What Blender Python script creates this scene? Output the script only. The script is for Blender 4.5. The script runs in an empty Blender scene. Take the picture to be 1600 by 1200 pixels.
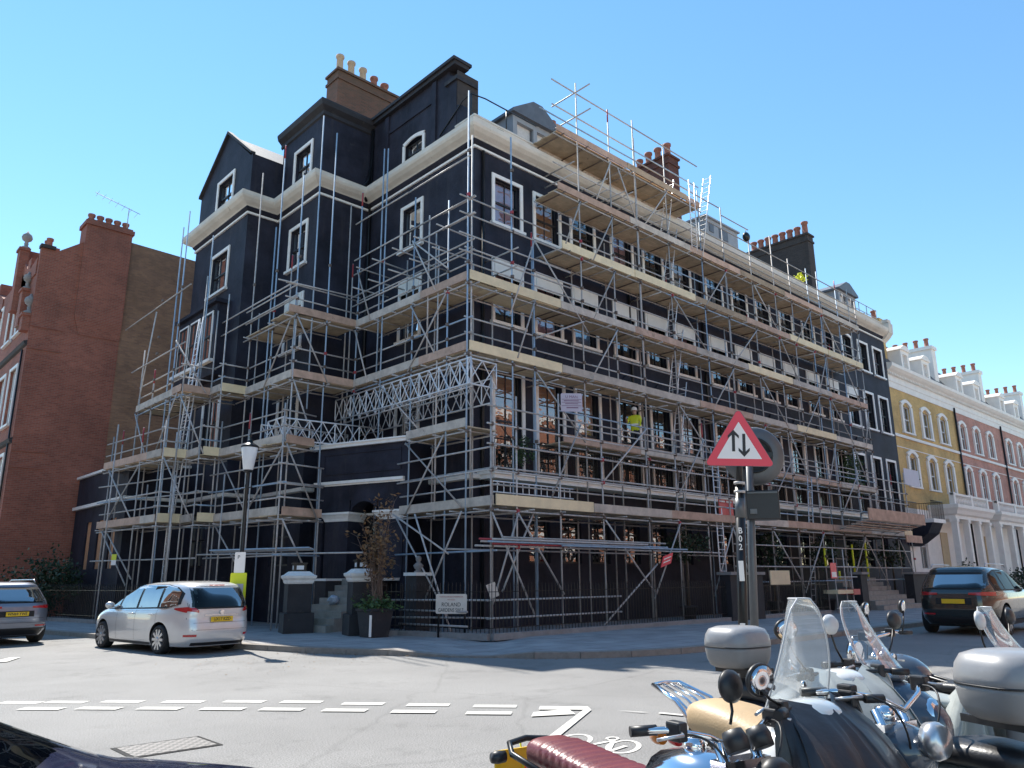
import bpy, bmesh, math, random
from mathutils import Vector, Matrix
R=math.radians
random.seed(7)
scene=bpy.context.scene
# world frame: the corner of the black building is the origin, its long right front runs along +x, its left front along +y
# ---------------- camera
cam=bpy.data.cameras.new('camera'); camo=bpy.data.objects.new('camera',cam); scene.collection.objects.link(camo)
cam.sensor_width=36; cam.lens=27.18; cam.clip_end=2000; cam.clip_start=0.05
YAW,PIT,ROL=R(46.94),R(14.086),R(-0.3925)
rx=Vector((math.sin(YAW),-math.cos(YAW),0)); fh=Vector((math.cos(YAW),math.sin(YAW),0)); kz=Vector((0,0,1))
f3=fh*math.cos(PIT)+kz*math.sin(PIT); u3=-fh*math.sin(PIT)+kz*math.cos(PIT)
A3=rx*math.cos(ROL)+u3*math.sin(ROL); C3=-rx*math.sin(ROL)+u3*math.cos(ROL)
m=Matrix(((A3.x,C3.x,-f3.x,-15.05),(A3.y,C3.y,-f3.y,-17.86),(A3.z,C3.z,-f3.z,1.55),(0,0,0,1)))
camo.matrix_world=m; scene.camera=camo
CAMP=Vector((-15.05,-17.86,1.55))
# ---------------- light
SUN_AZ=Vector((0.19,0.98)).normalized(); SUN_EL=R(53.5)
world=bpy.data.worlds.new('World'); scene.world=world; world.use_nodes=True
nt=world.node_tree; bg=nt.nodes['Background']
sky=nt.nodes.new('ShaderNodeTexSky'); sky.sky_type='NISHITA'; sky.sun_disc=False
sky.sun_elevation=SUN_EL; sky.sun_rotation=math.atan2(SUN_AZ.x,SUN_AZ.y); sky.altitude=0; sky.air_density=1.0; sky.dust_density=0.0; sky.ozone_density=1.0
hsw=nt.nodes.new('ShaderNodeHueSaturation'); hsw.inputs['Hue'].default_value=.490; hsw.inputs['Saturation'].default_value=1.16; hsw.inputs['Value'].default_value=.93
nt.links.new(sky.outputs[0],hsw.inputs['Color']); nt.links.new(hsw.outputs[0],bg.inputs[0]); bg.inputs[1].default_value=0.10
sd=bpy.data.lights.new('sun','SUN'); sd.energy=3.1; sd.angle=R(0.53); sd.color=(1,0.95,0.87)
so=bpy.data.objects.new('sun',sd); scene.collection.objects.link(so)
dirn=Vector((SUN_AZ.x*math.cos(SUN_EL),SUN_AZ.y*math.cos(SUN_EL),math.sin(SUN_EL)))
so.rotation_euler=dirn.to_track_quat('Z','Y').to_euler(); so.location=(0,0,60)
vs=scene.view_settings; vs.view_transform='Standard'; vs.look='None'; vs.gamma=1; vs.exposure=1.4
# ---------------- materials
def lin(h):
    h=h.lstrip('#'); c=[int(h[i:i+2],16)/255 for i in (0,2,4)]
    return tuple(x/12.92 if x<=.04045 else ((x+.055)/1.055)**2.4 for x in c)
def newmat(n):
    m=bpy.data.materials.new(n); m.use_nodes=True; return m,m.node_tree,m.node_tree.nodes['Principled BSDF']
def texco(t,kind='Object'):
    # geometry position: world space, independent of object origin
    g=t.nodes.new('ShaderNodeNewGeometry'); return g.outputs['Position']
def pmat(n,col,rough=.6,metal=0,var=.12,scale=3.0,bump=0.0,bscale=40,col2=None,spots=None,coat=0,spec=None,objvar=0,streak=None):
    m,t,b=newmat(n); N=t.nodes; L=t.links
    pos=texco(t)
    nz=N.new('ShaderNodeTexNoise'); nz.inputs['Scale'].default_value=scale; nz.inputs['Detail'].default_value=6; nz.inputs['Roughness'].default_value=.65
    L.new(pos,nz.inputs['Vector'])
    rp=N.new('ShaderNodeValToRGB'); L.new(nz.outputs['Fac'],rp.inputs['Fac'])
    c1=tuple(max(0,c*(1-var)) for c in col); c2=tuple(min(1,c*(1+var)) for c in (col2 or col))
    rp.color_ramp.elements[0].position=.3; rp.color_ramp.elements[1].position=.72
    rp.color_ramp.elements[0].color=(*c1,1); rp.color_ramp.elements[1].color=(*c2,1)
    out=rp.outputs['Color']
    if spots:   # darker stains: (colour, scale, threshold)
        sc,ss,th=spots
        n2=N.new('ShaderNodeTexNoise'); n2.inputs['Scale'].default_value=ss; n2.inputs['Detail'].default_value=8; n2.inputs['Roughness'].default_value=.7; L.new(pos,n2.inputs['Vector'])
        r2=N.new('ShaderNodeMapRange'); r2.inputs['From Min'].default_value=th; r2.inputs['From Max'].default_value=th+.12; L.new(n2.outputs['Fac'],r2.inputs['Value'])
        mx=N.new('ShaderNodeMix'); mx.data_type='RGBA'; L.new(r2.outputs[0],mx.inputs['Factor']); L.new(out,mx.inputs[6]); mx.inputs[7].default_value=(*sc,1); out=mx.outputs[2]
    if streak:
        mp=N.new('ShaderNodeMapping'); mp.inputs['Scale'].default_value=(1,1,.09); L.new(pos,mp.inputs['Vector']); n4=N.new('ShaderNodeTexNoise'); n4.inputs['Scale'].default_value=3.2; n4.inputs['Detail'].default_value=7; n4.inputs['Roughness'].default_value=.7; L.new(mp.outputs[0],n4.inputs['Vector'])
        r4=N.new('ShaderNodeMapRange'); r4.inputs['From Min'].default_value=streak[1]; r4.inputs['From Max'].default_value=streak[1]+.25; r4.inputs['To Max'].default_value=.8; L.new(n4.outputs['Fac'],r4.inputs['Value'])
        m4=N.new('ShaderNodeMix'); m4.data_type='RGBA'; L.new(r4.outputs[0],m4.inputs['Factor']); L.new(out,m4.inputs[6]); m4.inputs[7].default_value=(*streak[0],1); out=m4.outputs[2]
    if objvar:
        oi=N.new('ShaderNodeObjectInfo'); hs=N.new('ShaderNodeHueSaturation'); mr=N.new('ShaderNodeMapRange')
        mr.inputs['To Min'].default_value=1-objvar; mr.inputs['To Max'].default_value=1+objvar
        L.new(oi.outputs['Random'],mr.inputs['Value']); L.new(mr.outputs[0],hs.inputs['Value']); L.new(out,hs.inputs['Color']); out=hs.outputs['Color']
    L.new(out,b.inputs['Base Color']); b.inputs['Roughness'].default_value=rough; b.inputs['Metallic'].default_value=metal
    if coat: b.inputs['Coat Weight'].default_value=coat; b.inputs['Coat Roughness'].default_value=.05
    if spec is not None: b.inputs['Specular IOR Level'].default_value=spec
    if bump:
        n3=N.new('ShaderNodeTexNoise'); n3.inputs['Scale'].default_value=bscale; n3.inputs['Detail'].default_value=5; L.new(pos,n3.inputs['Vector'])
        bp=N.new('ShaderNodeBump'); bp.inputs['Strength'].default_value=bump; bp.inputs['Distance'].default_value=.02; L.new(n3.outputs['Fac'],bp.inputs['Height']); L.new(bp.outputs[0],b.inputs['Normal'])
    return m
def brickmat(n,c1,c2,mortar,stain=None,axis='xz',sootz=None):
    m,t,b=newmat(n); N=t.nodes; L=t.links
    pos=texco(t); sp=N.new('ShaderNodeSeparateXYZ'); L.new(pos,sp.inputs[0]); cb=N.new('ShaderNodeCombineXYZ')
    ad=N.new('ShaderNodeMath'); ad.operation='ADD'; L.new(sp.outputs['X'],ad.inputs[0]); L.new(sp.outputs['Y'],ad.inputs[1])
    L.new(ad.outputs[0],cb.inputs[0]); L.new(sp.outputs['Z'],cb.inputs[1])
    br=N.new('ShaderNodeTexBrick'); L.new(cb.outputs[0],br.inputs['Vector']); br.inputs['Scale'].default_value=1
    br.inputs['Brick Width'].default_value=.225; br.inputs['Row Height'].default_value=.075; br.inputs['Mortar Size'].default_value=.006
    br.inputs['Color1'].default_value=(*c1,1); br.inputs['Color2'].default_value=(*c2,1); br.inputs['Mortar'].default_value=(*mortar,1); br.inputs['Bias'].default_value=-.1
    nz=N.new('ShaderNodeTexNoise'); nz.inputs['Scale'].default_value=.55; nz.inputs['Detail'].default_value=9; nz.inputs['Roughness'].default_value=.7; L.new(pos,nz.inputs['Vector'])
    mr=N.new('ShaderNodeMapRange'); mr.inputs['From Min'].default_value=.3; mr.inputs['From Max'].default_value=.7; mr.inputs['To Min'].default_value=.68; mr.inputs['To Max'].default_value=1.22; L.new(nz.outputs['Fac'],mr.inputs['Value'])
    hs=N.new('ShaderNodeHueSaturation'); L.new(mr.outputs[0],hs.inputs['Value']); L.new(br.outputs['Color'],hs.inputs['Color']); out=hs.outputs['Color']
    if stain:
        sc,z0,z1=stain
        m3=N.new('ShaderNodeMapRange'); m3.inputs['From Min'].default_value=z0; m3.inputs['From Max'].default_value=z1; L.new(sp.outputs['Z'],m3.inputs['Value'])
        n2=N.new('ShaderNodeTexNoise'); n2.inputs['Scale'].default_value=.8; n2.inputs['Detail'].default_value=8; L.new(pos,n2.inputs['Vector'])
        mu=N.new('ShaderNodeMath'); mu.operation='MULTIPLY'; mu.use_clamp=True; L.new(m3.outputs[0],mu.inputs[0]); L.new(n2.outputs['Fac'],mu.inputs[1])
        mx=N.new('ShaderNodeMix'); mx.data_type='RGBA'; L.new(mu.outputs[0],mx.inputs['Factor']); L.new(out,mx.inputs[6]); mx.inputs[7].default_value=(*sc,1); out=mx.outputs[2]
    L.new(out,b.inputs['Base Color']); b.inputs['Roughness'].default_value=.85
    bp=N.new('ShaderNodeBump'); bp.inputs['Strength'].default_value=.5; bp.inputs['Distance'].default_value=.01; L.new(br.outputs['Fac'],bp.inputs['Height']); bp.invert=True; L.new(bp.outputs[0],b.inputs['Normal'])
    return m
def glassmat(n,tint=(.9,.95,1),refl=.35,rough=.0,fm=1.0,haze=0):
    m=bpy.data.materials.new(n); m.use_nodes=True; t=m.node_tree; N=t.nodes; L=t.links
    for x in list(N): N.remove(x)
    o=N.new('ShaderNodeOutputMaterial'); tr=N.new('ShaderNodeBsdfTransparent'); gl=N.new('ShaderNodeBsdfGlossy'); mx=N.new('ShaderNodeMixShader')
    tr.inputs[0].default_value=(*tint,1); gl.inputs['Roughness'].default_value=rough; gl.inputs[0].default_value=(1,1,1,1)
    fr=N.new('ShaderNodeFresnel'); fr.inputs[0].default_value=1.5
    ma=N.new('ShaderNodeMath'); ma.operation='MULTIPLY_ADD'; L.new(fr.outputs[0],ma.inputs[0]); ma.inputs[1].default_value=fm; ma.inputs[2].default_value=refl; ma.use_clamp=True
    L.new(ma.outputs[0],mx.inputs[0]); L.new(tr.outputs[0],mx.inputs[1]); L.new(gl.outputs[0],mx.inputs[2]); L.new(mx.outputs[0],o.inputs[0])
    if haze:
        df=N.new('ShaderNodeBsdfTranslucent'); df.inputs[0].default_value=(.8,.85,.88,1); d2=N.new('ShaderNodeBsdfDiffuse'); d2.inputs[0].default_value=(.8,.85,.88,1); a1=N.new('ShaderNodeMixShader'); a1.inputs[0].default_value=.5; L.new(df.outputs[0],a1.inputs[1]); L.new(d2.outputs[0],a1.inputs[2]); m2=N.new('ShaderNodeMixShader'); m2.inputs[0].default_value=haze; L.new(mx.outputs[0],m2.inputs[1]); L.new(a1.outputs[0],m2.inputs[2]); L.new(m2.outputs[0],o.inputs[0])
    # old sash glass is slightly wavy
    g=N.new('ShaderNodeNewGeometry'); nz=N.new('ShaderNodeTexNoise'); nz.inputs['Scale'].default_value=1.7; L.new(g.outputs['Position'],nz.inputs['Vector'])
    bp=N.new('ShaderNodeBump'); bp.inputs['Strength'].default_value=.12; bp.inputs['Distance'].default_value=.08; L.new(nz.outputs['Fac'],bp.inputs['Height']); L.new(bp.outputs[0],gl.inputs['Normal'])
    return m
M={}
M['stucco']=pmat('black_painted_stucco',(.028,.029,.043),.6,var=.45,scale=.9,bump=.45,bscale=11,spots=((.045,.045,.052),1.4,.60),streak=((.055,.05,.055),.54),spec=.14)
M['stucco_dusty']=pmat('dusty_black_plinth',(.026,.024,.028),.7,var=.3,scale=2,bump=.3,bscale=25,spots=((.07,.062,.055),3,.6))
M['white']=pmat('white_painted_trim',(.85,.82,.78),.5,var=.08,scale=5,bump=.1)
M['cream']=pmat('bare_cream_cornice',(.66,.62,.55),.8,var=.14,scale=1.1,bump=.5,bscale=18,spots=((.2,.15,.1),1.6,.64))
M['pelmet']=pmat('cream_pelmet',(.80,.77,.70),.5,var=.06)
M['sash']=pmat('dark_sash_paint',(.02,.02,.024),.4,var=.1)
M['sashw']=pmat('white_sash_paint',(.66,.65,.62),.45,var=.06)
M['glass']=glassmat('window_glass',refl=.19)
M['glassd']=glassmat('car_glass',(.22,.27,.27),refl=.01,fm=.4)
M['clear']=glassmat('clear_screen',(.95,.97,.98),refl=.0,fm=.55,haze=.09)
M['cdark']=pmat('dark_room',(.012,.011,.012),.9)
M['cpink']=pmat('pink_curtain',(.52,.30,.33),.9,var=.2,scale=4)
M['cbrown']=pmat('brown_board_blind',(.50,.25,.13),.8,var=.2,scale=4)
M['cwhite']=pmat('white_net_curtain',(.62,.6,.58),.9,var=.12,scale=9)
M['cblue']=pmat('blue_curtain',(.16,.24,.34),.9,var=.2,scale=6)
M['steel']=pmat('galvanised_tube',(.46,.43,.41),.55,.1,var=.22,scale=6,spots=((.2,.15,.12),5,.62),objvar=.22)
M['steelblue']=pmat('sky_lit_blue_tube',(.33,.43,.54),.5,.1,var=.15,scale=5,objvar=.1)  # galvanised tube with the blue of sky light put into its colour
M['steelred']=pmat('red_marked_tube',(.40,.05,.06),.5,.1,var=.2)
M['alu']=pmat('aluminium_beam',(.80,.80,.82),.35,.3,var=.1,scale=4,objvar=.1)
M['coupler']=pmat('rusty_coupler',(.17,.13,.11),.6,.4,var=.3,scale=20)
M['wood']=pmat('weathered_board',(.45,.33,.22),.8,var=.25,scale=2.5,bump=.3,bscale=30,spots=((.16,.11,.08),2.4,.6),objvar=.2)
M['woodnew']=pmat('new_pale_board',(.82,.66,.42),.75,var=.12,scale=2.5,bump=.2,bscale=30,objvar=.06)
M['woodpink']=pmat('pinkish_board',(.52,.35,.26),.8,var=.25,scale=2.5,bump=.2,bscale=30,spots=((.2,.13,.1),2,.62),objvar=.12)
M['woodgrey']=pmat('grey_toe_board',(.52,.45,.38),.8,var=.25,scale=2.5,bump=.2,bscale=30,spots=((.2,.16,.13),2,.62),objvar=.12)
M['deck']=pmat('deck_underside',(.56,.44,.30),.85,var=.22,scale=3,spots=((.12,.09,.07),2,.6),objvar=.15)
M['decknew']=pmat('new_deck_underside',(.70,.58,.40),.85,var=.12,scale=3,objvar=.05)
M['iron']=pmat('black_iron',(.012,.012,.013),.35,.2,var=.3,scale=9)
M['slate']=pmat('slate_roof',(.07,.075,.085),.6,var=.3,scale=5,bump=.2)
M['lead']=pmat('lead_sheet',(.13,.14,.16),.5,.2,var=.2,scale=3)
M['leadlight']=pmat('grey_plant_box',(.30,.32,.35),.6,var=.1)
M['pot']=pmat('terracotta_pot',(.30,.125,.09),.8,var=.3,scale=9)
M['potpale']=pmat('pale_pot',(.5,.38,.26),.8,var=.2,scale=9)
M['redbrick']=brickmat('red_brick',(.38,.115,.07),(.27,.08,.05),(.30,.20,.15),((.10,.05,.04),12,22))
M['brownbrick']=brickmat('brown_stock_brick',(.36,.19,.105),(.25,.13,.08),(.28,.18,.13),((.025,.022,.018),12,20))
M['chimbrick']=brickmat('mixed_chimney_brick',(.24,.10,.065),(.14,.075,.05),(.15,.12,.10),((.09,.07,.045),19.5,22))
M['sootbrick']=brickmat('sooty_brick',(.055,.045,.042),(.035,.03,.03),(.07,.06,.055))
M['dredbrick']=brickmat('dark_red_chimney_brick',(.14,.045,.03),(.08,.03,.025),(.09,.07,.06))
M['yellowbrick']=brickmat('yellow_stock_brick',(.66,.43,.15),(.56,.36,.13),(.55,.42,.25))
M['roughred']=brickmat('pinkish_red_brick',(.56,.26,.19),(.48,.21,.16),(.55,.42,.36))
M['orangebrick']=brickmat('orange_brick',(.45,.17,.09),(.36,.13,.07),(.35,.26,.2))
M['stonewhite']=pmat('white_painted_stone',(.84,.80,.74),.6,var=.07,scale=2,bump=.15)
M['step']=pmat('stone_step',(.30,.28,.25),.8,var=.2,scale=4,bump=.3)
M['plinthstone']=pmat('grey_plinth_stone',(.27,.25,.24),.8,var=.2,scale=4,bump=.3)
M['leaf']=pmat('green_leaf',(.05,.10,.03),.6,var=.4,scale=8)
M['leafdark']=pmat('dark_leaf',(.022,.045,.018),.6,var=.4,scale=8)
M['leafdry']=pmat('dry_brown_leaf',(.20,.12,.06),.8,var=.4,scale=12)
M['twig']=pmat('bare_twig',(.17,.115,.09),.9,var=.2)
M['bark']=pmat('bark',(.09,.065,.045),.9,var=.3,scale=12,bump=.4)
M['rubber']=pmat('tyre_rubber',(.015,.015,.016),.75,var=.2,scale=20,bump=.1)
M['chrome']=pmat('chrome',(.75,.76,.78),.12,1.0,var=.04)
M['alloy']=pmat('silver_alloy',(.55,.56,.58),.3,.8,var=.05)
M['plasticb']=pmat('black_plastic',(.018,.018,.02),.45,var=.15,scale=15)
M['greyplastic']=pmat('grey_plastic',(.22,.22,.22),.45,var=.08)
M['lgrey']=pmat('light_grey_plastic',(.5,.5,.5),.35,var=.05,coat=.3)
M['silver']=pmat('silver_car_paint',(.64,.64,.64),.3,.4,var=.03,coat=1)
M['bluegrey']=pmat('grey_blue_car_paint',(.20,.22,.27),.28,.5,var=.03,coat=1)
M['darkcar']=pmat('dark_green_black_car_paint',(.02,.025,.024),.2,.2,var=.05,coat=1)
M['navycar']=pmat('dark_blue_car_paint',(.02,.026,.075),.22,.3,var=.04,coat=1)
M['redlens']=pmat('red_lens',(.45,.01,.015),.12,var=.05,coat=1)
M['amber']=pmat('amber_lens',(.6,.18,.02),.15,var=.05,coat=1)
M['yplate']=pmat('yellow_number_plate',(.80,.50,.02),.4,var=.03)
M['black']=pmat('flat_black',(.008,.008,.009),.6,var=.1)
M['maroon']=pmat('maroon_leather',(.16,.035,.04),.38,var=.15,scale=6,bump=.15,bscale=90)
M['tan']=pmat('tan_leather',(.50,.35,.19),.5,var=.1,scale=5,bump=.15,bscale=90)
M['tread']=pmat('iron_tread_plate',(.2,.19,.18),.5,.3,var=.2,scale=20)
M['casegrey']=pmat('dusty_grey_case',(.27,.27,.275),.4,var=.12,scale=6,coat=.2)
M['seatblack']=pmat('black_vinyl',(.02,.02,.022),.4,var=.15,bump=.1,bscale=90)
M['apron']=pmat('black_waterproof_fabric',(.028,.027,.030),.38,var=.3,scale=3,bump=.35,bscale=9)
M['coverfab']=pmat('grey_waterproof_fabric',(.36,.38,.36),.4,var=.2,scale=3,bump=.35,bscale=9)
M['whitebike']=pmat('white_bike_paint',(.68,.68,.66),.2,var=.03,coat=1)
M['bluebike']=pmat('dusty_dark_blue_bike_paint',(.045,.06,.085),.38,var=.05,coat=1)
M['redbike']=pmat('red_bike_paint',(.45,.02,.03),.2,var=.04,coat=1)
M['signred']=pmat('sign_red',(.80,.06,.09),.4,var=.03)
M['signwhite']=pmat('sign_white',(.90,.85,.80),.45,var=.03)
M['signcream']=pmat('sign_cream',(.70,.62,.54),.5,var=.05,scale=7)
M['signgrey']=pmat('sign_back_grey',(.12,.125,.13),.45,.4,var=.12,scale=5)
M['text']=pmat('lettering_black',(.03,.03,.03),.6,var=.05)
M['textred']=pmat('lettering_red',(.45,.10,.09),.6,var=.05)
M['textpurple']=pmat('lettering_purple',(.20,.10,.18),.6,var=.05)
M['yellow']=pmat('safety_yellow',(.72,.75,.03),.5,var=.06)
M['lilac']=pmat('lilac_white_board',(.52,.48,.56),.5,var=.06)
M['lampglass']=pmat('milky_lantern_glass',(.74,.77,.80),.25,var=.08,scale=4)
M['bag']=pmat('pale_blue_bag',(.45,.52,.62),.5,var=.2,scale=20)
M['paint']=pmat('road_marking_white',(.60,.58,.53),.7,var=.15,scale=6,bump=.15,bscale=80,spots=((.27,.26,.25),16,.60))
M['kerb']=pmat('granite_kerb',(.27,.24,.21),.8,var=.2,scale=7,bump=.25)
M['skin']=pmat('skin',(.45,.27,.19),.6,var=.05)
M['denim']=pmat('dark_trousers',(.03,.035,.05),.9,var=.2)
M['hose']=pmat('red_plastic_barrier',(.55,.10,.09),.5,var=.08)
# asphalt: fine aggregate, patches, tar seams
def asphalt():
    m,t,b=newmat('worn_asphalt'); N=t.nodes; L=t.links; pos=texco(t)
    a=N.new('ShaderNodeTexNoise'); a.inputs['Scale'].default_value=.35; a.inputs['Detail'].default_value=7; a.inputs['Roughness'].default_value=.6; L.new(pos,a.inputs['Vector'])
    r=N.new('ShaderNodeValToRGB'); L.new(a.outputs['Fac'],r.inputs['Fac']); r.color_ramp.elements[0].position=.32; r.color_ramp.elements[0].color=(.185,.18,.172,1); r.color_ramp.elements[1].position=.7; r.color_ramp.elements[1].color=(.25,.243,.232,1)
    s=N.new('ShaderNodeTexNoise'); s.inputs['Scale'].default_value=70; s.inputs['Detail'].default_value=2; L.new(pos,s.inputs['Vector'])
    mr=N.new('ShaderNodeMapRange'); mr.inputs['From Min'].default_value=.3; mr.inputs['From Max'].default_value=.7; mr.inputs['To Min'].default_value=.5; mr.inputs['To Max'].default_value=1.5; L.new(s.outputs['Fac'],mr.inputs['Value'])
    hs=N.new('ShaderNodeHueSaturation'); L.new(mr.outputs[0],hs.inputs['Value']); L.new(r.outputs['Color'],hs.inputs['Color'])
    # cracks and joints
    v=N.new('ShaderNodeTexVoronoi'); v.feature='DISTANCE_TO_EDGE'; v.inputs['Scale'].default_value=.22
    wn=N.new('ShaderNodeTexNoise'); wn.inputs['Scale'].default_value=1.2; wn.inputs['Detail'].default_value=5; L.new(pos,wn.inputs['Vector'])
    mxv=N.new('ShaderNodeMix'); mxv.data_type='VECTOR'; mxv.inputs['Factor'].default_value=.25; L.new(pos,mxv.inputs[4]); L.new(wn.outputs['Color'],mxv.inputs[5]); L.new(mxv.outputs[1],v.inputs['Vector'])
    cr=N.new('ShaderNodeMapRange'); cr.inputs['From Min'].default_value=.0; cr.inputs['From Max'].default_value=.006; cr.inputs['To Min'].default_value=.86; cr.inputs['To Max'].default_value=1; L.new(v.outputs['Distance'],cr.inputs['Value'])
    h2=N.new('ShaderNodeHueSaturation'); L.new(cr.outputs[0],h2.inputs['Value']); L.new(hs.outputs['Color'],h2.inputs['Color'])
    n5=N.new('ShaderNodeTexNoise'); n5.inputs['Scale'].default_value=.9; n5.inputs['Detail'].default_value=9; n5.inputs['Roughness'].default_value=.75; L.new(pos,n5.inputs['Vector']); r5=N.new('ShaderNodeMapRange'); r5.inputs['From Min'].default_value=.54; r5.inputs['From Max'].default_value=.72; r5.inputs['To Min'].default_value=1.0; r5.inputs['To Max'].default_value=.62; L.new(n5.outputs['Fac'],r5.inputs['Value']); h3=N.new('ShaderNodeHueSaturation'); L.new(r5.outputs[0],h3.inputs['Value']); L.new(h2.outputs['Color'],h3.inputs['Color'])
    L.new(h3.outputs['Color'],b.inputs['Base Color']); b.inputs['Roughness'].default_value=.82
    bp=N.new('ShaderNodeBump'); bp.inputs['Strength'].default_value=.5; bp.inputs['Distance'].default_value=.006; L.new(s.outputs['Fac'],bp.inputs['Height']); L.new(bp.outputs[0],b.inputs['Normal'])
    return m
M['asphalt']=asphalt()
def paving():
    m,t,b=newmat('paving_slabs'); N=t.nodes; L=t.links; pos=texco(t)
    br=N.new('ShaderNodeTexBrick'); L.new(pos,br.inputs['Vector']); br.inputs['Scale'].default_value=1; br.inputs['Brick Width'].default_value=.9; br.inputs['Row Height'].default_value=.6; br.inputs['Mortar Size'].default_value=.008
    br.inputs['Color1'].default_value=(.36,.35,.345,1); br.inputs['Color2'].default_value=(.30,.29,.29,1); br.inputs['Mortar'].default_value=(.09,.085,.08,1)
    nz=N.new('ShaderNodeTexNoise'); nz.inputs['Scale'].default_value=1.5; nz.inputs['Detail'].default_value=8; L.new(pos,nz.inputs['Vector'])
    mr=N.new('ShaderNodeMapRange'); mr.inputs['From Min'].default_value=.3; mr.inputs['From Max'].default_value=.7; mr.inputs['To Min'].default_value=.8; mr.inputs['To Max'].default_value=1.15; L.new(nz.outputs['Fac'],mr.inputs['Value'])
    hs=N.new('ShaderNodeHueSaturation'); L.new(mr.outputs[0],hs.inputs['Value']); L.new(br.outputs['Color'],hs.inputs['Color']); L.new(hs.outputs['Color'],b.inputs['Base Color']); b.inputs['Roughness'].default_value=.8
    return m
M['paving']=paving()
# ---------------- object helpers
OFF={}
def empty(name,label,cat,loc=(0,0,0),rz=0,group=None,kind=None):
    o=bpy.data.objects.new(name,None); scene.collection.objects.link(o); o.location=loc; o.rotation_euler=(0,0,rz); o.empty_display_size=.3
    o['label']=label; o['category']=cat
    if group: o['group']=group
    if kind: o['kind']=kind
    OFF[o]=(Vector(loc),rz); return o
def tag(o,label,cat,group=None):
    o['label']=label; o['category']=cat
    if group: o['group']=group
    return o
class MB:
    def __init__(s): s.v=[]; s.f=[]; s.sm=[]
    def poly(s,pts,sm=False):
        i=len(s.v); s.v+= [Vector(p) for p in pts]; s.f.append(tuple(range(i,i+len(pts)))); s.sm.append(sm)
    def box(s,a,b,ax=None,c=None):
        # a,b min/max corners; optional axes ax=(X,Y,Z vectors) about point c
        x0,y0,z0=a; x1,y1,z1=b
        P=[Vector((x,y,z)) for z in (z0,z1) for y in (y0,y1) for x in (x0,x1)]
        if ax: P=[Vector(c)+ax[0]*p.x+ax[1]*p.y+ax[2]*p.z for p in P]
        i=len(s.v); s.v+=P
        for f in ((0,2,3,1),(4,5,7,6),(0,1,5,4),(2,6,7,3),(0,4,6,2),(1,3,7,5)): s.f.append(tuple(i+k for k in f)); s.sm.append(False)
    def prism(s,pts,z0,z1):
        n=len(pts); i=len(s.v); s.v+=[Vector((p[0],p[1],z0)) for p in pts]+[Vector((p[0],p[1],z1)) for p in pts]
        s.f.append(tuple(i+k for k in reversed(range(n)))); s.f.append(tuple(i+n+k for k in range(n))); s.sm+=[False]*2
        for k in range(n): s.f.append((i+k,i+(k+1)%n,i+n+(k+1)%n,i+n+k)); s.sm.append(False)
    def extr(s,pts,d):
        # closed polygon of 3d points extruded by vector d
        n=len(pts); i=len(s.v); d=Vector(d); s.v+=[Vector(p) for p in pts]+[Vector(p)+d for p in pts]
        s.f.append(tuple(i+k for k in reversed(range(n)))); s.f.append(tuple(i+n+k for k in range(n))); s.sm+=[False]*2
        for k in range(n): s.f.append((i+k,i+(k+1)%n,i+n+(k+1)%n,i+n+k)); s.sm.append(False)
    def tube(s,p0,p1,r,n=8,r1=None,caps=True):
        p0=Vector(p0); p1=Vector(p1); d=(p1-p0)
        if d.length<1e-6: return
        d.normalize(); a=d.cross(Vector((0,0,1)))
        if a.length<1e-3: a=d.cross(Vector((1,0,0)))
        a.normalize(); b=d.cross(a); i=len(s.v); r1=r if r1 is None else r1
        for p,q in ((p0,r),(p1,r1)):
            for k in range(n):
                t=2*math.pi*k/n; s.v.append(p+a*math.cos(t)*q+b*math.sin(t)*q)
        for k in range(n): s.f.append((i+k,i+(k+1)%n,i+n+(k+1)%n,i+n+k)); s.sm.append(True)
        if caps: s.f.append(tuple(i+k for k in reversed(range(n)))); s.f.append(tuple(i+n+k for k in range(n))); s.sm+=[False]*2
    def path(s,pts,r,n=8):
        pts=[Vector(p) for p in pts]; rr=r if isinstance(r,(list,tuple)) else [r]*len(pts)
        prev=None; i0=len(s.v); a=None
        for k,p in enumerate(pts):
            d=((pts[min(k+1,len(pts)-1)]-pts[max(k-1,0)])).normalized()
            if a is None:
                a=d.cross(Vector((0,0,1)))
                if a.length<1e-3: a=d.cross(Vector((1,0,0)))
            a=(a-d*a.dot(d)).normalized(); b=d.cross(a)
            for j in range(n):
                t=2*math.pi*j/n; s.v.append(p+a*math.cos(t)*rr[k]+b*math.sin(t)*rr[k])
        for k in range(len(pts)-1):
            for j in range(n): s.f.append((i0+k*n+j,i0+k*n+(j+1)%n,i0+(k+1)*n+(j+1)%n,i0+(k+1)*n+j)); s.sm.append(True)
        s.f.append(tuple(i0+j for j in reversed(range(n)))); s.f.append(tuple(i0+(len(pts)-1)*n+j for j in range(n))); s.sm+=[False]*2
    def lathe(s,c,prof,n=16,sm=True,ax=None):
        # prof: list of (r,h); axis z by default, or ax=(dir)
        c=Vector(c); d=Vector(ax).normalized() if ax else Vector((0,0,1)); a=d.cross(Vector((0,0,1)))
        if a.length<1e-3: a=Vector((1,0,0))
        a.normalize(); b=d.cross(a); i=len(s.v)
        for r,h in prof:
            for k in range(n):
                t=2*math.pi*k/n; s.v.append(c+d*h+a*math.cos(t)*r+b*math.sin(t)*r)
        for j in range(len(prof)-1):
            for k in range(n): s.f.append((i+j*n+k,i+j*n+(k+1)%n,i+(j+1)*n+(k+1)%n,i+(j+1)*n+k)); s.sm.append(sm)
        s.f.append(tuple(i+k for k in reversed(range(n)))); s.f.append(tuple(i+(len(prof)-1)*n+k for k in range(n))); s.sm+=[False]*2
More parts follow.
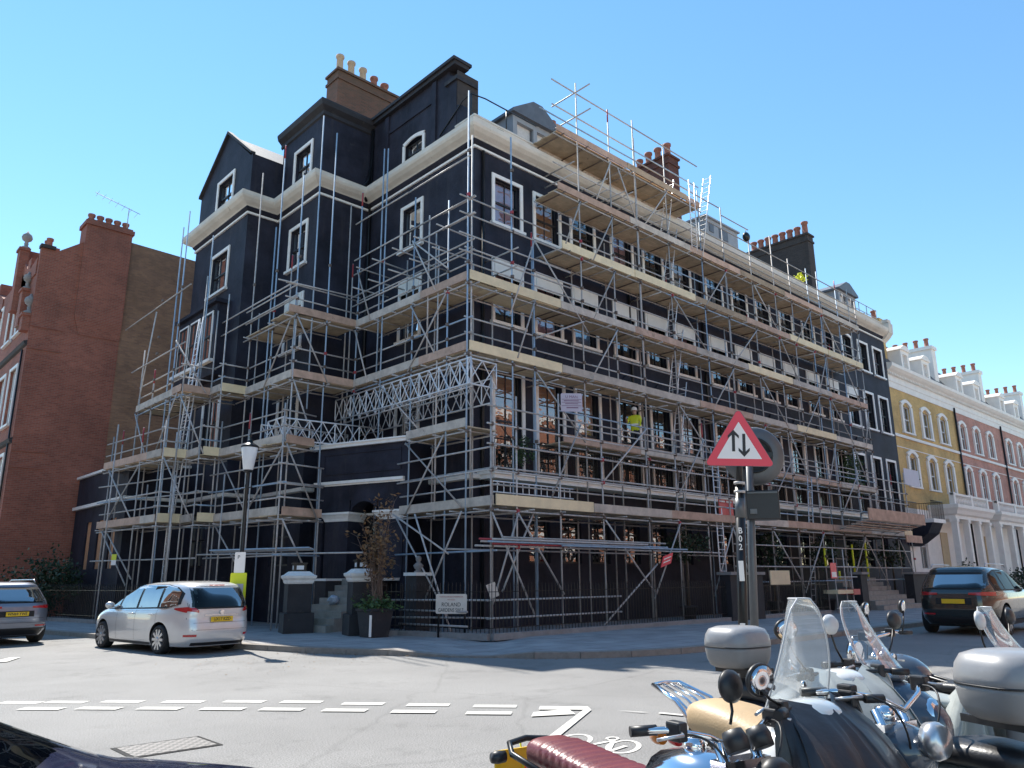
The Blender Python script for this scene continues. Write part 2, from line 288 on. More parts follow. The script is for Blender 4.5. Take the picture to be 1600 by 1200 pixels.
    def loft(s,secs,sm=True,close=True,caps=True):
        n=len(secs[0]); i=len(s.v)
        for sec in secs: s.v+=[Vector(p) for p in sec]
        m=n if close else n-1
        for j in range(len(secs)-1):
            for k in range(m): s.f.append((i+j*n+k,i+j*n+(k+1)%n,i+(j+1)*n+(k+1)%n,i+(j+1)*n+k)); s.sm.append(sm)
        if caps and close:
            s.f.append(tuple(i+k for k in reversed(range(n)))); s.f.append(tuple(i+(len(secs)-1)*n+k for k in range(n))); s.sm+=[False]*2
    def sphere(s,c,r,sc=(1,1,1),n=12,m=8):
        c=Vector(c); i=len(s.v)
        for j in range(m+1):
            ph=math.pi*j/m
            for k in range(n):
                t=2*math.pi*k/n; s.v.append(c+Vector((math.sin(ph)*math.cos(t)*r*sc[0],math.sin(ph)*math.sin(t)*r*sc[1],math.cos(ph)*r*sc[2])))
        for j in range(m):
            for k in range(n): s.f.append((i+j*n+k,i+(j+1)*n+k,i+(j+1)*n+(k+1)%n,i+j*n+(k+1)%n)); s.sm.append(True)
    def build(s,name,mat,parent=None,local=False,bevel=0,kind=None,subd=0):
        me=bpy.data.meshes.new(name); off=Vector((0,0,0)); rz=0
        if parent is not None and not local:
            off,rz=OFF.get(parent,(Vector((0,0,0)),0))
        vs=s.v
        if off.length>0 or rz:
            rm=Matrix.Rotation(-rz,3,'Z'); vs=[rm@(v-off) for v in vs]
        me.from_pydata([tuple(v) for v in vs],[],s.f); me.polygons.foreach_set('use_smooth',s.sm)
        me.materials.append(M[mat] if isinstance(mat,str) else mat); me.update()
        o=bpy.data.objects.new(name,me); scene.collection.objects.link(o)
        if parent is not None: o.parent=parent; OFF[o]=(off,rz)
        else: OFF[o]=(Vector((0,0,0)),0)
        if kind: o['kind']=kind
        if bevel:
            md=o.modifiers.new('bevel','BEVEL'); md.width=bevel; md.segments=2; md.limit_method='ANGLE'; md.angle_limit=R(40)
        if subd:
            md=o.modifiers.new('sub','SUBSURF'); md.levels=subd; md.render_levels=subd
        return o
def textmesh(txt,size,loc,xdir,ydir,mat,parent,name='lettering',depth=.002,font=None,align='CENTER',space=1.0,sx=1.0,bold=0,local=False):
    cu=bpy.data.curves.new(name,'FONT'); cu.body=txt; cu.size=size; cu.align_x=align; cu.align_y='CENTER'; cu.extrude=depth; cu.space_character=space; cu.offset=bold
    o=bpy.data.objects.new(name,cu); scene.collection.objects.link(o)
    dg=bpy.context.evaluated_depsgraph_get(); me=bpy.data.meshes.new_from_object(o.evaluated_get(dg)); bpy.data.objects.remove(o)
    X=Vector(xdir).normalized(); Y=Vector(ydir).normalized(); Z=X.cross(Y)
    off,rz=(Vector((0,0,0)),0)
    if parent is not None and not local: off,rz=OFF.get(parent,(Vector((0,0,0)),0))
    rm=Matrix.Rotation(-rz,3,'Z')
    for v in me.vertices:
        p=Vector(loc)+X*v.co.x*sx+Y*v.co.y+Z*v.co.z; v.co=rm@(p-off)
    me.materials.clear(); me.materials.append(M[mat])
    q=bpy.data.objects.new(name,me); scene.collection.objects.link(q)
    if parent is not None: q.parent=parent; OFF[q]=(off,rz)
    return q
def struct(o): o['kind']='structure'; return o
# a wall with rectangular holes. O: base point (x,y), D: unit direction along the wall, Nn: outward normal
def wall(mb,O,D,Nn,u0,u1,z0,z1,holes,depth=.18):
    O=Vector((O[0],O[1],0)); D=Vector((D[0],D[1],0)); Nn=Vector((Nn[0],Nn[1],0))
    P=lambda u,z,d=0: O+D*u+kz*z-Nn*d
    us=sorted({u0,u1,*[h[0] for h in holes],*[h[1] for h in holes]}); zs=sorted({z0,z1,*[h[2] for h in holes],*[h[3] for h in holes]})
    us=[u for u in us if u0<=u<=u1]; zs=[z for z in zs if z0<=z<=z1]
    for a,b in zip(us,us[1:]):
        for c,d in zip(zs,zs[1:]):
            mu,mz=(a+b)/2,(c+d)/2
            if any(h[0]<mu<h[1] and h[2]<mz<h[3] for h in holes): continue
            mb.poly([P(a,c),P(b,c),P(b,d),P(a,d)])
    for a,b,c,d in holes:
        mb.poly([P(a,c),P(a,c,depth),P(a,d,depth),P(a,d)]); mb.poly([P(b,c),P(b,d),P(b,d,depth),P(b,c,depth)])
        mb.poly([P(a,d),P(a,d,depth),P(b,d,depth),P(b,d)]); mb.poly([P(a,c),P(b,c),P(b,c,depth),P(a,c,depth)])
class Fr:
    'local wall frame: u along, z up, d outwards'
    def __init__(s,O,D,Nn): s.O=Vector((O[0],O[1],0)); s.D=Vector((D[0],D[1],0)); s.N=Vector((Nn[0],Nn[1],0))
    def p(s,u,z,d=0): return s.O+s.D*u+kz*z+s.N*d
    def bar(s,mb,u0,u1,z0,z1,d0,d1): mb.box((u0,d0,z0),(u1,d1,z1),(s.D,s.N,kz),s.O)
def window(fr,par,u0,u1,z0,z1,style='sash',cols=2,rows=2,surround='white',sw=.13,sill=True,curtain='cdark',pelmet=0,sash='sash',depth=.18,mid=True,ccover=1.0,name='window',arch=0,lab=None,glass='glass',proud=.05):
    'hole u0..u1,z0..z1 ; surround is proud of the wall, sash sits in the reveal'
    mb=MB(); w=sw
    if surround:
        fr.bar(mb,u0-w,u0,z0,z1+(0 if arch else w),.002,proud); fr.bar(mb,u1,u1+w,z0,z1+(0 if arch else w),.002,proud)
        if not arch: fr.bar(mb,u0,u1,z1,z1+w,.002,proud)
        else:
            n=8; out=[];inn=[]
            for k in range(n+1):
                t=k/n; u=u0-w+(u1-u0+2*w)*t; ui=u0+(u1-u0)*t; h=math.sin(math.pi*t)*arch
                out.append(fr.p(u,z1+w*.55+h+.02,.002)); inn.append(fr.p(ui,z1+h-.04,.002))
            for k in range(n): mb.extr([inn[k],inn[k+1],out[k+1],out[k]],fr.N*(proud-.002))
    else: fr.bar(mb,u0,u0+.02,z0,z1,-depth,-.02)
    win=mb.build(name,surround or sash,par)
    if lab: win['label']=lab
    mb=MB(); t=.045; d0,d1=-depth+.02,-depth+.07; zm=(z0+z1)/2
    for (a,b,c,d) in ((u0,u0+t,z0,z1),(u1-t,u1,z0,z1),(u0+t,u1-t,z0,z0+t*1.4),(u0+t,u1-t,z1-t,z1)): fr.bar(mb,a,b,c,d,d0,d1)
    if mid: fr.bar(mb,u0+t,u1-t,zm-.03,zm+.03,d0-.012,d1+.012)
    for k in range(1,cols): uu=u0+(u1-u0)*k/cols; fr.bar(mb,uu-.014,uu+.014,z0+t*1.4,z1-t,d0+.01,d1-.008)
    if rows>2 or not mid:
        for k in range(1,rows):
            zz=z0+(z1-z0)*k/rows
            if mid and abs(zz-zm)<.05: continue
            fr.bar(mb,u0+t,u1-t,zz-.012,zz+.012,d0+.012,d1-.01)
    mb.build('sash_frame',sash,win)
    mb=MB(); mb.poly([fr.p(u0,z0,-depth+.03),fr.p(u1,z0,-depth+.03),fr.p(u1,z1,-depth+.03),fr.p(u0,z1,-depth+.03)]); mb.build('pane',glass,win)
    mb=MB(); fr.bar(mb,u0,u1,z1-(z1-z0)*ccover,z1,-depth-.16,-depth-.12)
    c=mb.build('curtain' if curtain!='cdark' else 'dark_room_sheet',curtain,win)  # without a curtain: near-black sheet standing in for the unlit room
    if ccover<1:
        mb=MB(); fr.bar(mb,u0,u1,z0,z1,-depth-.24,-depth-.2); mb.build('dark_room_sheet','cdark',win)
    if sill:
        mb=MB(); fr.bar(mb,u0-w-.06,u1+w+.06,z0-.1,z0,-.02,.13); mb.build('sill',surround or sash,win)
    if pelmet:
        mb=MB(); fr.bar(mb,u0-.03,u1+.03,z1-pelmet,z1+w-.03,.052,.085); mb.build('pelmet_box','pelmet',win)
    return win
def band(mb,path,prof,closed=False):
    'sweep profile [(out,z)] along plan path [(x,y)], outward = right-hand side of travel'
    n=len(path); secs=[]
    for i,p in enumerate(path):
        p=Vector((p[0],p[1])); nn=[]
        if i>0: d=(p-Vector(path[i-1])).normalized(); nn.append(Vector((d.y,-d.x)))
        if i<n-1: d=(Vector(path[i+1])-p).normalized(); nn.append(Vector((d.y,-d.x)))
        if len(nn)==2:
            m_=(nn[0]+nn[1]); m_/=max(.3,(1+nn[0].dot(nn[1])))
        else: m_=nn[0]
        secs.append([Vector((p.x+m_.x*o,p.y+m_.y*o,z)) for o,z in prof])
    mb.loft(secs,sm=False)
def pots(fr_pts,par,name,mat,r=.13,h=.75):
    for p in fr_pts:
        mb=MB(); mb.lathe(p,[(r*1.25,0),(r*1.25,.06),(r,.1),(r*.9,h-.14),(r*1.2,h-.1),(r*1.2,h),(r*.8,h),(r*.8,h-.2)],12); mb.build('chimney_pot',mat,par)
# ================= SETTING: ground, pavements, roads
def build_ground():
    mb=MB(); mb.poly([(-260,-260,-.012),(400,-260,-.012),(400,300,-.012),(-260,300,-.012)]); g=mb.build('ground','asphalt'); struct(g)
    mb=MB(); N=40
    mb.poly([(-60,-60,0),(110,-60,0),(110,70,0),(-60,70,0)]); struct(mb.build('road','asphalt'))
    kerbline=[(-15.2,45),(-12.3,30),(-9.3,12.9),(-8.2,6.4),(-6.95,0.4),(-6.3,-1.9),(-5.4,-3.7),(-4.7,-4.95),(-4.28,-5.55),(-3.75,-6.35),(-3.1,-7.0),(-2.2,-7.55),(-1.0,-7.9),(0.4,-8.05),(3,-8.1),(20,-8.1),(45,-8.1),(90,-8.1)]
    # drop the kerb between two points of the corner
    def kh(i): return .03 if 7<=i<=8 else .12
    n=len(kerbline)
    mb=MB(); inner=[]
    for i,p in enumerate(kerbline):
        a=Vector(kerbline[max(i-1,0)]); b=Vector(kerbline[min(i+1,n-1)]); d=(b-a).normalized(); nn=Vector((-d.y,d.x)); inner.append((p[0]+nn.x*.3,p[1]+nn.y*.3))
    for i in range(n-1):
        p,q=kerbline[i],kerbline[i+1]; ip,iq=inner[i],inner[i+1]; h0,h1=kh(i),kh(i+1)
        L=(Vector(q)-Vector(p)).length; k=max(1,int(L/.95))
        for j in range(k):
            t0,t1=(j+.006)/k,(j+1-.006)/k
            A=Vector(p).lerp(Vector(q),t0); B=Vector(p).lerp(Vector(q),t1); Ci=Vector(ip).lerp(Vector(iq),t1); Di=Vector(ip).lerp(Vector(iq),t0); ha=h0+(h1-h0)*t0; hb=h0+(h1-h0)*t1
            i0=len(mb.v); mb.v+=[Vector((*A,-.01)),Vector((*B,-.01)),Vector((*Ci,-.01)),Vector((*Di,-.01)),Vector((*A,ha)),Vector((*B,hb)),Vector((*Ci,hb)),Vector((*Di,ha))]
            for f in ((4,5,6,7),(0,1,5,4),(1,2,6,5),(3,0,4,7)): mb.f.append(tuple(i0+x for x in f)); mb.sm.append(False)
    struct(mb.build('kerb','kerb'))
    mb=MB(); top=[Vector((*inner[i],kh(i)-.004)) for i in range(n)]
    far=[]
    for i in range(n):
        far.append(Vector((4,max(2,kerbline[i][1]+5),.116)) if i<9 else Vector((max(4,kerbline[i][0]+1.5),2.0,.116)))
    for i in range(n-1): mb.poly([top[i],top[i+1],far[i+1],far[i]])
    mb.poly([(4,2,.116),(90,2,.116),(90,50,.116),(4,50,.116)])
    struct(mb.build('pavement','paving'))
    # near side pavement where the photographer stands
    mb=MB(); mb.box((-90,-30,-.02),(110,-17.3,.12)); struct(mb.build('near_pavement','paving'))
    # markings
    QZ=[.0035]
    def quad(pts,name='road_marking'):
        QZ[0]+=.0005; m_=MB(); m_.poly([(x,y,QZ[0]) for x,y in pts]); return struct(m_.build(name,'paint'))
    ctr=[(-12.37,-5.52),(-11.75,-6.2),(-11.1,-6.65),(-10.5,-7.22),(-9.97,-7.77),(-9.48,-8.44),(-8.97,-9.14),(-8.46,-9.85)]
    up=[((-12.61,-5.52),(-12.34,-5.8),(-12.19,-5.49),(-12.49,-5.27)),((-12.11,-5.96),(-11.68,-6.02)),((-11.6,-6.45),(-11.16,-6.54)),((-11.03,-6.84),(-10.57,-7.07)),((-10.46,-7.41),(-10.01,-7.64)),((-9.95,-7.94),(-9.5,-8.24)),((-9.46,-8.66),(-9.01,-8.96)),((-8.94,-9.33),(-8.48,-9.65)),((-8.45,-10.04),(-7.91,-10.31))]
    # two rows of give-way dashes across the mouth of the side street
    P0=Vector((-12.25,-5.5)); P1=Vector((-8.15,-10.0)); d=(P1-P0).normalized(); w=Vector((-d.y,d.x))   # w points away from the camera
    def dash(c,L,W):
        c=Vector(c); return quad([tuple(c-d*L/2-w*W/2),tuple(c+d*L/2-w*W/2),tuple(c+d*L/2+w*W/2),tuple(c-d*L/2+w*W/2)])
    for c in [(-12.95,-4.85),(-12.36,-5.48),(-11.93,-5.88),(-11.38,-6.37),(-10.82,-6.98),(-10.24,-7.54),(-9.73,-8.12),(-9.24,-8.82),(-8.72,-9.5),(-8.2,-10.18)]: dash(c,.54,.2)
    for c in [(-12.9,-5.55),(-12.3,-6.28),(-11.78,-6.78),(-11.24,-7.34),(-10.7,-7.94),(-10.2,-8.5),(-9.69,-9.12),(-9.16,-9.8),(-8.6,-10.52)]: dash(c,.54,.2)
    quad([(-8.02,-10.77),(-7.83,-10.6),(-7.44,-11.03),(-7.6,-11.22)])
    quad([(-8.42,-11.05),(-8.2,-10.86),(-7.74,-11.0),(-7.95,-11.3)])
    quad([(-7.6,-11.24),(-7.44,-11.04),(-9.9,-12.45),(-9.98,-12.62)])
    quad([(-7.42,-11.46),(-7.38,-11.55),(-7.26,-11.84),(-7.32,-11.78)]); quad([(-7.24,-11.95),(-7.16,-11.93),(-7.1,-12.22),(-7.18,-12.24)])
    # turning arrow tail at the far left edge
    quad([(-11.9,.9),(-11.35,.75),(-10.95,1.6),(-11.1,1.75),(-11.45,1.15),(-12.0,1.2)])
    # bicycle symbol
    m_=MB(); O=Vector((-9.03,-12.55)); X=Vector((.50,-.87)).normalized(); Y=Vector((.87,.5)).normalized()
    WZ=[.004]
    def w2(u,v): q=O+X*u+Y*v; return (q.x,q.y,WZ[0])
    def ring(cu,cv,ru,rv,t,n=28,a0=0,a1=2*math.pi):
        WZ[0]+=.0006
        for k in range(n):
            a=a0+(a1-a0)*k/n; b=a0+(a1-a0)*(k+1)/n
            m_.poly([w2(cu+math.cos(a)*ru,cv+math.sin(a)*rv),w2(cu+math.cos(b)*ru,cv+math.sin(b)*rv),w2(cu+math.cos(b)*(ru-t),cv+math.sin(b)*(rv-t)),w2(cu+math.cos(a)*(ru-t),cv+math.sin(a)*(rv-t))])
    def st(a,b,t=.05):
        WZ[0]+=.0006; a=Vector(a); b=Vector(b); dd=(b-a).normalized(); nn=Vector((-dd.y,dd.x))*t/2
        m_.poly([w2(*(a+nn)),w2(*(b+nn)),w2(*(b-nn)),w2(*(a-nn))])
    ring(-.24,.14,.175,.33,.05); ring(.27,-.02,.165,.31,.05)
    st((-.24,.10),(-.16,-.32)); st((-.24,-.30),(-.08,-.34)); st((-.16,-.22),(.13,.22)); st((-.18,-.24),(.17,-.30)); st((.13,.26),(.17,-.30)); st((.17,-.30),(.29,.0)); st((.17,-.32),(.10,-.62)); st((.10,-.62),(-.02,-.66),.05)
    ring(.11,.30,.07,.09,.03,12)
    struct(m_.build('bicycle_symbol','paint'))
    t=empty('manhole_cover','iron manhole cover with a chequered tread set in the road near the dark blue car','manhole cover',(-12.0,-9.72,0.0))
    mb=MB(); mb.box((-12.42,-10.02,.001),(-11.58,-9.42,.006)); mb.build('rim','iron',t)
    mb=MB(); mb.box((-12.38,-9.98,.002),(-11.62,-9.46,.009)); tp=mb.build('tread','tread',t)
    m_=M['tread']; T_=m_.node_tree; b_=T_.nodes['Principled BSDF']; g_=T_.nodes.new('ShaderNodeNewGeometry'); ck=T_.nodes.new('ShaderNodeTexChecker'); ck.inputs['Scale'].default_value=18; ck.inputs['Color1'].default_value=(.20,.19,.185,1); ck.inputs['Color2'].default_value=(.09,.09,.09,1); T_.links.new(g_.outputs['Position'],ck.inputs['Vector']); T_.links.new(ck.outputs['Color'],b_.inputs['Base Color'])
    mb=MB(); rr=random.Random(3)
    for k in range(500):
        t_=rr.random()
        x=-6.6+3.4*t_+rr.gauss(0,.22); y=-1.8-5.0*t_+rr.gauss(0,.28)
        if k>330: x=rr.uniform(-9.5,-5.5); y=rr.uniform(-5,-1)
        a=rr.random()*6.28; s=rr.uniform(.008,.028); z=.012+rr.random()*.01
        mb.poly([(x+math.cos(a)*s,y+math.sin(a)*s,z),(x+math.cos(a+2)*s,y+math.sin(a+2)*s,z+.008),(x+math.cos(a+4)*s,y+math.sin(a+4)*s,z)])
    o=mb.build('dry_leaf_litter','leafdry'); tag(o,'scattered dry brown leaves and grit lying in the gutter along the corner kerb','leaf litter'); o['kind']='stuff'
build_ground()
# ================= THE BLACK BUILDING
B=empty('black_building','five storey black painted corner building wrapped in scaffolding, cream cornice and white window frames','building',(0,0,0))
FR=Fr((0,0),(1,0),(0,-1)); FL0=Fr((0,0),(0,1),(-1,0)); FL1=Fr((-2.2,0),(0,1),(-1,0)); FL2=Fr((-3.5,0),(0,1),(-1,0))
X0=[.74,2.69,4.6,6.92,8.94,10.94,13.46,15.6,17.74,20.0,22.39,24.61,27.07,29.2,31.27]
def cols_h(rows): return rows
holesR=[]; wins=[]
rc=random.Random(11)
curt=['cdark','cdark','cwhite','cpink','cblue','cdark','cbrown','cdark']
for i,x in enumerate(X0):
    far=i>=13
    a,b=x+.13,x+1.32
    c3='cpink' if i==0 else ('cbrown' if i==1 else rc.choice(curt))
    wins.append((a,b,13.17,14.85,dict(curtain=c3,ccover=(1 if i<2 else rc.choice([1,.45,.6])),arch=.12 if i==12 else 0)))
    if far: wins.append((a,b,9.72,11.8,dict(curtain='cwhite',ccover=rc.choice([.5,.7]),cols=2,rows=4)))
    else: wins.append((a,b,9.68,11.78,dict(pelmet=.5,curtain=['cpink','cpink','cblue','cdark','cdark','cpink','cblue','cdark','cblue','cdark','cblue','cwhite','cblue'][i],ccover=rc.choice([.6,.75,1]))))
    wins.append((a,b,4.85,8.0,dict(rows=4,sill=False,curtain=['cbrown','cbrown','cbrown','cdark','cdark','cwhite','cdark','cdark','cwhite','cdark','cdark','cbrown','cdark','cwhite','cpink'][i],ccover=[.45,.35,.5,1,1,.9,1,1,.8,1,1,.7,1,.9,.9][i])))
    g0=[2.35,3.85,5.35,7.05,8.7,10.35,13.3,15.6,17.9,20.1,22.4,24.7,27.3,29.3,31.3][i]
    wins.append((g0,g0+.95,2.0,4.05,dict(surround=None,rows=2,sill=False,curtain='cwhite' if i in (4,5,8,12) else 'cdark',ccover=.35 if i in (4,5,8,12) else 1)))
mb=MB(); wall(mb,(0,0),(1,0),(0,-1),0,33.3,-.1,16.3,[(w[0],w[1],w[2],w[3]) for w in wins])
w_=mb.build('right_wall','stucco',B); OFF[w_]=OFF[B]
for w in wins: window(FR,B,w[0],w[1],w[2],w[3],**w[4])
# left fronts
LW=[]
def lwin(fr,u0,u1,z0,z1,**k): LW.append((fr,u0,u1,z0,z1,k))
lwin(FL0,2.96,4.08,16.62,17.5,arch=.12,curtain='cwhite',ccover=.8,rows=2); lwin(FL0,2.96,4.08,13.15,14.8,curtain='cbrown',ccover=.7); lwin(FL0,2.96,4.08,9.7,11.85,curtain='cdark',pelmet=.45)
lwin(FL0,2.9,4.1,6.3,8.0,curtain='cdark',sill=False)
lwin(FL0,2.3,3.3,2.1,4.0,surround=None,sill=False)
lwin(FL1,7.3,8.55,16.75,18.2,curtain='cwhite',ccover=.4); lwin(FL1,7.3,8.55,13.15,14.8,curtain='cbrown',ccover=.9); lwin(FL1,7.3,8.5,9.8,11.85,curtain='cdark',pelmet=.4); lwin(FL1,7.2,8.6,6.0,8.3,curtain='cdark'); 
lwin(FL2,11.5,13.0,16.7,18.15,curtain='cwhite',ccover=.45); lwin(FL2,11.35,12.95,12.95,14.65,curtain='cbrown',ccover=.8,cols=3)
lwin(FL2,11.0,12.4,6.2,8.6,curtain='cblue',ccover=.5); lwin(FL2,11.2,12.7,2.0,4.0,surround=None,sill=False); lwin(FL1,7.2,8.6,2.0,4.0,surround=None,sill=False)
for nm,fr,O,u0,u1,z1 in (('left_wall',FL0,(0,0),0,6.45,16.3),('bay_wall',FL1,(-2.2,0),6.45,9.75,19.5),('end_wall',FL2,(-3.5,0),9.75,15.0,16.3)):
    hs=[(a,b,c,d) for f,a,b,c,d,k in LW if f is fr and d<z1+.01]
    mb=MB(); wall(mb,O,(0,1),(-1,0),u0,u1,-.1,z1,hs); o=mb.build(nm,'stucco',B); OFF[o]=OFF[B]
# return walls facing the camera side
mb=MB(); mb.box((-2.197,6.45,-.1),(0.3,6.75,19.49)); mb.build('return_wall','stucco',B)
mb=MB(); mb.box((-3.497,9.75,-.1),(-1.9,10.0,18.29)); mb.build('return_wall','stucco',B)
# attic wall over the left front (pier, raking end)
mb=MB(); wall(mb,(0,0),(0,1),(-1,0),1.45,6.45,16.3,19.6,[(2.96,4.08,16.62,17.6)])
mb.box((.3,1.5,16.3),(.95,8.8,19.5)); mb.box((.004,1.45,16.3),(.95,1.5,19.59))
mb.extr([(-.02,1.0,16.3),(-.02,1.47,16.3),(-.02,1.47,19.2),(-.02,1.0,18.9)],(1.0,0,0))
mb.extr([(-.01,-.1,16.3),(-.01,1.0,16.3),(-.01,1.0,17.75),(-.01,.7,17.6),(-.01,0.0,16.7)],(.35,0,0))
mb.build('attic_wall','stucco',B)
mb=MB(); mb.box((.0,.965,17.5),(.96,1.0,19.15)); mb.build('bare_pier_face','sootbrick',B)
mb=MB(); mb.box((-.16,.95,19.35),(.5,6.45,19.5)); mb.box((-.24,.9,19.5),(.6,6.45,19.62)); mb.box((-.1,.9,18.75),(.9,1.6,18.9)); mb.build('attic_coping','stucco_dusty',B)
mb=MB(); mb.box((-.07,2.15,16.4),(-.001,2.4,19.3)); mb.box((-.07,5.2,16.4),(-.001,5.45,19.3)); mb.box((-.05,2.4,18.5),(-.001,5.2,18.62)); mb.build('attic_pilaster','stucco',B)
mb=MB(); mb.box((-1.9,6.8,16.3),(1.5,9.7,19.4)); mb.build('bay_attic','stucco',B)
mb=MB(); band(mb,[(-2.2,9.9),(-2.2,6.45),(0,6.45)],[(0,19.0),(.06,19.05),(.06,19.2),(.22,19.35),(.26,19.5),(.26,19.58),(0,19.6)]); mb.build('bay_cornice','stucco_dusty',B)
# gabled end
mb=MB(); wall(mb,(-3.5,0),(0,1),(-1,0),9.75,15.0,16.3,18.3,[(11.5,13.0,16.7,18.15)])
mb.poly([(-3.5,9.95,18.3),(-3.5,14.9,18.3),(-3.5,12.35,20.3)]); mb.poly([(-3.5,15,16.3),(-3.5,15,18.3),(0,15,18.3),(0,15,16.3)]); mb.poly([(-3.5,15,-.1),(-3.5,15,16.3),(0,15,16.3),(0,15,-.1)])
mb.build('gable_wall','stucco',B)
mb=MB(); mb.extr([(-3.62,9.7,18.25),(-3.62,9.7,18.36),(-3.62,12.35,20.47),(-3.62,15.05,18.36),(-3.62,15.05,18.25),(-3.62,12.35,20.33)],(.2,0,0)); mb.build('gable_coping','stucco_dusty',B)
mb=MB(); mb.poly([(-3.45,9.8,18.3),(-3.45,12.35,20.3),(.5,12.35,20.3),(.5,9.8,18.3)]); mb.poly([(-3.45,14.9,18.3),(-3.45,12.35,20.3),(.5,12.35,20.3),(.5,14.9,18.3)]); mb.build('gable_roof','slate',B)
for f,a,b,c,d,k in LW: window(f,B,a,b,c,d,**k)
# projecting oriel under the gable
mb=MB(); mb.box((-3.95,10.85,9.2),(-3.5,14.8,9.75)); mb.box((-3.95,10.85,11.85),(-3.5,14.8,12.1)); mb.box((-3.95,10.85,9.75),(-3.5,11.05,11.85)); mb.box((-3.95,14.6,9.75),(-3.5,14.8,11.85)); mb.box((-4.1,10.7,12.1),(-3.5,14.95,12.25)); mb.box((-3.7,11.05,9.75),(-3.6,14.6,11.85))
mb.build('oriel','stucco',B)
FO=Fr((-3.95,0),(0,1),(-1,0))
for u in (11.2,12.5,13.7): window(FO,B,u,u+.85,9.85,11.75,curtain='cblue',ccover=.4,depth=.02,sw=.08,sill=False,proud=.04)
mb=MB(); mb.box((-4.12,10.8,9.68),(-3.96,14.9,9.8)); mb.build('oriel_sill','white',B)
# solid core and roofs: they keep the rooms dark and cast the building's shadow
mb=MB(); mb.prism([(-3.0,14.9),(-3.0,10.3),(-1.7,10.3),(-1.7,7.0),(.46,7.0),(.46,.46),(33.2,.46),(33.2,13),(0,14.9)],-.1,16.25); mb.build('core','black',B)
mb=MB(); mb.poly([(33.3,0,-.1),(33.3,14,-.1),(33.3,14,16.3),(33.3,0,16.3)]); mb.poly([(33.3,0,16.3),(33.3,.4,16.9),(33.3,2.2,18.9),(33.3,12,18.9),(33.3,12,16.3)]); mb.build('party_wall','stucco',B)
mb=MB(); mb.poly([(1.2,.5,16.3),(33.3,.5,16.3),(33.3,1.9,18.4),(1.6,1.9,18.4)]); mb.poly([(1.6,1.9,18.4),(33.3,1.9,18.4),(33.3,12,18.9),(1.6,12,18.9)]); mb.poly([(.9,1.6,18.0),(1.62,1.9,18.4),(1.62,8,18.4),(.9,8,18.4)]); mb.poly([(.3,.5,16.3),(1.2,.5,16.3),(1.6,1.9,18.4),(.3,1.9,17.2)]); mb.build('mansard_roof','slate',B)
# cornices and strings
PATH=[(-1.5,15.0),(-3.5,15.0),(-3.5,9.75),(-2.2,9.75),(-2.2,6.45),(0,6.45),(0,0),(33.3,0)]
mb=MB(); band(mb,PATH,[(.0,15.9),(.14,15.9),(.18,15.94),(.34,16.02),(.46,16.12),(.5,16.2),(.5,16.36),(0,16.38)]); mb.build('cornice','cream',B)
mb=MB(); band(mb,PATH,[(.003,15.76),(.05,15.76),(.13,15.85),(.13,15.9),(.003,15.9)]); mb.build('cornice_bed_moulding','stucco',B)
mb=MB(); band(mb,[(0,.9),(0,0),(33.3,0)],[(-.25,16.33),(.12,16.33),(.13,16.72),(.16,16.74),(.16,16.8),(-.25,16.82)]); mb.build('blocking_course','cream',B)
for xx in (.0,): pass
mb=MB(); band(mb,PATH,[(.002,15.63),(.07,15.63),(.07,15.71),(.002,15.72)]); mb.build('string_course','white',B)
mb=MB(); band(mb,[(33.0,-.02),(33.6,-.02)],[(.0,15.6),(.3,15.85),(.5,16.1),(.53,16.7),(0,16.75)]); mb.box((33.0,-.5,16.75),(33.5,-.1,16.95)); mb.build('cornice_end_block','cream',B)
mb=MB()   # ragged broken patches on the blocking course
for x,z,w,h in ((3.1,16.5,.5,.12),(5.4,16.45,.6,.2),(5.9,16.3,.25,.25),(6.3,16.4,.4,.12),(.9,16.6,.3,.08)): FR.bar(mb,x,x+w,z,z+h,.13,.137)
mb.build('rust_patch','bark',B)
# painted letter marks left on the cornice
textmesh('LTR',.34,(2.35,-.139,16.52),(1,0,0),(0,0,1),'bark',B,'painted_letters')
textmesh('A.f.L',.4,(6.2,-.139,16.55),(1,0,0),(0,0,1),'bark',B,'painted_letters')
# balcony over the ground floor
mb=MB(); mb.box((.2,-.75,4.45),(33.3,-.001,4.58)); mb.box((.15,-.82,4.58),(33.3,-.001,4.68)); mb.build('balcony_slab','white',B)
mb=MB(); z0,z1=4.68,5.65
mb.tube((.25,-.7,z1),(33.2,-.7,z1),.022,6); mb.tube((.25,-.7,z0+.1),(33.2,-.7,z0+.1),.016,6)
x=.25
while x<33.2: mb.tube((x,-.7,z0),(x,-.7,z1),.011,4,caps=False); x+=.13
mb.build('balcony_railing','iron',B)
mb=MB(); band(mb,[(-.001,3.1),(0,.0),(.2,0)],[(0,4.45),(.1,4.48),(.12,4.6),(0,4.65)]); mb.build('string_course','white',B)
for x in X0[:13]:
    mb=MB(); mb.extr([(x+.2,-.004,8.55),(x+1.25,-.004,8.55),(x+.72,-.004,9.1)],(0,-.05,0)); mb.build('pediment_moulding','stucco',B)
mb=MB(); mb.tube((.32,-.07,.1),(.32,-.07,15.6),.055,8); mb.tube((0-.08,6.3,4.6),(-.08,6.3,19.2),.06,8); mb.tube((7.9,-.07,4.7),(7.9,-.07,15.6),.05,8); mb.tube((13.0,-.07,4.7),(13.0,-.07,15.6),.05,8)
mb.path([(-.3,6.2,15.9),(-.62,6.05,16.3),(-.25,6.25,16.8),(-.1,6.3,17.5)],.055); mb.build('downpipe','iron',B)
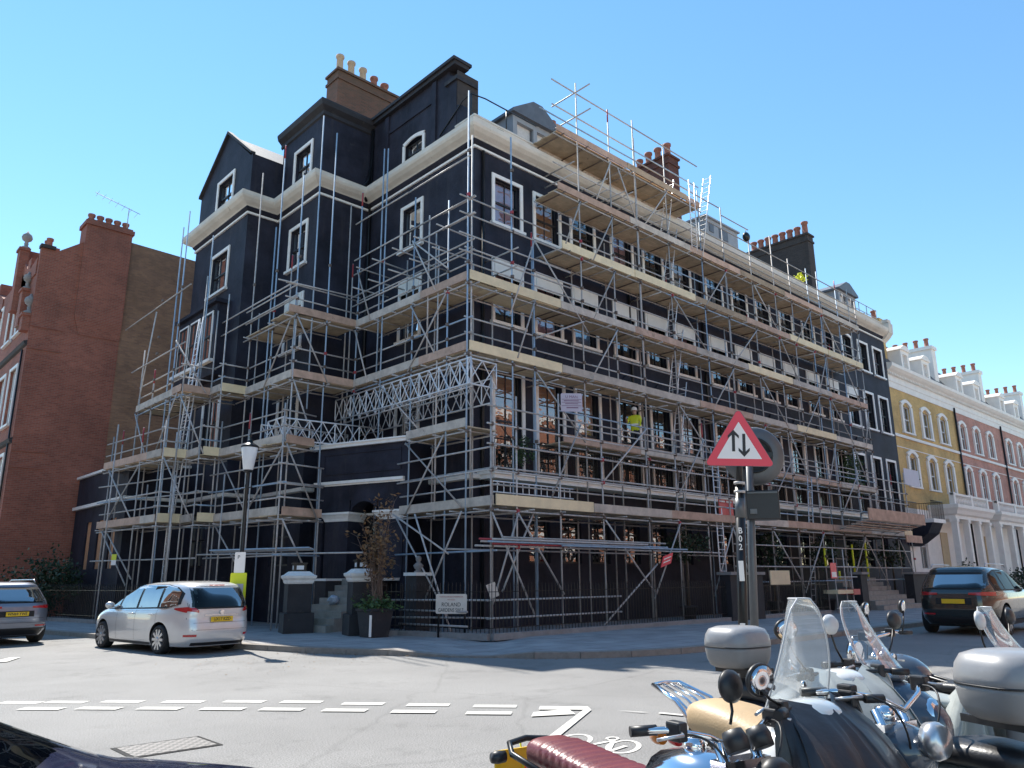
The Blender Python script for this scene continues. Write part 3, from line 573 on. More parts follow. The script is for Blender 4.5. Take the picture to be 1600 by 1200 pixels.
# ---------- entrance block, turned towards the street
pa=Vector((-2.34,5.24)); pd=(Vector((-1.2,1.82))-Vector((-2.29,5.09))).normalized(); pn=Vector((pd.y,-pd.x))
if pn.x>0: pn=-pn
FP=Fr(pa,pd,pn); LP=3.7
mb=MB(); wall(mb,pa,pd,pn,0,LP,4.0,5.72,[])
a=[FP.p(u,z) for u,z in ((1.5,4.0),(1.5,3.7))]; 
n=12   # arch spandrels between the capitals
pts=[FP.p(1.5+1.05*k/n,3.62+.32*math.sin(math.pi*k/n)**.6) for k in range(n+1)]
for k in range(n): mb.poly([pts[k],pts[k+1],FP.p(1.5+1.05*(k+1)/n,4.0),FP.p(1.5+1.05*k/n,4.0)]); mb.poly([pts[k],pts[k+1],pts[k+1]-FP.N*.6,pts[k]-FP.N*.6])
FP.bar(mb,.35,1.45,3.62,4.0,-.8,0); FP.bar(mb,2.6,3.7,3.62,4.0,-.8,0); FP.bar(mb,0,.35,.1,4.0,-.8,0)
FP.bar(mb,.45,1.4,1.55,3.34,-.8,-.02); FP.bar(mb,2.62,3.55,1.55,3.34,-.8,-.02); FP.bar(mb,3.55,3.7,.1,4.0,-.8,-.05)
mb.poly([FP.p(LP,.1),FP.p(LP,.1,-2.5),FP.p(LP,5.72,-2.5),FP.p(LP,5.72)]); mb.poly([FP.p(0,5.72),FP.p(LP,5.72),FP.p(LP,5.72,-2.5),FP.p(0,5.72,-2.5)]); mb.poly([FP.p(0,.1),FP.p(0,5.72),FP.p(0,5.72,-1.5),FP.p(0,.1,-1.5)])
FP.bar(mb,0,LP,.1,1.5,-2.2,-.9)
FP.bar(mb,.352,1.45,.1,1.56,-.85,.004); FP.bar(mb,2.55,LP-.02,.1,1.56,-.85,.0)
P_=mb.build('portico','stucco',B)
mb=MB()
FP.bar(mb,1.45,2.55,1.55,3.7,-.95,-.9); mb.build('entrance_door','cdark',B)
mb=MB(); FP.bar(mb,1.75,2.35,2.6,3.35,-.899,-.87); mb.build('door_glass','glass',B)
mb=MB(); FP.bar(mb,1.46,2.54,3.55,3.62,-.85,-.7); mb.build('door_header','white',B)
def capital(u0,u1):
    m_=MB()
    m_.loft([[FP.p(u0-o,z,-.8),FP.p(u1+o,z,-.8),FP.p(u1+o,z,d),FP.p(u0-o,z,d)] for o,z,d in ((.0,3.34,.0),(.02,3.38,.02),(.03,3.42,.03),(.1,3.52,.1),(.14,3.56,.14),(.14,3.62,.14))],sm=False)
    m_.build('capital','white',B)
capital(.45,1.4); capital(2.62,3.55)
mb=MB(); FP.bar(mb,.0,3.6,4.53,4.62,0,.12); FP.bar(mb,.05,3.6,4.48,4.53,0,.05); mb.build('portico_string','white',B)
mb=MB(); FP.bar(mb,-.05,LP+.08,5.72,5.82,-.3,.12); FP.bar(mb,-.05,LP+.1,5.82,5.87,-.32,.17); mb.build('portico_coping','white',B)
mb=MB()
for (a,b,c,d) in ((.3,3.45,5.5,5.54),(.3,3.45,4.85,4.89),(.3,.34,4.89,5.5),(3.41,3.45,4.89,5.5)): FP.bar(mb,a,b,c,d,0,.03)
mb.build('panel_moulding','stucco',B)
mb=MB(); FP.bar(mb,1.1,2.95,3.62,3.63,0,.001)
# steps and side walls
mb=MB(); n=8
for i in range(n):
    z=1.55-i*(1.43/n); d0=-.1+i*.285; FP.bar(mb,1.44-.03*i,2.7,.08,z,d0,d0+.30 if i<n-1 else d0+.35)
mb.build('entrance_steps','step',B)
mb=MB(); FP.bar(mb,1.0,1.42,.08,1.5,-.1,.9); mb.build('step_wall','stucco_dusty',B); mb=MB(); FP.bar(mb,2.72,3.1,.08,1.5,-.1,.9); mb.build('step_wall','stucco_dusty',B)
mb=MB(); FP.bar(mb,.75,1.45,1.5,1.57,-.1,.94); mb.build('step_coping','white',B); mb=MB(); FP.bar(mb,2.7,3.5,1.5,1.58,-.1,.94); mb.build('step_coping','white',B)
# low left extension
EA=Vector((-5.75,20.0)); EB=Vector((-5.75,13.2))
mb=MB(); wall(mb,(-5.75,0),(0,1),(-1,0),13.6,20,-.1,5.85,[(14.2,14.9,2.0,3.9),(15.8,16.5,2.0,3.9),(17.4,18.1,2.0,3.9)],.1); mb.box((-5.75,13.3,-.1),(-3.4,13.6,5.85)); mb.box((-5.55,13.7,-.1),(-3,20,5.8)); mb.build('side_extension','stucco',B)
FE=Fr((-5.75,0),(0,1),(-1,0))
for u in (14.2,15.8,17.4):
    mb=MB(); FE.bar(mb,u,u+.7,2.0,3.9,-.1,-.07); mb.build('blind_panel','cbrown',B)
mb=MB(); FE.bar(mb,13.2,20.0,4.5,4.63,0,.15); mb.box((-5.9,13.15,4.5),(-3.5,13.3,4.63)); mb.build('string_course','white',B)
mb=MB(); FE.bar(mb,13.2,20.0,5.85,5.95,-.2,.12); mb.box((-5.87,13.15,5.85),(-3.5,13.5,5.95)); mb.build('parapet_coping','white',B)
mb=MB(); band(mb,[(-3.5,13.3),(-3.5,9.75),(-2.2,9.75),(-2.2,6.45),(-1.8,6.45)],[(0,4.45),(.1,4.48),(.12,4.6),(0,4.62)]); mb.build('string_course','white',B)
# basement plinth band
# ---------- roof furniture
def stack(x0,x1,y0,y1,z0,z1,mat,potlist,cap=True,name='chimney'):
    mb=MB(); mb.box((x0,y0,z0),(x1,y1,z1-.5)); mb.box((x0-.05,y0-.05,z1-.5),(x1+.05,y1+.05,z1-.38)); mb.box((x0,y0,z1-.38),(x1,y1,z1-.1)); mb.box((x0-.07,y0-.07,z1-.1),(x1+.07,y1+.07,z1))
    c=mb.build(name,mat,B)
    for (x,y,h,r,pm) in potlist: pots([(x,y,z1)],c,'chimney_pot',pm,r,h)
    return c
stack(-1.15,1.8,7.45,8.35,19.3,22.2,'chimbrick',[(-.85,7.9,.95,.15,'potpale'),(-.3,7.9,.9,.15,'potpale'),(.28,7.9,.85,.15,'potpale'),(.85,7.9,.7,.15,'pot'),(1.4,7.9,.6,.16,'pot')])
stack(12.6,13.4,.9,3.1,17.0,20.85,'dredbrick',[(13,1.2,.75,.16,'pot'),(13,1.75,.75,.16,'pot'),(13,2.3,.75,.16,'pot'),(13,2.85,.6,.16,'pot')])
stack(25.6,26.3,.6,4.7,17.0,20.8,'sootbrick',[(25.95,.85+i*.47,.85 if i==0 else .65,.17,'pot') for i in range(8)])
stack(5.6,6.2,1.7,2.5,17.6,19.6,'dredbrick',[(5.9,2.0,.5,.15,'pot')])
def dormer(x0,x1,y,z0,z1,zt,mat='lead',winn=2):
    mb=MB(); mb.box((x0,y,z0),(x0+.22,y+2.2,z1)); mb.box((x1-.22,y,z0),(x1,y+2.2,z1)); mb.box((x0+.22,y,z0),(x1-.22,y+2.2,z0+.7)); mb.box((x0+.22,y,z1-.25),(x1-.22,y+2.2,z1)); mb.box((x0+.22,y+.3,z0+.7),(x1-.22,y+2.2,z1-.25))
    mb.box(((x0+x1)/2-.1,y,z0+.7),((x0+x1)/2+.1,y+.3,z1-.25))
    d=mb.build('dormer','leadlight' if mat=='lead' else mat,B)
    mb=MB(); xm=(x0+x1)/2
    mb.extr([(x0-.15,y-.18,z1),(x1+.15,y-.18,z1),(x1+.15,y-.18,z1+.12),(xm+.25,y-.18,zt),(xm-.25,y-.18,zt),(x0-.15,y-.18,z1+.12)],(0,2.5,0)); mb.build('dormer_roof',mat,d)
    F=Fr((0,y),(1,0),(0,-1)); w=(x1-x0-.64)/2
    for a in (x0+.22,(x0+x1)/2+.1):
        mb=MB(); F.bar(mb,a,a+w,z0+.7,z1-.25,-.2,-.16); p=mb.build('window_blind','cwhite',d)
        mb=MB()
        for q in (a,a+w-.05): F.bar(mb,q,q+.05,z0+.7,z1-.25,-.16,-.1)
        F.bar(mb,a+.05,a+w-.05,(z0+z1)/2+.2,(z0+z1)/2+.25,-.16,-.1); mb.build('sash_frame','lead',d)
dormer(3.0,5.4,1.3,16.9,18.9,19.75); dormer(30.6,33.0,1.3,16.9,18.8,19.5)
mb=MB(); mb.box((16.2,1.4,17.5),(19.2,3.6,19.0)); mb.box((16.1,1.3,19.0),(19.3,3.7,19.08)); o=mb.build('rooftop_plant_box','leadlight',B)
mb=MB(); mb.box((16.5,1.37,18.3),(16.9,1.4,18.8)); mb.build('louvre','lead',o); mb=MB(); mb.box((17.4,1.37,18.2),(18.2,1.4,18.8)); mb.build('louvre','lead',o)
mb=MB(); z=17.75
mb.path([(-.05,1.9,16.9),(-.05,.6,17.7),(-.05,.15,z),(.5,.05,z),(3.0,.05,z)],.025,6); mb.tube((-.05,.15,16.7),(-.05,.15,z),.022,6); mb.tube((1.5,.05,16.8),(1.5,.05,z),.022,6); mb.build('roof_handrail','iron',B)
mb=MB()
for zz in (17.2,17.7): mb.tube((28.5,.2,zz),(33.2,.2,zz),.022,6)
for x in (28.5,29.6,30.7,31.8,33.2): mb.tube((x,.2,16.8),(x,.2,17.7),.022,6)
mb.build('roof_handrail','steel',B)
# far end details: balcony over the side door, brackets, projecting board
mb=MB(); mb.box((33.31,-1.5,4.5),(35.2,-.0,4.72)); mb.build('end_balcony_slab','white',B)
mb=MB(); mb.extr([(33.32,-.01,4.5),(33.32,-1.4,4.5),(33.32,-1.1,3.9),(33.32,-.4,3.4),(33.32,-.01,3.2)],(1.7,0,0)); mb.build('end_balcony_bracket','stucco',B)
mb=MB(); 
for k in range(15): mb.tube((33.35+k*.13,-1.45,4.72),(33.35+k*.13,-1.45,5.75),.011,4)
for k in range(11): mb.tube((35.15,-1.45+k*.13,4.72),(35.15,-1.45+k*.13,5.75),.011,4)
mb.tube((33.3,-1.45,5.75),(35.2,-1.45,5.75),.02,6); mb.tube((35.15,-1.45,5.75),(35.15,0,5.75),.02,6); mb.build('end_balcony_railing','iron',B)
# ================= RED BRICK BUILDING at the left
RB=empty('red_brick_building','tall red brick building at the left edge with a blank side wall and a chimney','building',(-5,20,0))
mb=MB(); mb.extr([(-8.498,20.02,-.1),(-8.498,20.02,16.1),(-8.0,20.02,16.2),(-7.9,20.02,16.05),(-6.8,20.02,16.9),(-4.85,20.02,16.9),(-4.85,20.02,-.1)],(0,.3,0)); mb.extr([(-7.98,20.32,-.1),(-7.98,20.32,15.6),(-6.8,20.32,16.9),(-4.85,20.32,16.9),(-4.85,20.32,-.1)],(0,12,0)); mb.build('side_wall','redbrick',RB)
mb=MB(); mb.extr([(-4.85,20.04,-.1),(-4.85,20.04,17.45),(-1.0,20.04,17.35),(2,20.04,17.3),(2,20.04,-.1)],(0,12,0)); mb.build('rear_side_wall','brownbrick',RB)
mb=MB(); mb.box((-6.85,19.9,13.2),(-4.85,20.9,17.75)); mb.box((-6.92,19.82,17.75),(-4.78,21,17.95)); mb.box((-6.85,19.9,17.95),(-4.85,20.9,18.05)); mb.extr([(-6.85,19.9,13.2),(-4.85,19.9,13.2),(-4.85,19.99,12.4),(-6.6,19.99,12.4)],(0,.9,0))
ch=mb.build('chimney','redbrick',RB)
for k in range(5): pots([(-6.6+k*.38,20.4,18.05)],ch,'chimney_pot','pot',.14,.42)
for z in (12.4,11.4,6.9,6.2):
    mb=MB(); mb.box((-8.49,19.98,z),(-7.2,20.02,z+.06)); mb.build('brick_ledge','redbrick',RB)
mb=MB(); mb.box((-8.55,19.9,16.1),(-7.95,20.3,16.25)); mb.build('parapet_corner','sootbrick',RB)
mb=MB(); mb.tube((-5.1,20.1,18.0),(-5.1,20.1,19.2),.02,6); mb.path([(-6.6,20.3,19.6),(-4.6,20.0,19.0)],.015,6)
for k in range(7): t=k/6; mb.tube((-6.5+1.8*t,20.0,19.6-.55*t),(-6.5+1.8*t,20.6,19.55-.55*t),.008,4)
mb.build('television_aerial','steel',RB)
# street front of the red building
FRB=Fr((-8.5,20.02),(0,1),(-1,0)); hs=[(1.2,2.6,8.2,10.8),(3.6,5.0,8.2,10.8),(1.2,2.6,4.0,6.8),(1.6,3.0,12.6,15.0),(7,8.4,8.2,10.8),(7,8.4,12.6,15.0),(10,11.4,8.2,10.8),(3.9,5.2,12.6,15)]
mb=MB(); wall(mb,(-8.501,20.02),(0,1),(-1,0),0,14,-.1,15.7,hs,.2); mb.build('front_wall','redbrick',RB)
for a,b,c,d in hs: window(FRB,RB,a,b,c,d,curtain='cwhite',sash='sashw',ccover=.9)
for y0,zt in ((20.3,16.1),(22.2,17.1),(27.5,16.9)):
    mb=MB(); mb.extr([(-8.55,y0,14.9),(-8.55,y0+3.2,14.9),(-8.55,y0+3.2,15.7),(-8.55,y0+1.9,zt-.6),(-8.55,y0+1.9,zt),(-8.55,y0+1.3,zt),(-8.55,y0+1.3,zt-.6),(-8.55,y0,15.7)],(.6,0,0)); mb.build('gable','redbrick',RB)
def finial(p,s=1):
    mb=MB(); mb.lathe(p,[(.2*s,0),(.2*s,.12*s),(.08*s,.2*s),(.1*s,.32*s),(.07*s,.4*s),(.2*s,.5*s),(.24*s,.62*s),(.2*s,.76*s),(.08*s,.86*s),(.02*s,.98*s)],12); mb.build('finial','plinthstone',RB)
finial((-8.55,20.4,13.0)); finial((-8.6,21.3,14.4),.9); finial((-8.55,23.5,17.1),1); 
for a,b in (((-8.8,20.15,12.2),(-8.5,20.65,13.0)),((-8.8,21.05,12.6),(-8.5,21.55,14.4)),((-8.8,23.2,13.9),(-8.4,23.8,17.1))):
    mb=MB(); mb.box(a,b); mb.box((a[0]-.06,a[1]-.06,b[2]-.14),(b[0]+.02,b[1]+.06,b[2]-.01)); mb.build('finial_base','redbrick',RB)
mb=MB(); mb.poly([(-8.4,20.4,15.7),(-8.4,34,15.7),(-4.9,34,17),(-4.9,20.4,16.2)]); mb.build('roof','pot',RB)
mb=MB(); mb.box((-8.0,22.0,15),(-7.4,23,17.0)); c=mb.build('chimney','redbrick',RB); pots([(-7.8,22.3,17.0),(-7.8,22.7,17.0)],c,'chimney_pot','pot',.13,.5)
mb=MB(); mb.tube((-8.56,20.5,.1),(-8.56,20.5,11.4),.04,8); mb.build('downpipe','iron',RB)
mb=MB(); band(mb,[(-8.5,34),(-8.5,20.02)],[(0,7.2),(.1,7.25),(.15,7.4),(0,7.45)]); band(mb,[(-8.5,34),(-8.5,20.02)],[(0,11.5),(.1,11.55),(.15,11.7),(0,11.75)]); mb.build('string_course','sootbrick',RB)
# ================= HOUSES at the right
def house(label,name,x0,x1,y,brick,wx,ww,dorm,baymat='stonewhite',stackx=None,group='terraced houses beyond the black building',bay=None,pedi=True):
    H=empty(name,label,'house',(x0,y,0),0,group); F=Fr((0,y),(1,0),(0,-1)); hs=[]
    for x in wx: hs+= [(x,x+ww,10.3,12.0),(x,x+ww,6.9,8.75)]
    mb=MB(); wall(mb,(0,y),(1,0),(0,-1),x0,x1,5.5,13.0,hs); mb.box((x0,y+.4,-.1),(x1,y+11,14.4)); mb.build('wall',brick,H)
    mb=MB(); wall(mb,(0,y-.03),(1,0),(0,-1),x0,x1,-.1,5.5,[(wx[0],wx[0]+ww,1.9,4.6)]); mb.build('ground_floor_wall',baymat,H)
    for a,b,c,d in hs:
        window(F,H,a,b,c,d,cols=2,rows=2,surround=baymat,sash='sashw',curtain=random.choice(['cwhite','cwhite','cblue','cdark']),ccover=random.choice([.35,.55,.8]),arch=.28,sw=.26,depth=.15,proud=.12)
    window(Fr((0,y-.03),(1,0),(0,-1)),H,wx[0],wx[0]+ww,1.9,4.6,cols=2,surround=None,sash='sashw',curtain='cbrown',ccover=.5,sill=False)
    mb=MB(); band(mb,[(x0,y),(x1,y)],[(.0,12.95),(.05,12.95),(.08,13.3),(.12,13.35),(.12,13.75),(.45,13.95),(.6,14.1),(.62,14.3),(0,14.4)])
    k=x0+.15
    while k<x1-.1: F.bar(mb,k,k+.1,13.72,13.92,.12,.3); k+=.26
    mb.build('cornice',baymat,H)
    mb=MB(); F.bar(mb,x0,x1,9.85,10.02,0,.1); F.bar(mb,x0,x1,9.2,9.25,0,.04); mb.build('string_course',baymat,H)
    mb=MB(); mb.poly([(x0,y+.1,14.4),(x1,y+.1,14.4),(x1,y+2.2,17.2),(x0,y+2.2,17.2)]); mb.poly([(x0,y+2.2,17.2),(x1,y+2.2,17.2),(x1,y+11,17.4),(x0,y+11,17.4)]); mb.build('mansard_roof','slate',H)
    for dx in dorm:
        mb=MB(); mb.box((dx,y+.1,14.4),(dx+.3,y+2.2,16.0)); mb.box((dx+1.1,y+.1,14.4),(dx+1.4,y+2.2,16.0)); mb.box((dx+.3,y+.1,15.75),(dx+1.1,y+2.2,16.0)); mb.box((dx+.3,y+.1,14.4),(dx+1.1,y+2.2,14.6))
        mb.extr([(dx-.1,y,16.0),(dx+1.5,y,16.0),(dx+1.45,y,16.1),(dx+.95,y,16.35),(dx+.45,y,16.35),(dx-.05,y,16.1)],(0,2.2,0)); d=mb.build('dormer',baymat,H)
        mb=MB(); F.bar(mb,dx+.3,dx+1.1,14.6,15.75,-.3,-.25); mb.build('dormer_pane','cwhite',d); mb=MB(); F.bar(mb,dx+.3,dx+1.1,15.15,15.2,-.25,-.2); F.bar(mb,dx+.68,dx+.72,14.6,15.75,-.25,-.2); mb.build('dormer_bar','sashw',d)
    if bay:
        b0,b1=bay
        mb=MB(); d=1.5; mb.box((b0,y-d,5.15),(b1,y-.03,5.75)); band(mb,[(b0,y-.03),(b0,y-d),(b1,y-d),(b1,y-.03)],[(0,5.15),(.12,5.25),(.2,5.45),(.3,5.6),(.3,5.8),(0,5.85)])
        n=4
        for k in range(n):
            xx=b0+(b1-b0-.34)*k/(n-1); mb.box((xx,y-d,.1),(xx+.34,y-d+.34,4.75)); mb.box((xx-.05,y-d-.05,4.75),(xx+.39,y-d+.39,4.95)); mb.box((xx-.05,y-d-.05,.1),(xx+.39,y-d+.39,.6))
        mb.box((b0,y-d+.02,4.95),(b1,y-.03,5.15)); mb.build('porch',baymat,H)
        mb=MB(); z0=5.85
        for k in range(int((b1-b0)/.3)): mb.lathe((b0+.15+k*.3,y-d+.05,z0),[(.07,0),(.04,.1),(.08,.25),(.04,.45),(.07,.55)],8)
        mb.box((b0,y-d-.03,z0+.55),(b1,y-d+.15,z0+.68)); 
        for xx in (b0,b1-.3,(b0+b1)/2-.15): mb.box((xx,y-d-.05,z0),(xx+.3,y-d+.25,z0+.72))
        mb.build('balustrade',baymat,H)
        mb=MB(); F.bar(mb,b0+1.2,b0+2.4,.2,4.2,.03,.08); mb.build('door','tan',H)
    if stackx:
        mb=MB(); mb.box((stackx-.4,y+.9,15),(stackx+.4,y+4.6,17.9)); mb.box((stackx-.5,y+.8,17.9),(stackx+.5,y+4.7,18.15)); c=mb.build('chimney',stackm,H)
        for k in range(5): pots([(stackx,y+1.3+k*.75,18.15)],c,'chimney_pot','pot',.16,.7)
    mb=MB(); mb.tube((x1-.1,y-.1,.1),(x1-.1,y-.1,13.2),.07,8); mb.build('downpipe','iron',H)
    return H
stackm='yellowbrick'
house('yellow brick house next to the black building with white arched window frames','terraced_house',33.35,45.4,.3,'yellowbrick',[35.6,38.85,42.0],1.3,[37.0,40.6],bay=(38.0,44.6),stackx=36.5)
stackm='stonewhite'
house('pinkish red brick house with a white porch, beyond the yellow brick house','terraced_house',45.4,56.0,.3,'roughred',[46.0,49.1,52.2],1.2,[47.3,51.2],bay=(46.6,54.8),stackx=45.9)
house('pale brick house beyond the pinkish red brick house, its dormers white','terraced_house',56.0,67.5,.3,'roughred',[57.0,60.0,63.2],1.3,[57.6,61.6],bay=(58.2,65.6),stackx=56.4)
house('farthest of the terraced houses, at the right edge of the picture','terraced_house',67.5,90,.3,'yellowbrick',[69,73,77,81],1.4,[70,76,82],bay=(71,80),stackx=68)
# ================= buildings across the road (seen only as reflections in the windows)
def opposite(name,label,x0,x1,y0,y1,facing,h=14):
    H=empty(name,label,'building',((x0+x1)/2,(y0+y1)/2,0))
    if facing=='y': F=Fr((0,y1),(-1,0),(0,1)); O=(0,y1); D=(-1,0); Nn=(0,1); us=(-x1,-x0)
    else: F=Fr((x1,0),(0,1),(1,0)); O=(x1,0); D=(0,1); Nn=(1,0); us=(y0,y1)
    hs=[]; u=us[0]+1.5
    while u<us[1]-2:
        for z in (1.6,5.4,9.0): hs.append((u,u+1.2,z,z+2.1))
        u+=3.1
    mb=MB(); wall(mb,O,D,Nn,us[0],us[1],0,h,hs,.2); mb.box((x0,y0,0),(x1-(.5 if facing!='y' else 0),y1-(.5 if facing=='y' else 0),h-.1)); mb.build('wall','orangebrick',H)
    mb=MB()
    for a,b,c,d in hs: F.bar(mb,a,b,c,d,-.2,-.15); 
    mb.build('window_panes','cdark',H); mb=MB()
    for z in (.0,4.4,8.2,13.2): F.bar(mb,us[0],us[1],z+.2,z+.55,.0,.15)
    for a,b,c,d in hs: F.bar(mb,a-.15,a,c,d,0,.1); F.bar(mb,b,b+.15,c,d,0,.1); F.bar(mb,a-.15,b+.15,d,d+.25,0,.12)
    mb.build('white_stonework','stonewhite',H)
opposite('opposite_terrace','orange brick terrace on the far side of the road behind the photographer','building' and -8,48,-36,-24,'y') if False else opposite('opposite_terrace','orange brick terrace across the road behind the photographer, facing the long front',-8,60,-36,-24,'y')
opposite('opposite_block','orange brick block across the side street, behind the photographer to the left',-42,-30,-20,30,'x')
# ================= SCAFFOLDING
S=empty('scaffolding','tube and board scaffolding covering both fronts of the black building, with decks, braces and ladders','scaffolding',(-1.3,-1.3,0))
ITEMS=[]   # (kind, material, function adding shape to a mesh builder, centre)
rs=random.Random(5)
def T(kind,p0,p1,mat='steel',r=.026,n=8):
    p0=Vector(p0); p1=Vector(p1); ITEMS.append((kind,mat,('t',p0,p1,r,n),(p0+p1)/2))
def BX(kind,a,b,mat): ITEMS.append((kind,mat,('b',a,b),(Vector(a)+Vector(b))/2))
def cpl(p): 
    p=Vector(p); ITEMS.append(('coupler','coupler' if rs.random()<.85 else 'steelred',('c',p),p))
def std(x,y,z0,z1,mat=None):
    T('standard',(x,y,z0),(x,y,z1),mat or ('steelblue' if rs.random()<.18 and z1>8 else 'steel'))
    if rs.random()<.16: T('paint_mark',(x,y,z1-.55),(x,y,z1-.02),'steelred',.027)
def line(kind,p0,p1,ext=.12,mat='steel',maxl=6.3):
    'long tube built of overlapping lengths'
    p0=Vector(p0); p1=Vector(p1); d=(p1-p0); L=d.length; d.normalize(); p0=p0-d*ext; L+=2*ext
    k=max(1,math.ceil(L/maxl)); step=L/k
    for i in range(k):
        o=Vector((rs.uniform(-.006,.006),rs.uniform(-.006,.006),rs.uniform(-.012,.012))); a=p0+d*step*i; b=p0+d*min(L,step*(i+1)+.02)
        T(kind,a+o,b+o,mat if rs.random()<.93 else 'steelblue')
# toe board along a run; nrm = outward
def boards(p0,p1,z,mats,h=.225):
    p0=Vector((p0[0],p0[1],0)); p1=Vector((p1[0],p1[1],0)); L=(p1-p0).length; d=(p1-p0).normalized(); n=Vector((d.y,-d.x,0)); u=0; i=0
    while u<L-.05:
        l=min(3.9,L-u); 
        if L-u-l<.6: l=L-u
        m_=mats[i%len(mats)]; dz=rs.uniform(-.012,.012); off=.03+ (.02 if i%2 else 0)
        a=p0+d*u; ITEMS.append(('toe_board',m_,('x',a,d,n,0,l-.008,off,off+.038,z+dz-.03,z+h+dz+(.04 if m_=='woodnew' else 0)),a+d*l/2+kz*z)); u+=l; i+=1
def deckrun(p0,p1,w,z,first=0.0,mat='deck'):
    'deck of five boards side by side; w = inward width'
    p0=Vector((p0[0],p0[1],0)); p1=Vector((p1[0],p1[1],0)); L=(p1-p0).length; d=(p1-p0).normalized(); n=Vector((-d.y,d.x,0)); u=0
    while u<L-.05:
        l=min(3.9,L-u)
        if L-u-l<.6: l=L-u
        ITEMS.append(('deck','decknew' if (z in (7.97,10.15) and abs(p0.y+d.y*u+1.3)<2.0 and p0.x+d.x*u<2.4) else mat,('d',p0+d*u,d,n,l,w,z),p0+d*(u+l/2)+n*w/2+kz*z))
        k=u+.25
        while k<u+l:
            a=p0+d*k; T('transom',a-n*.18+kz*(z-.065),a+n*(w+.12)+kz*(z-.065+rs.uniform(-.01,.01)),'steel' if rs.random()<.5 else 'coupler',.024,6); k+=1.15+rs.uniform(-.15,.15)
        u+=l
def lift(p0,p1,w,z,mats,rails=True,toe=True,led=True,inner=True,zr=(.55,1.02)):
    'one working lift: outer line p0->p1 (outward on the right of travel), deck inwards'
    deckrun(p0,p1,w+.1,z)
    if toe: boards(p0,p1,z+.04,mats)
    P0=Vector((*p0,0)); P1=Vector((*p1,0)); d=(P1-P0).normalized(); n=Vector((-d.y,d.x,0))
    if led: line('ledger',P0+kz*(z-.12),P1+kz*(z-.12))
    if inner: line('ledger',P0+n*w+kz*(z-.12),P1+n*w+kz*(z-.12))
    if rails:
        for h in zr: line('guard_rail',P0+n*.04+kz*(z+h),P1+n*.04+kz*(z+h))
PALE=['woodnew','woodgrey','woodpink','woodgrey']; GREY=['woodgrey','woodpink','woodgrey']; WARM=['woodpink','woodgrey','woodpink','woodpink']
Z1,Z2,Z3,Z4,Z5,Z6,Z7=3.43,5.7,7.97,10.15,12.35,14.5,16.75
XE=26.3
# ---- long front
XR=[-1.35,.45,1.4,3.72,5.5,7.0,9.0,11.33,13.1,15.33,17.35,18.95,20.8,21.95,24.0,25.45,26.3]
TOP=[16.5,15.6,12.25,19.2,18.9,19.1,18.85,17.6,17.4,16.9,17.35,16.65,16.65,16.8,16.85,16.7,16.2]
for x,t in zip(XR,TOP):
    std(x,-1.3,.12,t,'steelblue' if x<2 else None)
for x,t in ((-1.13,15.05),(7.15,18.4),(13.3,14.2),(22.3,15.3)): std(x,-1.22,8 if x>0 else 3.4,t)
XI=[-.3,.5,2.3,4.3,6.2,8.1,10.1,12.2,14.3,16.4,18.5,20.6,22.7,24.8,26.3]
for x in XI: std(x,-.32,.12,rs.uniform(12.9,14.4) if x>2 else 11.2)
XO=[-1.44,-.5,1.22,3.1,5.35,6.95,8.7,10.2,11.4,13.1,15.2,17.3,19.3,21.4,23.4,25.3,27.0]
for i,x in enumerate(XO): std(x,-2.45,.12,[6.95,6.5,6.85,6.5,6.7,6.4][i%6])
lift((-1.3,-2.45),(27.0,-2.45),2.1,Z1,['woodnew','woodgrey','woodpink','woodgrey','woodpink','woodpink','woodgrey'])
lift((2.6,-1.3),(XE,-1.3),1.0,Z2,WARM)
lift((-1.3,-1.3),(XE,-1.3),1.0,Z3,['woodnew','woodgrey','woodgrey','woodpink','woodgrey'])
lift((-1.3,-1.3),(XE,-1.3),1.0,Z4,['woodnew','woodgrey','woodpink','woodgrey'])
lift((2.75,-1.3),(XE,-1.3),1.0,Z5,['woodnew','woodnew','wood','woodpink'])
lift((2.6,-1.3),(XE,-1.3),1.0,Z6,['woodpink','woodgrey','woodpink','wood'])
lift((2.6,-1.3),(11.4,-1.3),1.15,Z7,['woodpink','wood','woodpink'],zr=(1.05,2.05))
line('guard_rail',(1.9,-1.34,17.3),(12.8,-1.34,17.3)); line('guard_rail',(8,-1.34,16.6),(XE,-1.34,15.75)) if False else None
for z in (15.2,15.75,16.35): line('guard_rail',(11.4,-1.34,z),(XE,-1.34,z))
# plain ledger frames where the corner lifts have no boards
for z in (11.0,11.55,12.2,12.75): line('ledger',(-1.6,-1.36,z),(3.0 if z<12.5 else 2.0,-1.36,z),mat='steel')
for z in (2.35,): line('ledger',(-1.9,-2.5,z),(9.2,-2.5,z)); line('ledger',(-1.9,-1.35,z-.05),(26,-1.35,z-.05))
for z in (4.35,5.05,5.6,6.1): line('ledger',(-1.5,-2.5,z),(27,-2.5,z))
for z in (.55,1.0): line('ledger',(-1.5,-2.5,z),(3.6,-2.5,z),mat='steel')
for z in (1.9,1.35,2.7): line('ledger',(10.3,-2.5,z),(26.5,-2.5,z))
# lift of stored tubes
for k,(dz,x0,x1,m_) in enumerate(((2.47,-1.9,3.9,'steel'),(2.47,-1.7,6.0,'steelblue'),(2.53,-1.6,4.9,'steel'),(2.53,-1.95,4.2,'steelred'),(2.59,-1.2,5.9,'steel'),(2.42,1.0,7.0,'steelblue'),(2.42,-1.5,3.0,'steelred'))):
    T('stored_tube',(x0,-2.58-.055*(k%3),dz),(x1,-2.58-.055*(k%3),dz),m_,.026)
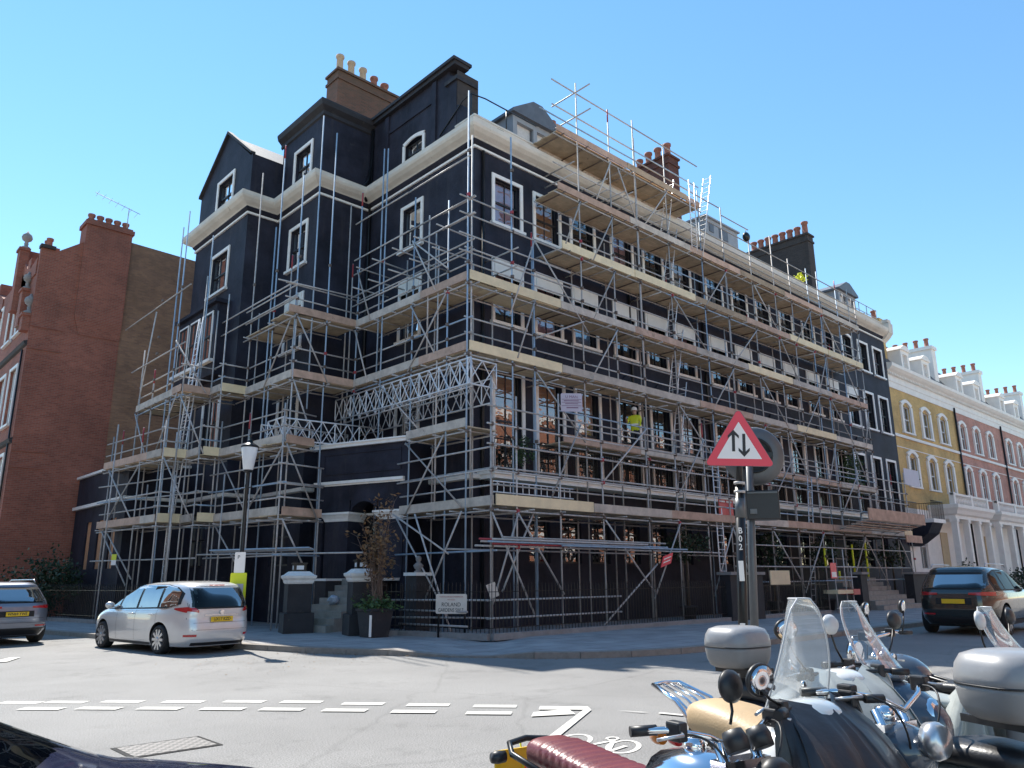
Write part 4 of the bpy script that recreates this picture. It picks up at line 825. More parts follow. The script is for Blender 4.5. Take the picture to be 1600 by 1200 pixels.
# braces long front (outer plane)
def br(x0,z0,x1,z1,y=-1.37,mat='steel'): T('brace',(x0,y,z0),(x1,y,z1),mat)
zl=[Z2,Z3,Z4,Z5,Z6]
for a,b in ((1.4,3.2),):
    br(1.4,12.2,.3,9.4); br(1.4,12.2,3.9,9.6); br(1.4,Z4,.6,Z3+.1); 
br(3.72,Z4-.2,1.4,Z3+.9); br(1.4,Z3-.2,3.6,Z2+.1); br(3.72,Z6-.1,2.9,Z5+.2); br(5.5,Z6-.1,4.3,Z5); br(5.5,Z5-.1,4.2,Z4); br(5.5,Z4-.1,4.0,Z3); br(7.0,Z6,5.9,Z7-.2); br(5.5,Z7-.1,4.6,Z6+.3); br(9.0,Z7-.1,7.4,Z6+.2)
i=0
for zi,(za,zb) in enumerate(((Z2,Z3),(Z3,Z4),(Z4,Z5),(Z5,Z6))):
    for j in range(6,len(XR)-1):
        if (j+zi)%2==0: br(XR[j],zb-.15,XR[j+1],za+.05) if (j//2+zi)%2 else br(XR[j+1],zb-.15,XR[j],za+.05)
for j,(a,b) in enumerate(zip(XO,XO[1:])):
    if j%3!=2: br(a,Z1-.2,b,1.1,-2.52) if j%2 else br(b,Z1-.15,a,.9,-2.52)
br(-1.44,Z1-.2,.1,.55,-2.5,'steel'); br(.2,Z1-.1,-1.0,1.2,-2.4); br(5.35,6.3,3.1,4.4,-2.52); br(8.7,6.3,6.95,4.2,-2.52); br(15.2,6.3,13.1,4.2,-2.52); br(21.4,6.2,19.3,4.2,-2.52); br(2.8,6.2,1.3,3.6,-1.9)
br(5.6,1.95,2.9,.2,-2.5,'steel')
# ties through to the wall
for x in (2.3,4.3,8.1,12.2,16.4,20.6,24.8):
    for z in (Z3-.3,Z5-.25): T('tie',(x,-1.45,z),(x,-.02,z),'steel')
for x,z in ((-1.3,12.75),(-1.3,12.2),(.45,11.6),(.45,11.0),(3.7,17.8),(3.7,18.8),(5.5,15.2)): T('transom',(x,-2.0 if z>15 else -1.6,z),(x,0 if z<13 else -.1,z),'steel')
for x in (3.7,5.5,7,9,11.33,): 
    for z in (15.3,15.75): T('transom',(x-.4,-1.5,z),(x-.4,-.05,z),'steel')
# ladders
def ladder(p0,p1,wv,kind='ladder',rung=.25,r=.018,mat='alu'):
    ITEMS.append((kind,mat,('l',Vector(p0),Vector(p1),Vector(wv),rung,r),(Vector(p0)+Vector(p1))/2))
for (za,zb) in ((Z1,Z2+1),(Z2,Z3+1),(Z3,Z4+1),(Z4,Z5+1),(Z5,Z6+1),(Z6,Z7+1)):
    ladder((9.3,-1.0,za),(10.1,-1.0,zb),(0,.38,0)); 
ladder((11.2,-1.45,14.5),(12.3,-1.45,18.6),(.0,.38,0)); ladder((10.2,-1.6,14.5),(10.3,-1.6,17.6),(.38,0,0))
ladder((-.6,-1.6,3.9),(2.7,-1.6,3.9),(0,0,.3)); ladder((8.9,-2.7,.1),(9.6,-2.2,6.2),(.38,0,0)); ladder((17.6,-1.5,.1),(18.4,-1.5,5.9),(.38,0,0))
# ---- left front scaffold
for (x,y,z0,z1,m_) in ((-1.3,-.3,.12,13.1,'steelblue'),(-1.3,.18,3.2,11.7,'steel'),(-1.3,.7,8,12.95,'steel'),(-1.3,1.5,.12,13.9,'steelblue'),(-1.3,3.25,3.4,16.5,'steelblue'),(-1.3,3.5,7.9,16.6,'steelblue'),(-1.3,4.85,3.4,15.4,'steelblue'),(-2.46,4.9,.12,17.4,'steelblue'),(-3.6,4.9,.12,10.9,'steel'),(-3.6,5.0,8.2,15.3,'steelblue'),(-3.0,4.95,7,17.9,'steelblue'),
    (-3.6,6.6,.12,17.2,'steelblue'),(-3.6,6.9,3.4,14.0,'steelblue'),(-3.6,8.4,.12,16.8,'steel'),(-4.5,8.4,.12,11.6,'steel'),(-4.5,9.3,.12,11.2,'steel'),(-5.5,9.3,.12,8.9,'steel'),(-5.5,10.4,.12,15.3,'steelblue'),(-5.5,10.9,3.3,14.8,'steelblue'),(-5.5,12.4,.12,9.4,'steel'),(-5.5,13.9,.12,10.5,'steel'),(-5.9,14.0,2,7.2,'steel'),(-4.6,10.2,8,14.5,'steelblue'),
    (-.3,1.64,.12,13.0,'steel'),(-.3,3.3,5.8,12.5,'steel'),(-2.6,7.5,.12,13.4,'steel'),(-4.3,11.2,.12,13.2,'steel'),(-3.5,8.0,.12,11,'steel'),(-1.2,5.8,3.4,15.3,'steel'),(-.95,5.9,5,13,'steel')):
    std(x,y,z0,z1,m_)
for i,(x,y) in enumerate(((-4.4,7.0),(-5.3,8.9),(-5.6,10.6),(-6.3,12.3),(-4.1,5.7))): std(x-.3,y,.12,[4.9,5.0,4.8,7.1,5.2][i])
lift((-1.3,1.85),(-1.3,-2.45),1.1,Z1,GREY); lift((-1.3,1.6),(-1.3,-1.3),1.0,Z2,GREY)
lift((-1.3,4.9),(-1.3,-1.3),1.0,Z3,GREY); lift((-1.3,4.9),(-1.3,-1.3),1.0,Z4,['woodgrey','woodpink'])
lift((-3.6,4.9),(-1.3,4.9),1.2,Z3,['woodpink']); lift((-3.9,4.9),(-1.3,4.9),1.2,Z4,['woodpink'])
lift((-3.6,8.4),(-3.6,4.9),1.1,Z3,GREY); lift((-3.7,8.6),(-3.7,4.9),1.1,Z4,GREY,toe=False,rails=True)
lift((-4.5,8.4),(-3.6,8.4),1.2,Z3,['woodnew']); lift((-4.5,9.3),(-4.5,8.4),1.0,Z3,GREY); lift((-5.5,9.3),(-4.5,9.3),1.2,Z3,['woodpink'])
lift((-5.5,14.0),(-5.5,9.3),1.2,Z3,GREY,led=True)
def lowlift(z,mats2,x_end=-2.6):
    lift((-4.1,4.1),(x_end,4.4),1.0,z,['woodpink']); lift((-4.4,8.3),(-4.1,4.2),1.0,z,GREY); lift((-5.0,8.3),(-4.4,8.3),1.0,z,['woodnew']); lift((-5.1,9.4),(-5.1,8.3),.9,z,GREY)
    lift((-5.9,9.4),(-5.1,9.4),1.0,z,['woodnew']); lift((-6.3,14.4),(-5.9,9.4),1.1,z,['woodpink','woodgrey','woodgrey'])
lowlift(Z1,0); lowlift(Z2-.05,0,-3.0)
for (x,y) in ((-4.15,4.15),(-4.4,8.3),(-5.1,8.3),(-5.1,9.4),(-5.9,9.4),(-6.05,11.2),(-6.25,13.9),(-4.3,6.3),(-2.7,4.35)): std(x,y,.12,6.9 if x<-3 else 5.0)
# open frames and rails above
for z in (11.0,11.35,12.2,12.75): line('guard_rail',(-1.36,5.0,z),(-1.36,-1.5,z))
line('guard_rail',(-1.36,5.0,14.2),(-1.36,-1.3,14.2))
for y in (-.2,1.0,2.2,3.4,4.4): T('transom',(-1.7,y,12.2),(-.2,y,12.15),'steel'); T('transom',(-1.7,y+.2,11.5),(-.2,y+.2,11.5),'steel')
line('guard_rail',(-4.2,4.9,11.2),(-1.3,4.9,11.3)); line('guard_rail',(-3.7,10.8,11.3),(-3.7,4.9,11.3)); line('guard_rail',(-3.7,10.8,10.75),(-3.7,4.9,10.75))
line('guard_rail',(-5.55,16.5,12.0),(-5.55,9.5,12.0)); line('guard_rail',(-5.55,15,9.8),(-5.55,9.5,9.8))
for z in (2.25,4.4,5.0): line('ledger',(-6.4,14.3,z),(-5.0,8.3,z)); line('ledger',(-4.6,8.3,z),(-4.1,4.0,z)); line('ledger',(-4.2,4.05,z),(-2.7,4.35,z)); line('ledger',(-1.35,1.9,z),(-1.35,-2.45,z))
line('ledger',(-2.6,-.2,.75),(-2.3,-2.4,.75)); line('ledger',(-2.6,-.2,.4),(-2.3,-2.4,.4))
for z in (.55,1.0): line('ledger',(-2.9,.3,z),(-1.4,-2.5,z))
line('ledger',(-4.9,8.0,2.35),(-2.6,2.0,2.3)); 
for k in range(4): T('stored_tube',(-4.8-.06*k,7.0,2.4+.02*k),(-3.4-.06*k,3.2,2.4+.02*k),'steelblue' if k%2 else 'steel')
def bl(y0,z0,y1,z1,x=-1.38): T('brace',(x,y0,z0),(x,y1,z1),'steel')
bl(1.5,12.3,.2,10.2); bl(1.5,12.3,-.4,Z5-1.6); bl(1.5,Z4-.1,.2,Z3+.2); bl(-.3,Z4-.2,1.6,Z3-.1); bl(4.85,12.3,3.9,10.2); bl(4.85,Z4-.1,3.9,Z3); bl(1.6,Z2-.1,-1.2,Z1); bl(-.3,Z2-.1,1.5,Z1); bl(3.2,Z3-.2,1.0,Z2+.3)
bl(-1.3,Z1-.1,.4,.8,-1.5); bl(1.8,Z1-.1,-.8,.5,-1.5); bl(.3,Z1-.1,-1.4,.2,-1.9); bl(1.7,Z1,-1.0,2.2,-1.7)
for (a,b) in (((-3.6,4.82,Z4-.1),(-2.3,4.82,Z3-.1)),((-3.6,4.82,Z3-.1),(-2.7,4.82,Z2+.1)),((-4.1,4.0,Z2-.1),(-2.8,4.2,Z1-.1)),((-4.1,4.0,Z1-.1),(-3.0,4.2,1.6)),((-3.68,5.1,Z4-.1),(-3.68,6.8,Z3)),((-5.58,9.2,Z3-.2),(-5.0,8.2,Z2)),((-5.58,9.6,Z3),(-5.58,11.5,Z2)),((-5.9,9.3,Z2-.1),(-5.15,8.3,Z1)),((-5.9,9.3,Z3+1.8),(-5.0,8.5,Z3-.1)),((-6.3,13.9,Z2-.1),(-6.05,11.2,Z1)),((-6.05,11.2,Z2-.1),(-6.3,13.9,Z1)),((-6.3,13.9,Z1-.1),(-6.05,11.2,1.3)),((-6.2,13.7,Z1-.1),(-6.0,11.0,1.6)),((-5.6,13.9,Z3-.1),(-5.9,11.0,Z2-.1)),((-4.4,8.2,Z1-.1),(-4.2,6.1,1.6)),((-4.4,8.2,Z2-.1),(-4.2,6.1,Z1)),((-4.1,4.2,Z2-.1),(-4.3,6.3,Z1)),((-5.5,13.0,11.9),(-5.5,14.0,8.3))): T('brace',a,b)
ladder((-5.3,9.7,.12),(-5.2,9.9,Z2+1),(0,.38,0)); ladder((-5.3,9.6,Z1),(-4.9,9.6,Z3+1),(0,.38,0)); ladder((-5.2,9.8,Z2),(-4.8,9.9,Z4+.9),(0,.38,0)); ladder((-5.0,10.4,5.7),(-4.7,10.4,9.6),(0,.38,0))
# lattice beams
def lattice(p0,p1,h,step=.5,y2=None):
    ITEMS.append(('lattice_beam','alu',('z',Vector(p0),Vector(p1),h,step),(Vector(p0)+Vector(p1))/2))
lattice((-1.36,5.95,6.95),(-1.36,-1.5,6.95),.75); lattice((-.2,6.2,6.6),(-.2,-1.1,6.6),.75); lattice((-1.2,5.6,6.85),(-1.2,-1.35,6.9),.75)
lattice((-3.9,4.75,5.85),(-.15,4.75,5.95),.7); lattice((-3.9,6.3,5.85),(-.6,6.3,5.9),.7); lattice((-3.95,5.7,5.85),(-3.95,4.5,5.85),.7); lattice((-1.4,-1.4,6.95),(-.3,-1.4,6.95),.75)
# fan of boards over the far entrance
for i in range(5): BX('fan_board',(18.6,-2.9-.23*i,3.55+.07*i),(24.8,-2.69-.23*i,3.59+.07*i),'woodpink' if i%2 else 'woodgrey')
BX('fan_board',(18.6,-3.95,3.85),(24.9,-3.9,4.35),'woodpink')
BX('fan_board',(24.9,-3.0,3.1),(26.9,-2.95,3.45),'woodpink')
for x in (18.8,21.0,23.2,24.8): T('brace',(x,-2.5,3.5),(x,-3.95,3.9),'steel')
# yellow foam sleeves on standards
for (x,y,z0,z1) in ((-5.32,8.98,1.1,1.5),(17.3,-2.45,1.9,2.7),(20.0,-2.45,1.7,2.9),(21.4,-2.45,1.5,3.0),(18.5,-2.45,1.4,1.75)): T('foam_sleeve',(x,y,z0),(x,y,z1),'yellow',.045)
# couplers at every crossing of standards and ledgers (approximate positions)
for x,t in zip(XR,TOP):
    for z in (Z2,Z3,Z4,Z5,Z6):
        if z<t: cpl((x,-1.34,z-.12))
for x in XR:
    for z in (Z3+.55,Z3+1.02,Z4+.55,Z4+1.02,Z5+.55): cpl((x,-1.32,z)) if rs.random()<.7 else None
for x in XO:
    for z in (Z1-.12,4.35,5.05,5.6,2.35): cpl((x,-2.48,z))
for (x,y) in ((-1.3,-.3),(-1.3,1.5),(-1.3,3.3),(-1.3,4.85),(-2.46,4.9),(-3.6,4.9),(-3.6,6.6),(-3.6,8.4),(-5.5,10.4),(-5.5,12.4)):
    for z in (Z3-.12,Z4-.12,12.2,Z3+.55,Z3+1.02,Z4+.55): cpl((x,y,z))
def additem(mb,spec):
    k=spec[0]
    if k=='t': mb.tube(spec[1],spec[2],spec[3],spec[4])
    elif k=='b': mb.box(spec[1],spec[2])
    elif k=='c': p=spec[1]; mb.box((-.04,-.045,-.045),(.04,.045,.045),(Vector((1,0,0)),Vector((0,1,0)),kz),p); mb.tube(p+Vector((0,-.02,-.05)),p+Vector((0,-.02,.05)),.04,8)
    elif k=='x': _,a,d,n,u0,u1,d0,d1,z0,z1=spec; mb.box((u0,d0,z0),(u1,d1,z1),(d,n,kz),a)
    elif k=='d':
        _,a,d,n,l,w,z=spec; m_=max(1,round(w/.235)); bw=w/m_
        for i in range(m_):
            mb.box((rs.uniform(0,.05),i*bw+.004,z+rs.uniform(-.003,.003)),(l-.004,(i+1)*bw-.004,z+.038),(d,n,kz),a)
    elif k=='l':
        _,a,b,w,rung,r=spec; mb.tube(a,b,r*1.3,6); mb.tube(a+w,b+w,r*1.3,6); L=(b-a).length; i=.15
        while i<L: p=a.lerp(b,i/L); mb.tube(p,p+w,r*.75,5,caps=False); i+=rung
    elif k=='z':
        _,a,b,h,step=spec; up=kz*h; L=(b-a).length; m_=max(2,round(L/step)); mb.tube(a,b,.026,6); mb.tube(a+up,b+up,.026,6)
        for i in range(m_):
            p=a.lerp(b,i/m_); q=a.lerp(b,(i+1)/m_)
            if i%2==0: mb.tube(p,q+up,.018,5,caps=False); mb.tube(p+up,q,.018,5,caps=False) 
            else: mb.tube(p+up,q,.018,5,caps=False); mb.tube(p,q+up,.018,5,caps=False)
            if i%2==0: mb.tube(p,p+up,.02,5,caps=False)
        mb.tube(b,b+up,.02,5)
groups={}
for it in ITEMS: groups.setdefault(it[0],[]).append(it)
LIM={'transom':60,'coupler':60}
for kind,lst in groups.items():
    lst.sort(key=lambda i:(i[3]-CAMP).length); lim=100
    if len(lst)<=100: near,rest=lst,[]
    else: near,rest=lst[:100],lst[100:]
    for k_,m_,spec,c in near:
        mb=MB(); additem(mb,spec); mb.build(kind,m_,S)
    if rest:
        me_mats={}
        mb=MB(); idx=[]; names=[]
        for k_,m_,spec,c in rest:
            if m_ not in names: names.append(m_)
            n0=len(mb.f); additem(mb,spec); idx+= [names.index(m_)]*(len(mb.f)-n0)
        o=mb.build(kind,names[0],S,kind='stuff')
        for nme in names[1:]: o.data.materials.append(M[nme])
        o.data.polygons.foreach_set('material_index',idx)
# ================= things on and around the scaffold
def board(name,label,cat,p,xd,yd,w,h,mat,lines,rim=None,thick=.02):
    X=Vector(xd).normalized(); Y=Vector(yd).normalized(); Z=X.cross(Y); p=Vector(p)
    t=empty(name,label,cat,tuple(p)); mb=MB(); r=min(w,h)*.08; pts=[]
    for cx,cy,a0 in ((w/2-r,h/2-r,0),(-w/2+r,h/2-r,90),(-w/2+r,-h/2+r,180),(w/2-r,-h/2+r,270)):
        for k in range(4): a=R(a0+k*30); pts.append(p+X*(cx+math.cos(a)*r)+Y*(cy+math.sin(a)*r))
    mb.extr(pts,-Z*thick); mb.build('panel',mat,t)
    for (s,sz,u,v,m_,*sx) in lines: textmesh(s,sz,p+X*u+Y*v+Z*.003,X,Y,m_,t,'lettering',.001,sx=sx[0] if sx else 1)
    return t
ang=Vector((.62,-.60,.02)).normalized()
t=board('hoarding_sign','lilac white contractor notice board fixed to a scaffold pole on the long front','notice board',(1.62,-2.62,6.62),(.80,-.50,.02),(0,0,1),.66,.56,'lilac',[('U MAN',.12,0,.17,'textpurple'),])
mb=MB(); 
for v,a_,b_,q_ in ((.095,-.3,.3,.006),(.05,-.24,.22,.012),(-.0,-.3,.3,.006),(-.04,-.2,.2,.01),(-.1,-.3,.3,.006),(-.16,-.16,.2,.015)): mb.box((a_,v-q_,.003),(b_,v+q_,.006),(Vector((.80,-.50,.02)).normalized(),kz,Vector((-.5,-.8,0)).normalized()),(1.62,-2.62,6.62))
mb.build('ruled_line','textpurple',t)
t=board('letting_board','lilac white projecting board at the far end of the black building above the balcony','notice board',(32.2,-1.0,7.0),(1,0,0),(0,0,1),2.2,.95,'lilac',[])
mb=MB(); mb.tube((33.4,-1.03,7.0),(33.4,-.0,7.0),.03,6); mb.build('bracket','iron',t)
def plain(name,label,cat,a,b,mat,rz=0):
    mb=MB(); mb.box(a,b); o=mb.build(name,mat,None,bevel=.01); return tag(o,label,cat)
t=empty('rooftop_camera','dark round camera on a steel arm reaching out from the top of the scaffolding','camera',(15.0,-1.6,17.0))
mb=MB(); mb.tube((13.0,-1.4,16.95),(15.2,-1.4,16.95),.025,6); mb.tube((15.0,-1.4,16.95),(15.0,-1.4,16.7),.02,6); mb.build('arm','steel',t)
mb=MB(); mb.sphere((15.0,-1.4,16.55),.22,(1,.7,1)); mb.build('housing','iron',t)
t=empty('red_barrier','small red plastic mesh barrier standing on the lowest scaffold deck of the long front','barrier',(9.9,-2.3,3.5))
mb=MB(); x0,x1,z0,z1=9.6,10.5,3.5,4.25
for x in (x0,(x0+x1)/2,x1): mb.tube((x,-2.38,z0),(x,-2.38,z1),.025,6)
for z in (z0+.12,z1-.1,z1): mb.tube((x0,-2.38,z),(x1,-2.38,z),.02,6)
mb.build('frame','hose',t); mb=MB(); mb.box((x0,-2.4,z0+.15),(x1,-2.385,z1-.12)); mb.build('mesh_panel','hose',t)
t=empty('red_warning_sign','red scaffold warning sign tied at a slant below the stored tubes','sign',(5.9,-2.6,2.05))
mb=MB(); X=Vector((1,0,.25)).normalized(); Y=Vector((.45,0,1)).normalized(); mb.box((-.28,-.19,-.01),(.28,.19,.01),(X,Y,Vector((0,-1,0))),(5.95,-2.62,2.08)); mb.build('panel','signred',t)
mb=MB()
for v in (.07,-.05): mb.box((-.2,v-.02,.011),(.2,v+.02,.013),(X,Y,X.cross(Y)),(5.95,-2.62,2.08))
mb.build('pale_stripe','signwhite',t)
t=empty('yellow_scaffold_tag','small yellow and white inspection tag hanging on the left end of the scaffolding','tag',(-6.2,11.8,2.5))
mb=MB(); mb.box((-.13,-.005,-.0),(.13,.005,.2),(Vector((.3,-.95,0)),Vector((-.95,-.3,0)),kz),(-6.35,11.9,2.25)); mb.build('yellow_half','yellow',t); mb=MB(); mb.box((-.13,-.005,-.17),(.13,.005,-.005),(Vector((.3,-.95,0)),Vector((-.95,-.3,0)),kz),(-6.35,11.9,2.25)); mb.build('white_half','signwhite',t)
# ================= CARS: body built from stacked horizontal slices
def interp(tab,z):
    if z<=tab[0][0]: return tab[0][1]
    for (a,b),(c,d) in zip(tab,tab[1:]):
        if z<=c:
            t=(z-a)/(c-a); return b+(d-b)*t
    return tab[-1][1]
class Car:
    def __init__(s,front,rear,width,ztop,cr=.28):
        s.fr,s.re,s.w,s.zt,s.cr=front,rear,width,ztop,cr
    def W(s,x,z):   # half width at (x,z)
        xf,xr,w=interp(s.fr,z),interp(s.re,z),interp(s.w,z); c=(xf+xr)/2; L=max(.05,(xf-xr)/2); t=min(1,abs(x-c)/L); n=5.5
        return w*max(0,(1-t**n))**(1/n)*(1-.045*t*t)
    def section(s,z,n=64):
        xf,xr,w=interp(s.fr,z),interp(s.re,z),interp(s.w,z); c=(xf+xr)/2; L=(xf-xr)/2; P=[]
        for k in range(n):
            a=2*math.pi*(k+.5)/n; ca,sa=math.cos(a),math.sin(a); e=2/5.5
            x=c+L*math.copysign(abs(ca)**e,ca); t=abs(x-c)/L; y=w*math.copysign(abs(sa)**e,sa)*(1-.045*t*t)
            P.append((x,y,z))
        return P
    def rearx(s,y,z):
        xf,xr,w=interp(s.fr,z),interp(s.re,z),interp(s.w,z); c=(xf+xr)/2; L=(xf-xr)/2; t=min(1,abs(y)/(w*.955)); return c-L*max(0,1-t**5.5)**(1/5.5)
    def frontx(s,y,z):
        xf,xr,w=interp(s.fr,z),interp(s.re,z),interp(s.w,z); c=(xf+xr)/2; L=(xf-xr)/2; t=min(1,abs(y)/(w*.955)); return c+L*max(0,1-t**5.5)**(1/5.5)
    def body(s,root,mat,wheels,zs):
        mb=MB(); mb.loft([s.section(z) for z in zs],sm=True); o=mb.build('body',mat,root,local=True)
        # cut wheel arches
        me=o.data; rw=wheels[2]; bm=bmesh.new()
        for wx in wheels[:2]:
            r=rw+.06; n=40
            for sg in (1,-1):
                v0=[bm.verts.new((wx+math.cos(2*math.pi*k/n)*r,sg*.62,rw+math.sin(2*math.pi*k/n)*r)) for k in range(n)]; v1=[bm.verts.new((wx+math.cos(2*math.pi*k/n)*r,sg*1.2,rw+math.sin(2*math.pi*k/n)*r)) for k in range(n)]
                bm.faces.new(v0); bm.faces.new(list(reversed(v1)))
                for k in range(n): bm.faces.new((v0[k],v1[k],v1[(k+1)%n],v0[(k+1)%n]))
        bmesh.ops.recalc_face_normals(bm,faces=bm.faces); cm=bpy.data.meshes.new('cut'); bm.to_mesh(cm); bm.free(); cm.materials.append(M['black'])
        bm=bmesh.new(); bm.from_mesh(me); bmesh.ops.recalc_face_normals(bm,faces=bm.faces); bm.to_mesh(me); bm.free()
        co=bpy.data.objects.new('cut',cm); scene.collection.objects.link(co); me.materials.append(M['black'])
        md=o.modifiers.new('b','BOOLEAN'); md.operation='DIFFERENCE'; md.object=co; md.solver='EXACT'; md.material_mode='TRANSFER'
        mw=o.matrix_world.copy(); co.parent=root
        dg=bpy.context.evaluated_depsgraph_get(); dg.update(); nm=bpy.data.meshes.new_from_object(o.evaluated_get(dg)); o.modifiers.clear(); o.data=nm; bpy.data.objects.remove(co)
        nm.polygons.foreach_set('use_smooth',[True]*len(nm.polygons))
        try: nm.set_sharp_from_angle(angle=R(38))
        except Exception: pass
        return o
    def side(s,par,name,mat,x0,x1,zb,zt,off=.008,sides=(1,-1),nx=14,nz=5,same=False):
        f=lambda q,t: interp(q,t) if isinstance(q,list) else q
        for sg in sides:
            mb=MB(); G=[]
            for i in range(nx+1):
                x=x0+(x1-x0)*i/nx; a,b=f(zb,x),f(zt,x); row=[]
                for j in range(nz+1): z=a+(b-a)*j/nz; row.append(len(mb.v)); mb.v.append(Vector((x,sg*(s.W(x,z)+off),z)))
                G.append(row)
            for i in range(nx):
                for j in range(nz): mb.f.append((G[i][j],G[i+1][j],G[i+1][j+1],G[i][j+1])); mb.sm.append(True)
            mb.build(name,mat,par,local=True)
    def end(s,par,name,mat,y0,y1,z0,z1,off=.008,rear=True,ny=16,nz=5,wrap=None):
        mb=MB(); G=[]
        f=lambda q,t: interp(q,t) if isinstance(q,list) else q
        for i in range(ny+1):
            y=y0+(y1-y0)*i/ny; row=[]
            for j in range(nz+1):
                z=f(z0,y)+(f(z1,y)-f(z0,y))*j/nz; x=(s.rearx(y,z)-off) if rear else (s.frontx(y,z)+off); row.append(len(mb.v)); mb.v.append(Vector((x,y,z)))
            G.append(row)
        for i in range(ny):
            for j in range(nz): mb.f.append((G[i][j],G[i+1][j],G[i+1][j+1],G[i][j+1])); mb.sm.append(True)
        return mb.build(name,mat,par,local=True)
def wheel(par,x,y,r,sg,w=.22,spokes=10,rimmat='alloy'):
    mb=MB(); mb.lathe((x,y-sg*w,r),[(r*.66,0),(r*.93,0),(r,.03),(r,w-.03),(r*.94,w),(r*.70,w-.01),(r*.66,w-.03)],28,ax=(0,sg,0)); t=mb.build('wheel','rubber',par,local=True)
    mb=MB(); mb.lathe((x,y-sg*.03,r),[(r*.77,-.02),(r*.77,.02),(r*.71,.02),(r*.69,-.04)],28,ax=(0,sg,0)); 
    for k in range(spokes):
        a=2*math.pi*k/spokes; d=Vector((math.cos(a),0,math.sin(a))); n=Vector((-math.sin(a),0,math.cos(a))); wd=.030 if spokes>7 else .05
        mb.box((.03,-wd,-.03),(r*.71,wd,.008),(d,n,Vector((0,sg,0))),(x,y-sg*.0,r))
    mb.lathe((x,y,r),[(.055,-.03),(.055,.01),(.03,.015)],14,ax=(0,sg,0)); mb.build('rim',rimmat,t,local=True)
    mb=MB(); mb.lathe((x,y-sg*.08,r),[(r*.66,0),(r*.66,.005)],24,ax=(0,sg,0)); mb.build('brake_disc','black',t,local=True)
def plate(par,car,txt,z,y0=0,mat='yplate',off=.03,w=.52,h=.112):
    x=car.rearx(0,z)-off; mb=MB(); mb.box((x-.012,y0-w/2,z-h/2),(x,y0+w/2,z+h/2)); p=mb.build('number_plate',mat,par,local=True)
    if txt: textmesh(txt,.098,(x-.0135,y0,z),(0,-1,0),(0,0,1),'text',p,'lettering',.0008,sx=.86,local=True,bold=.002)
def zlist(a): 
    out=[]
    for z0,z1,n in a: out+=[z0+(z1-z0)*k/n for k in range(n)]
    return out+[a[-1][1]]
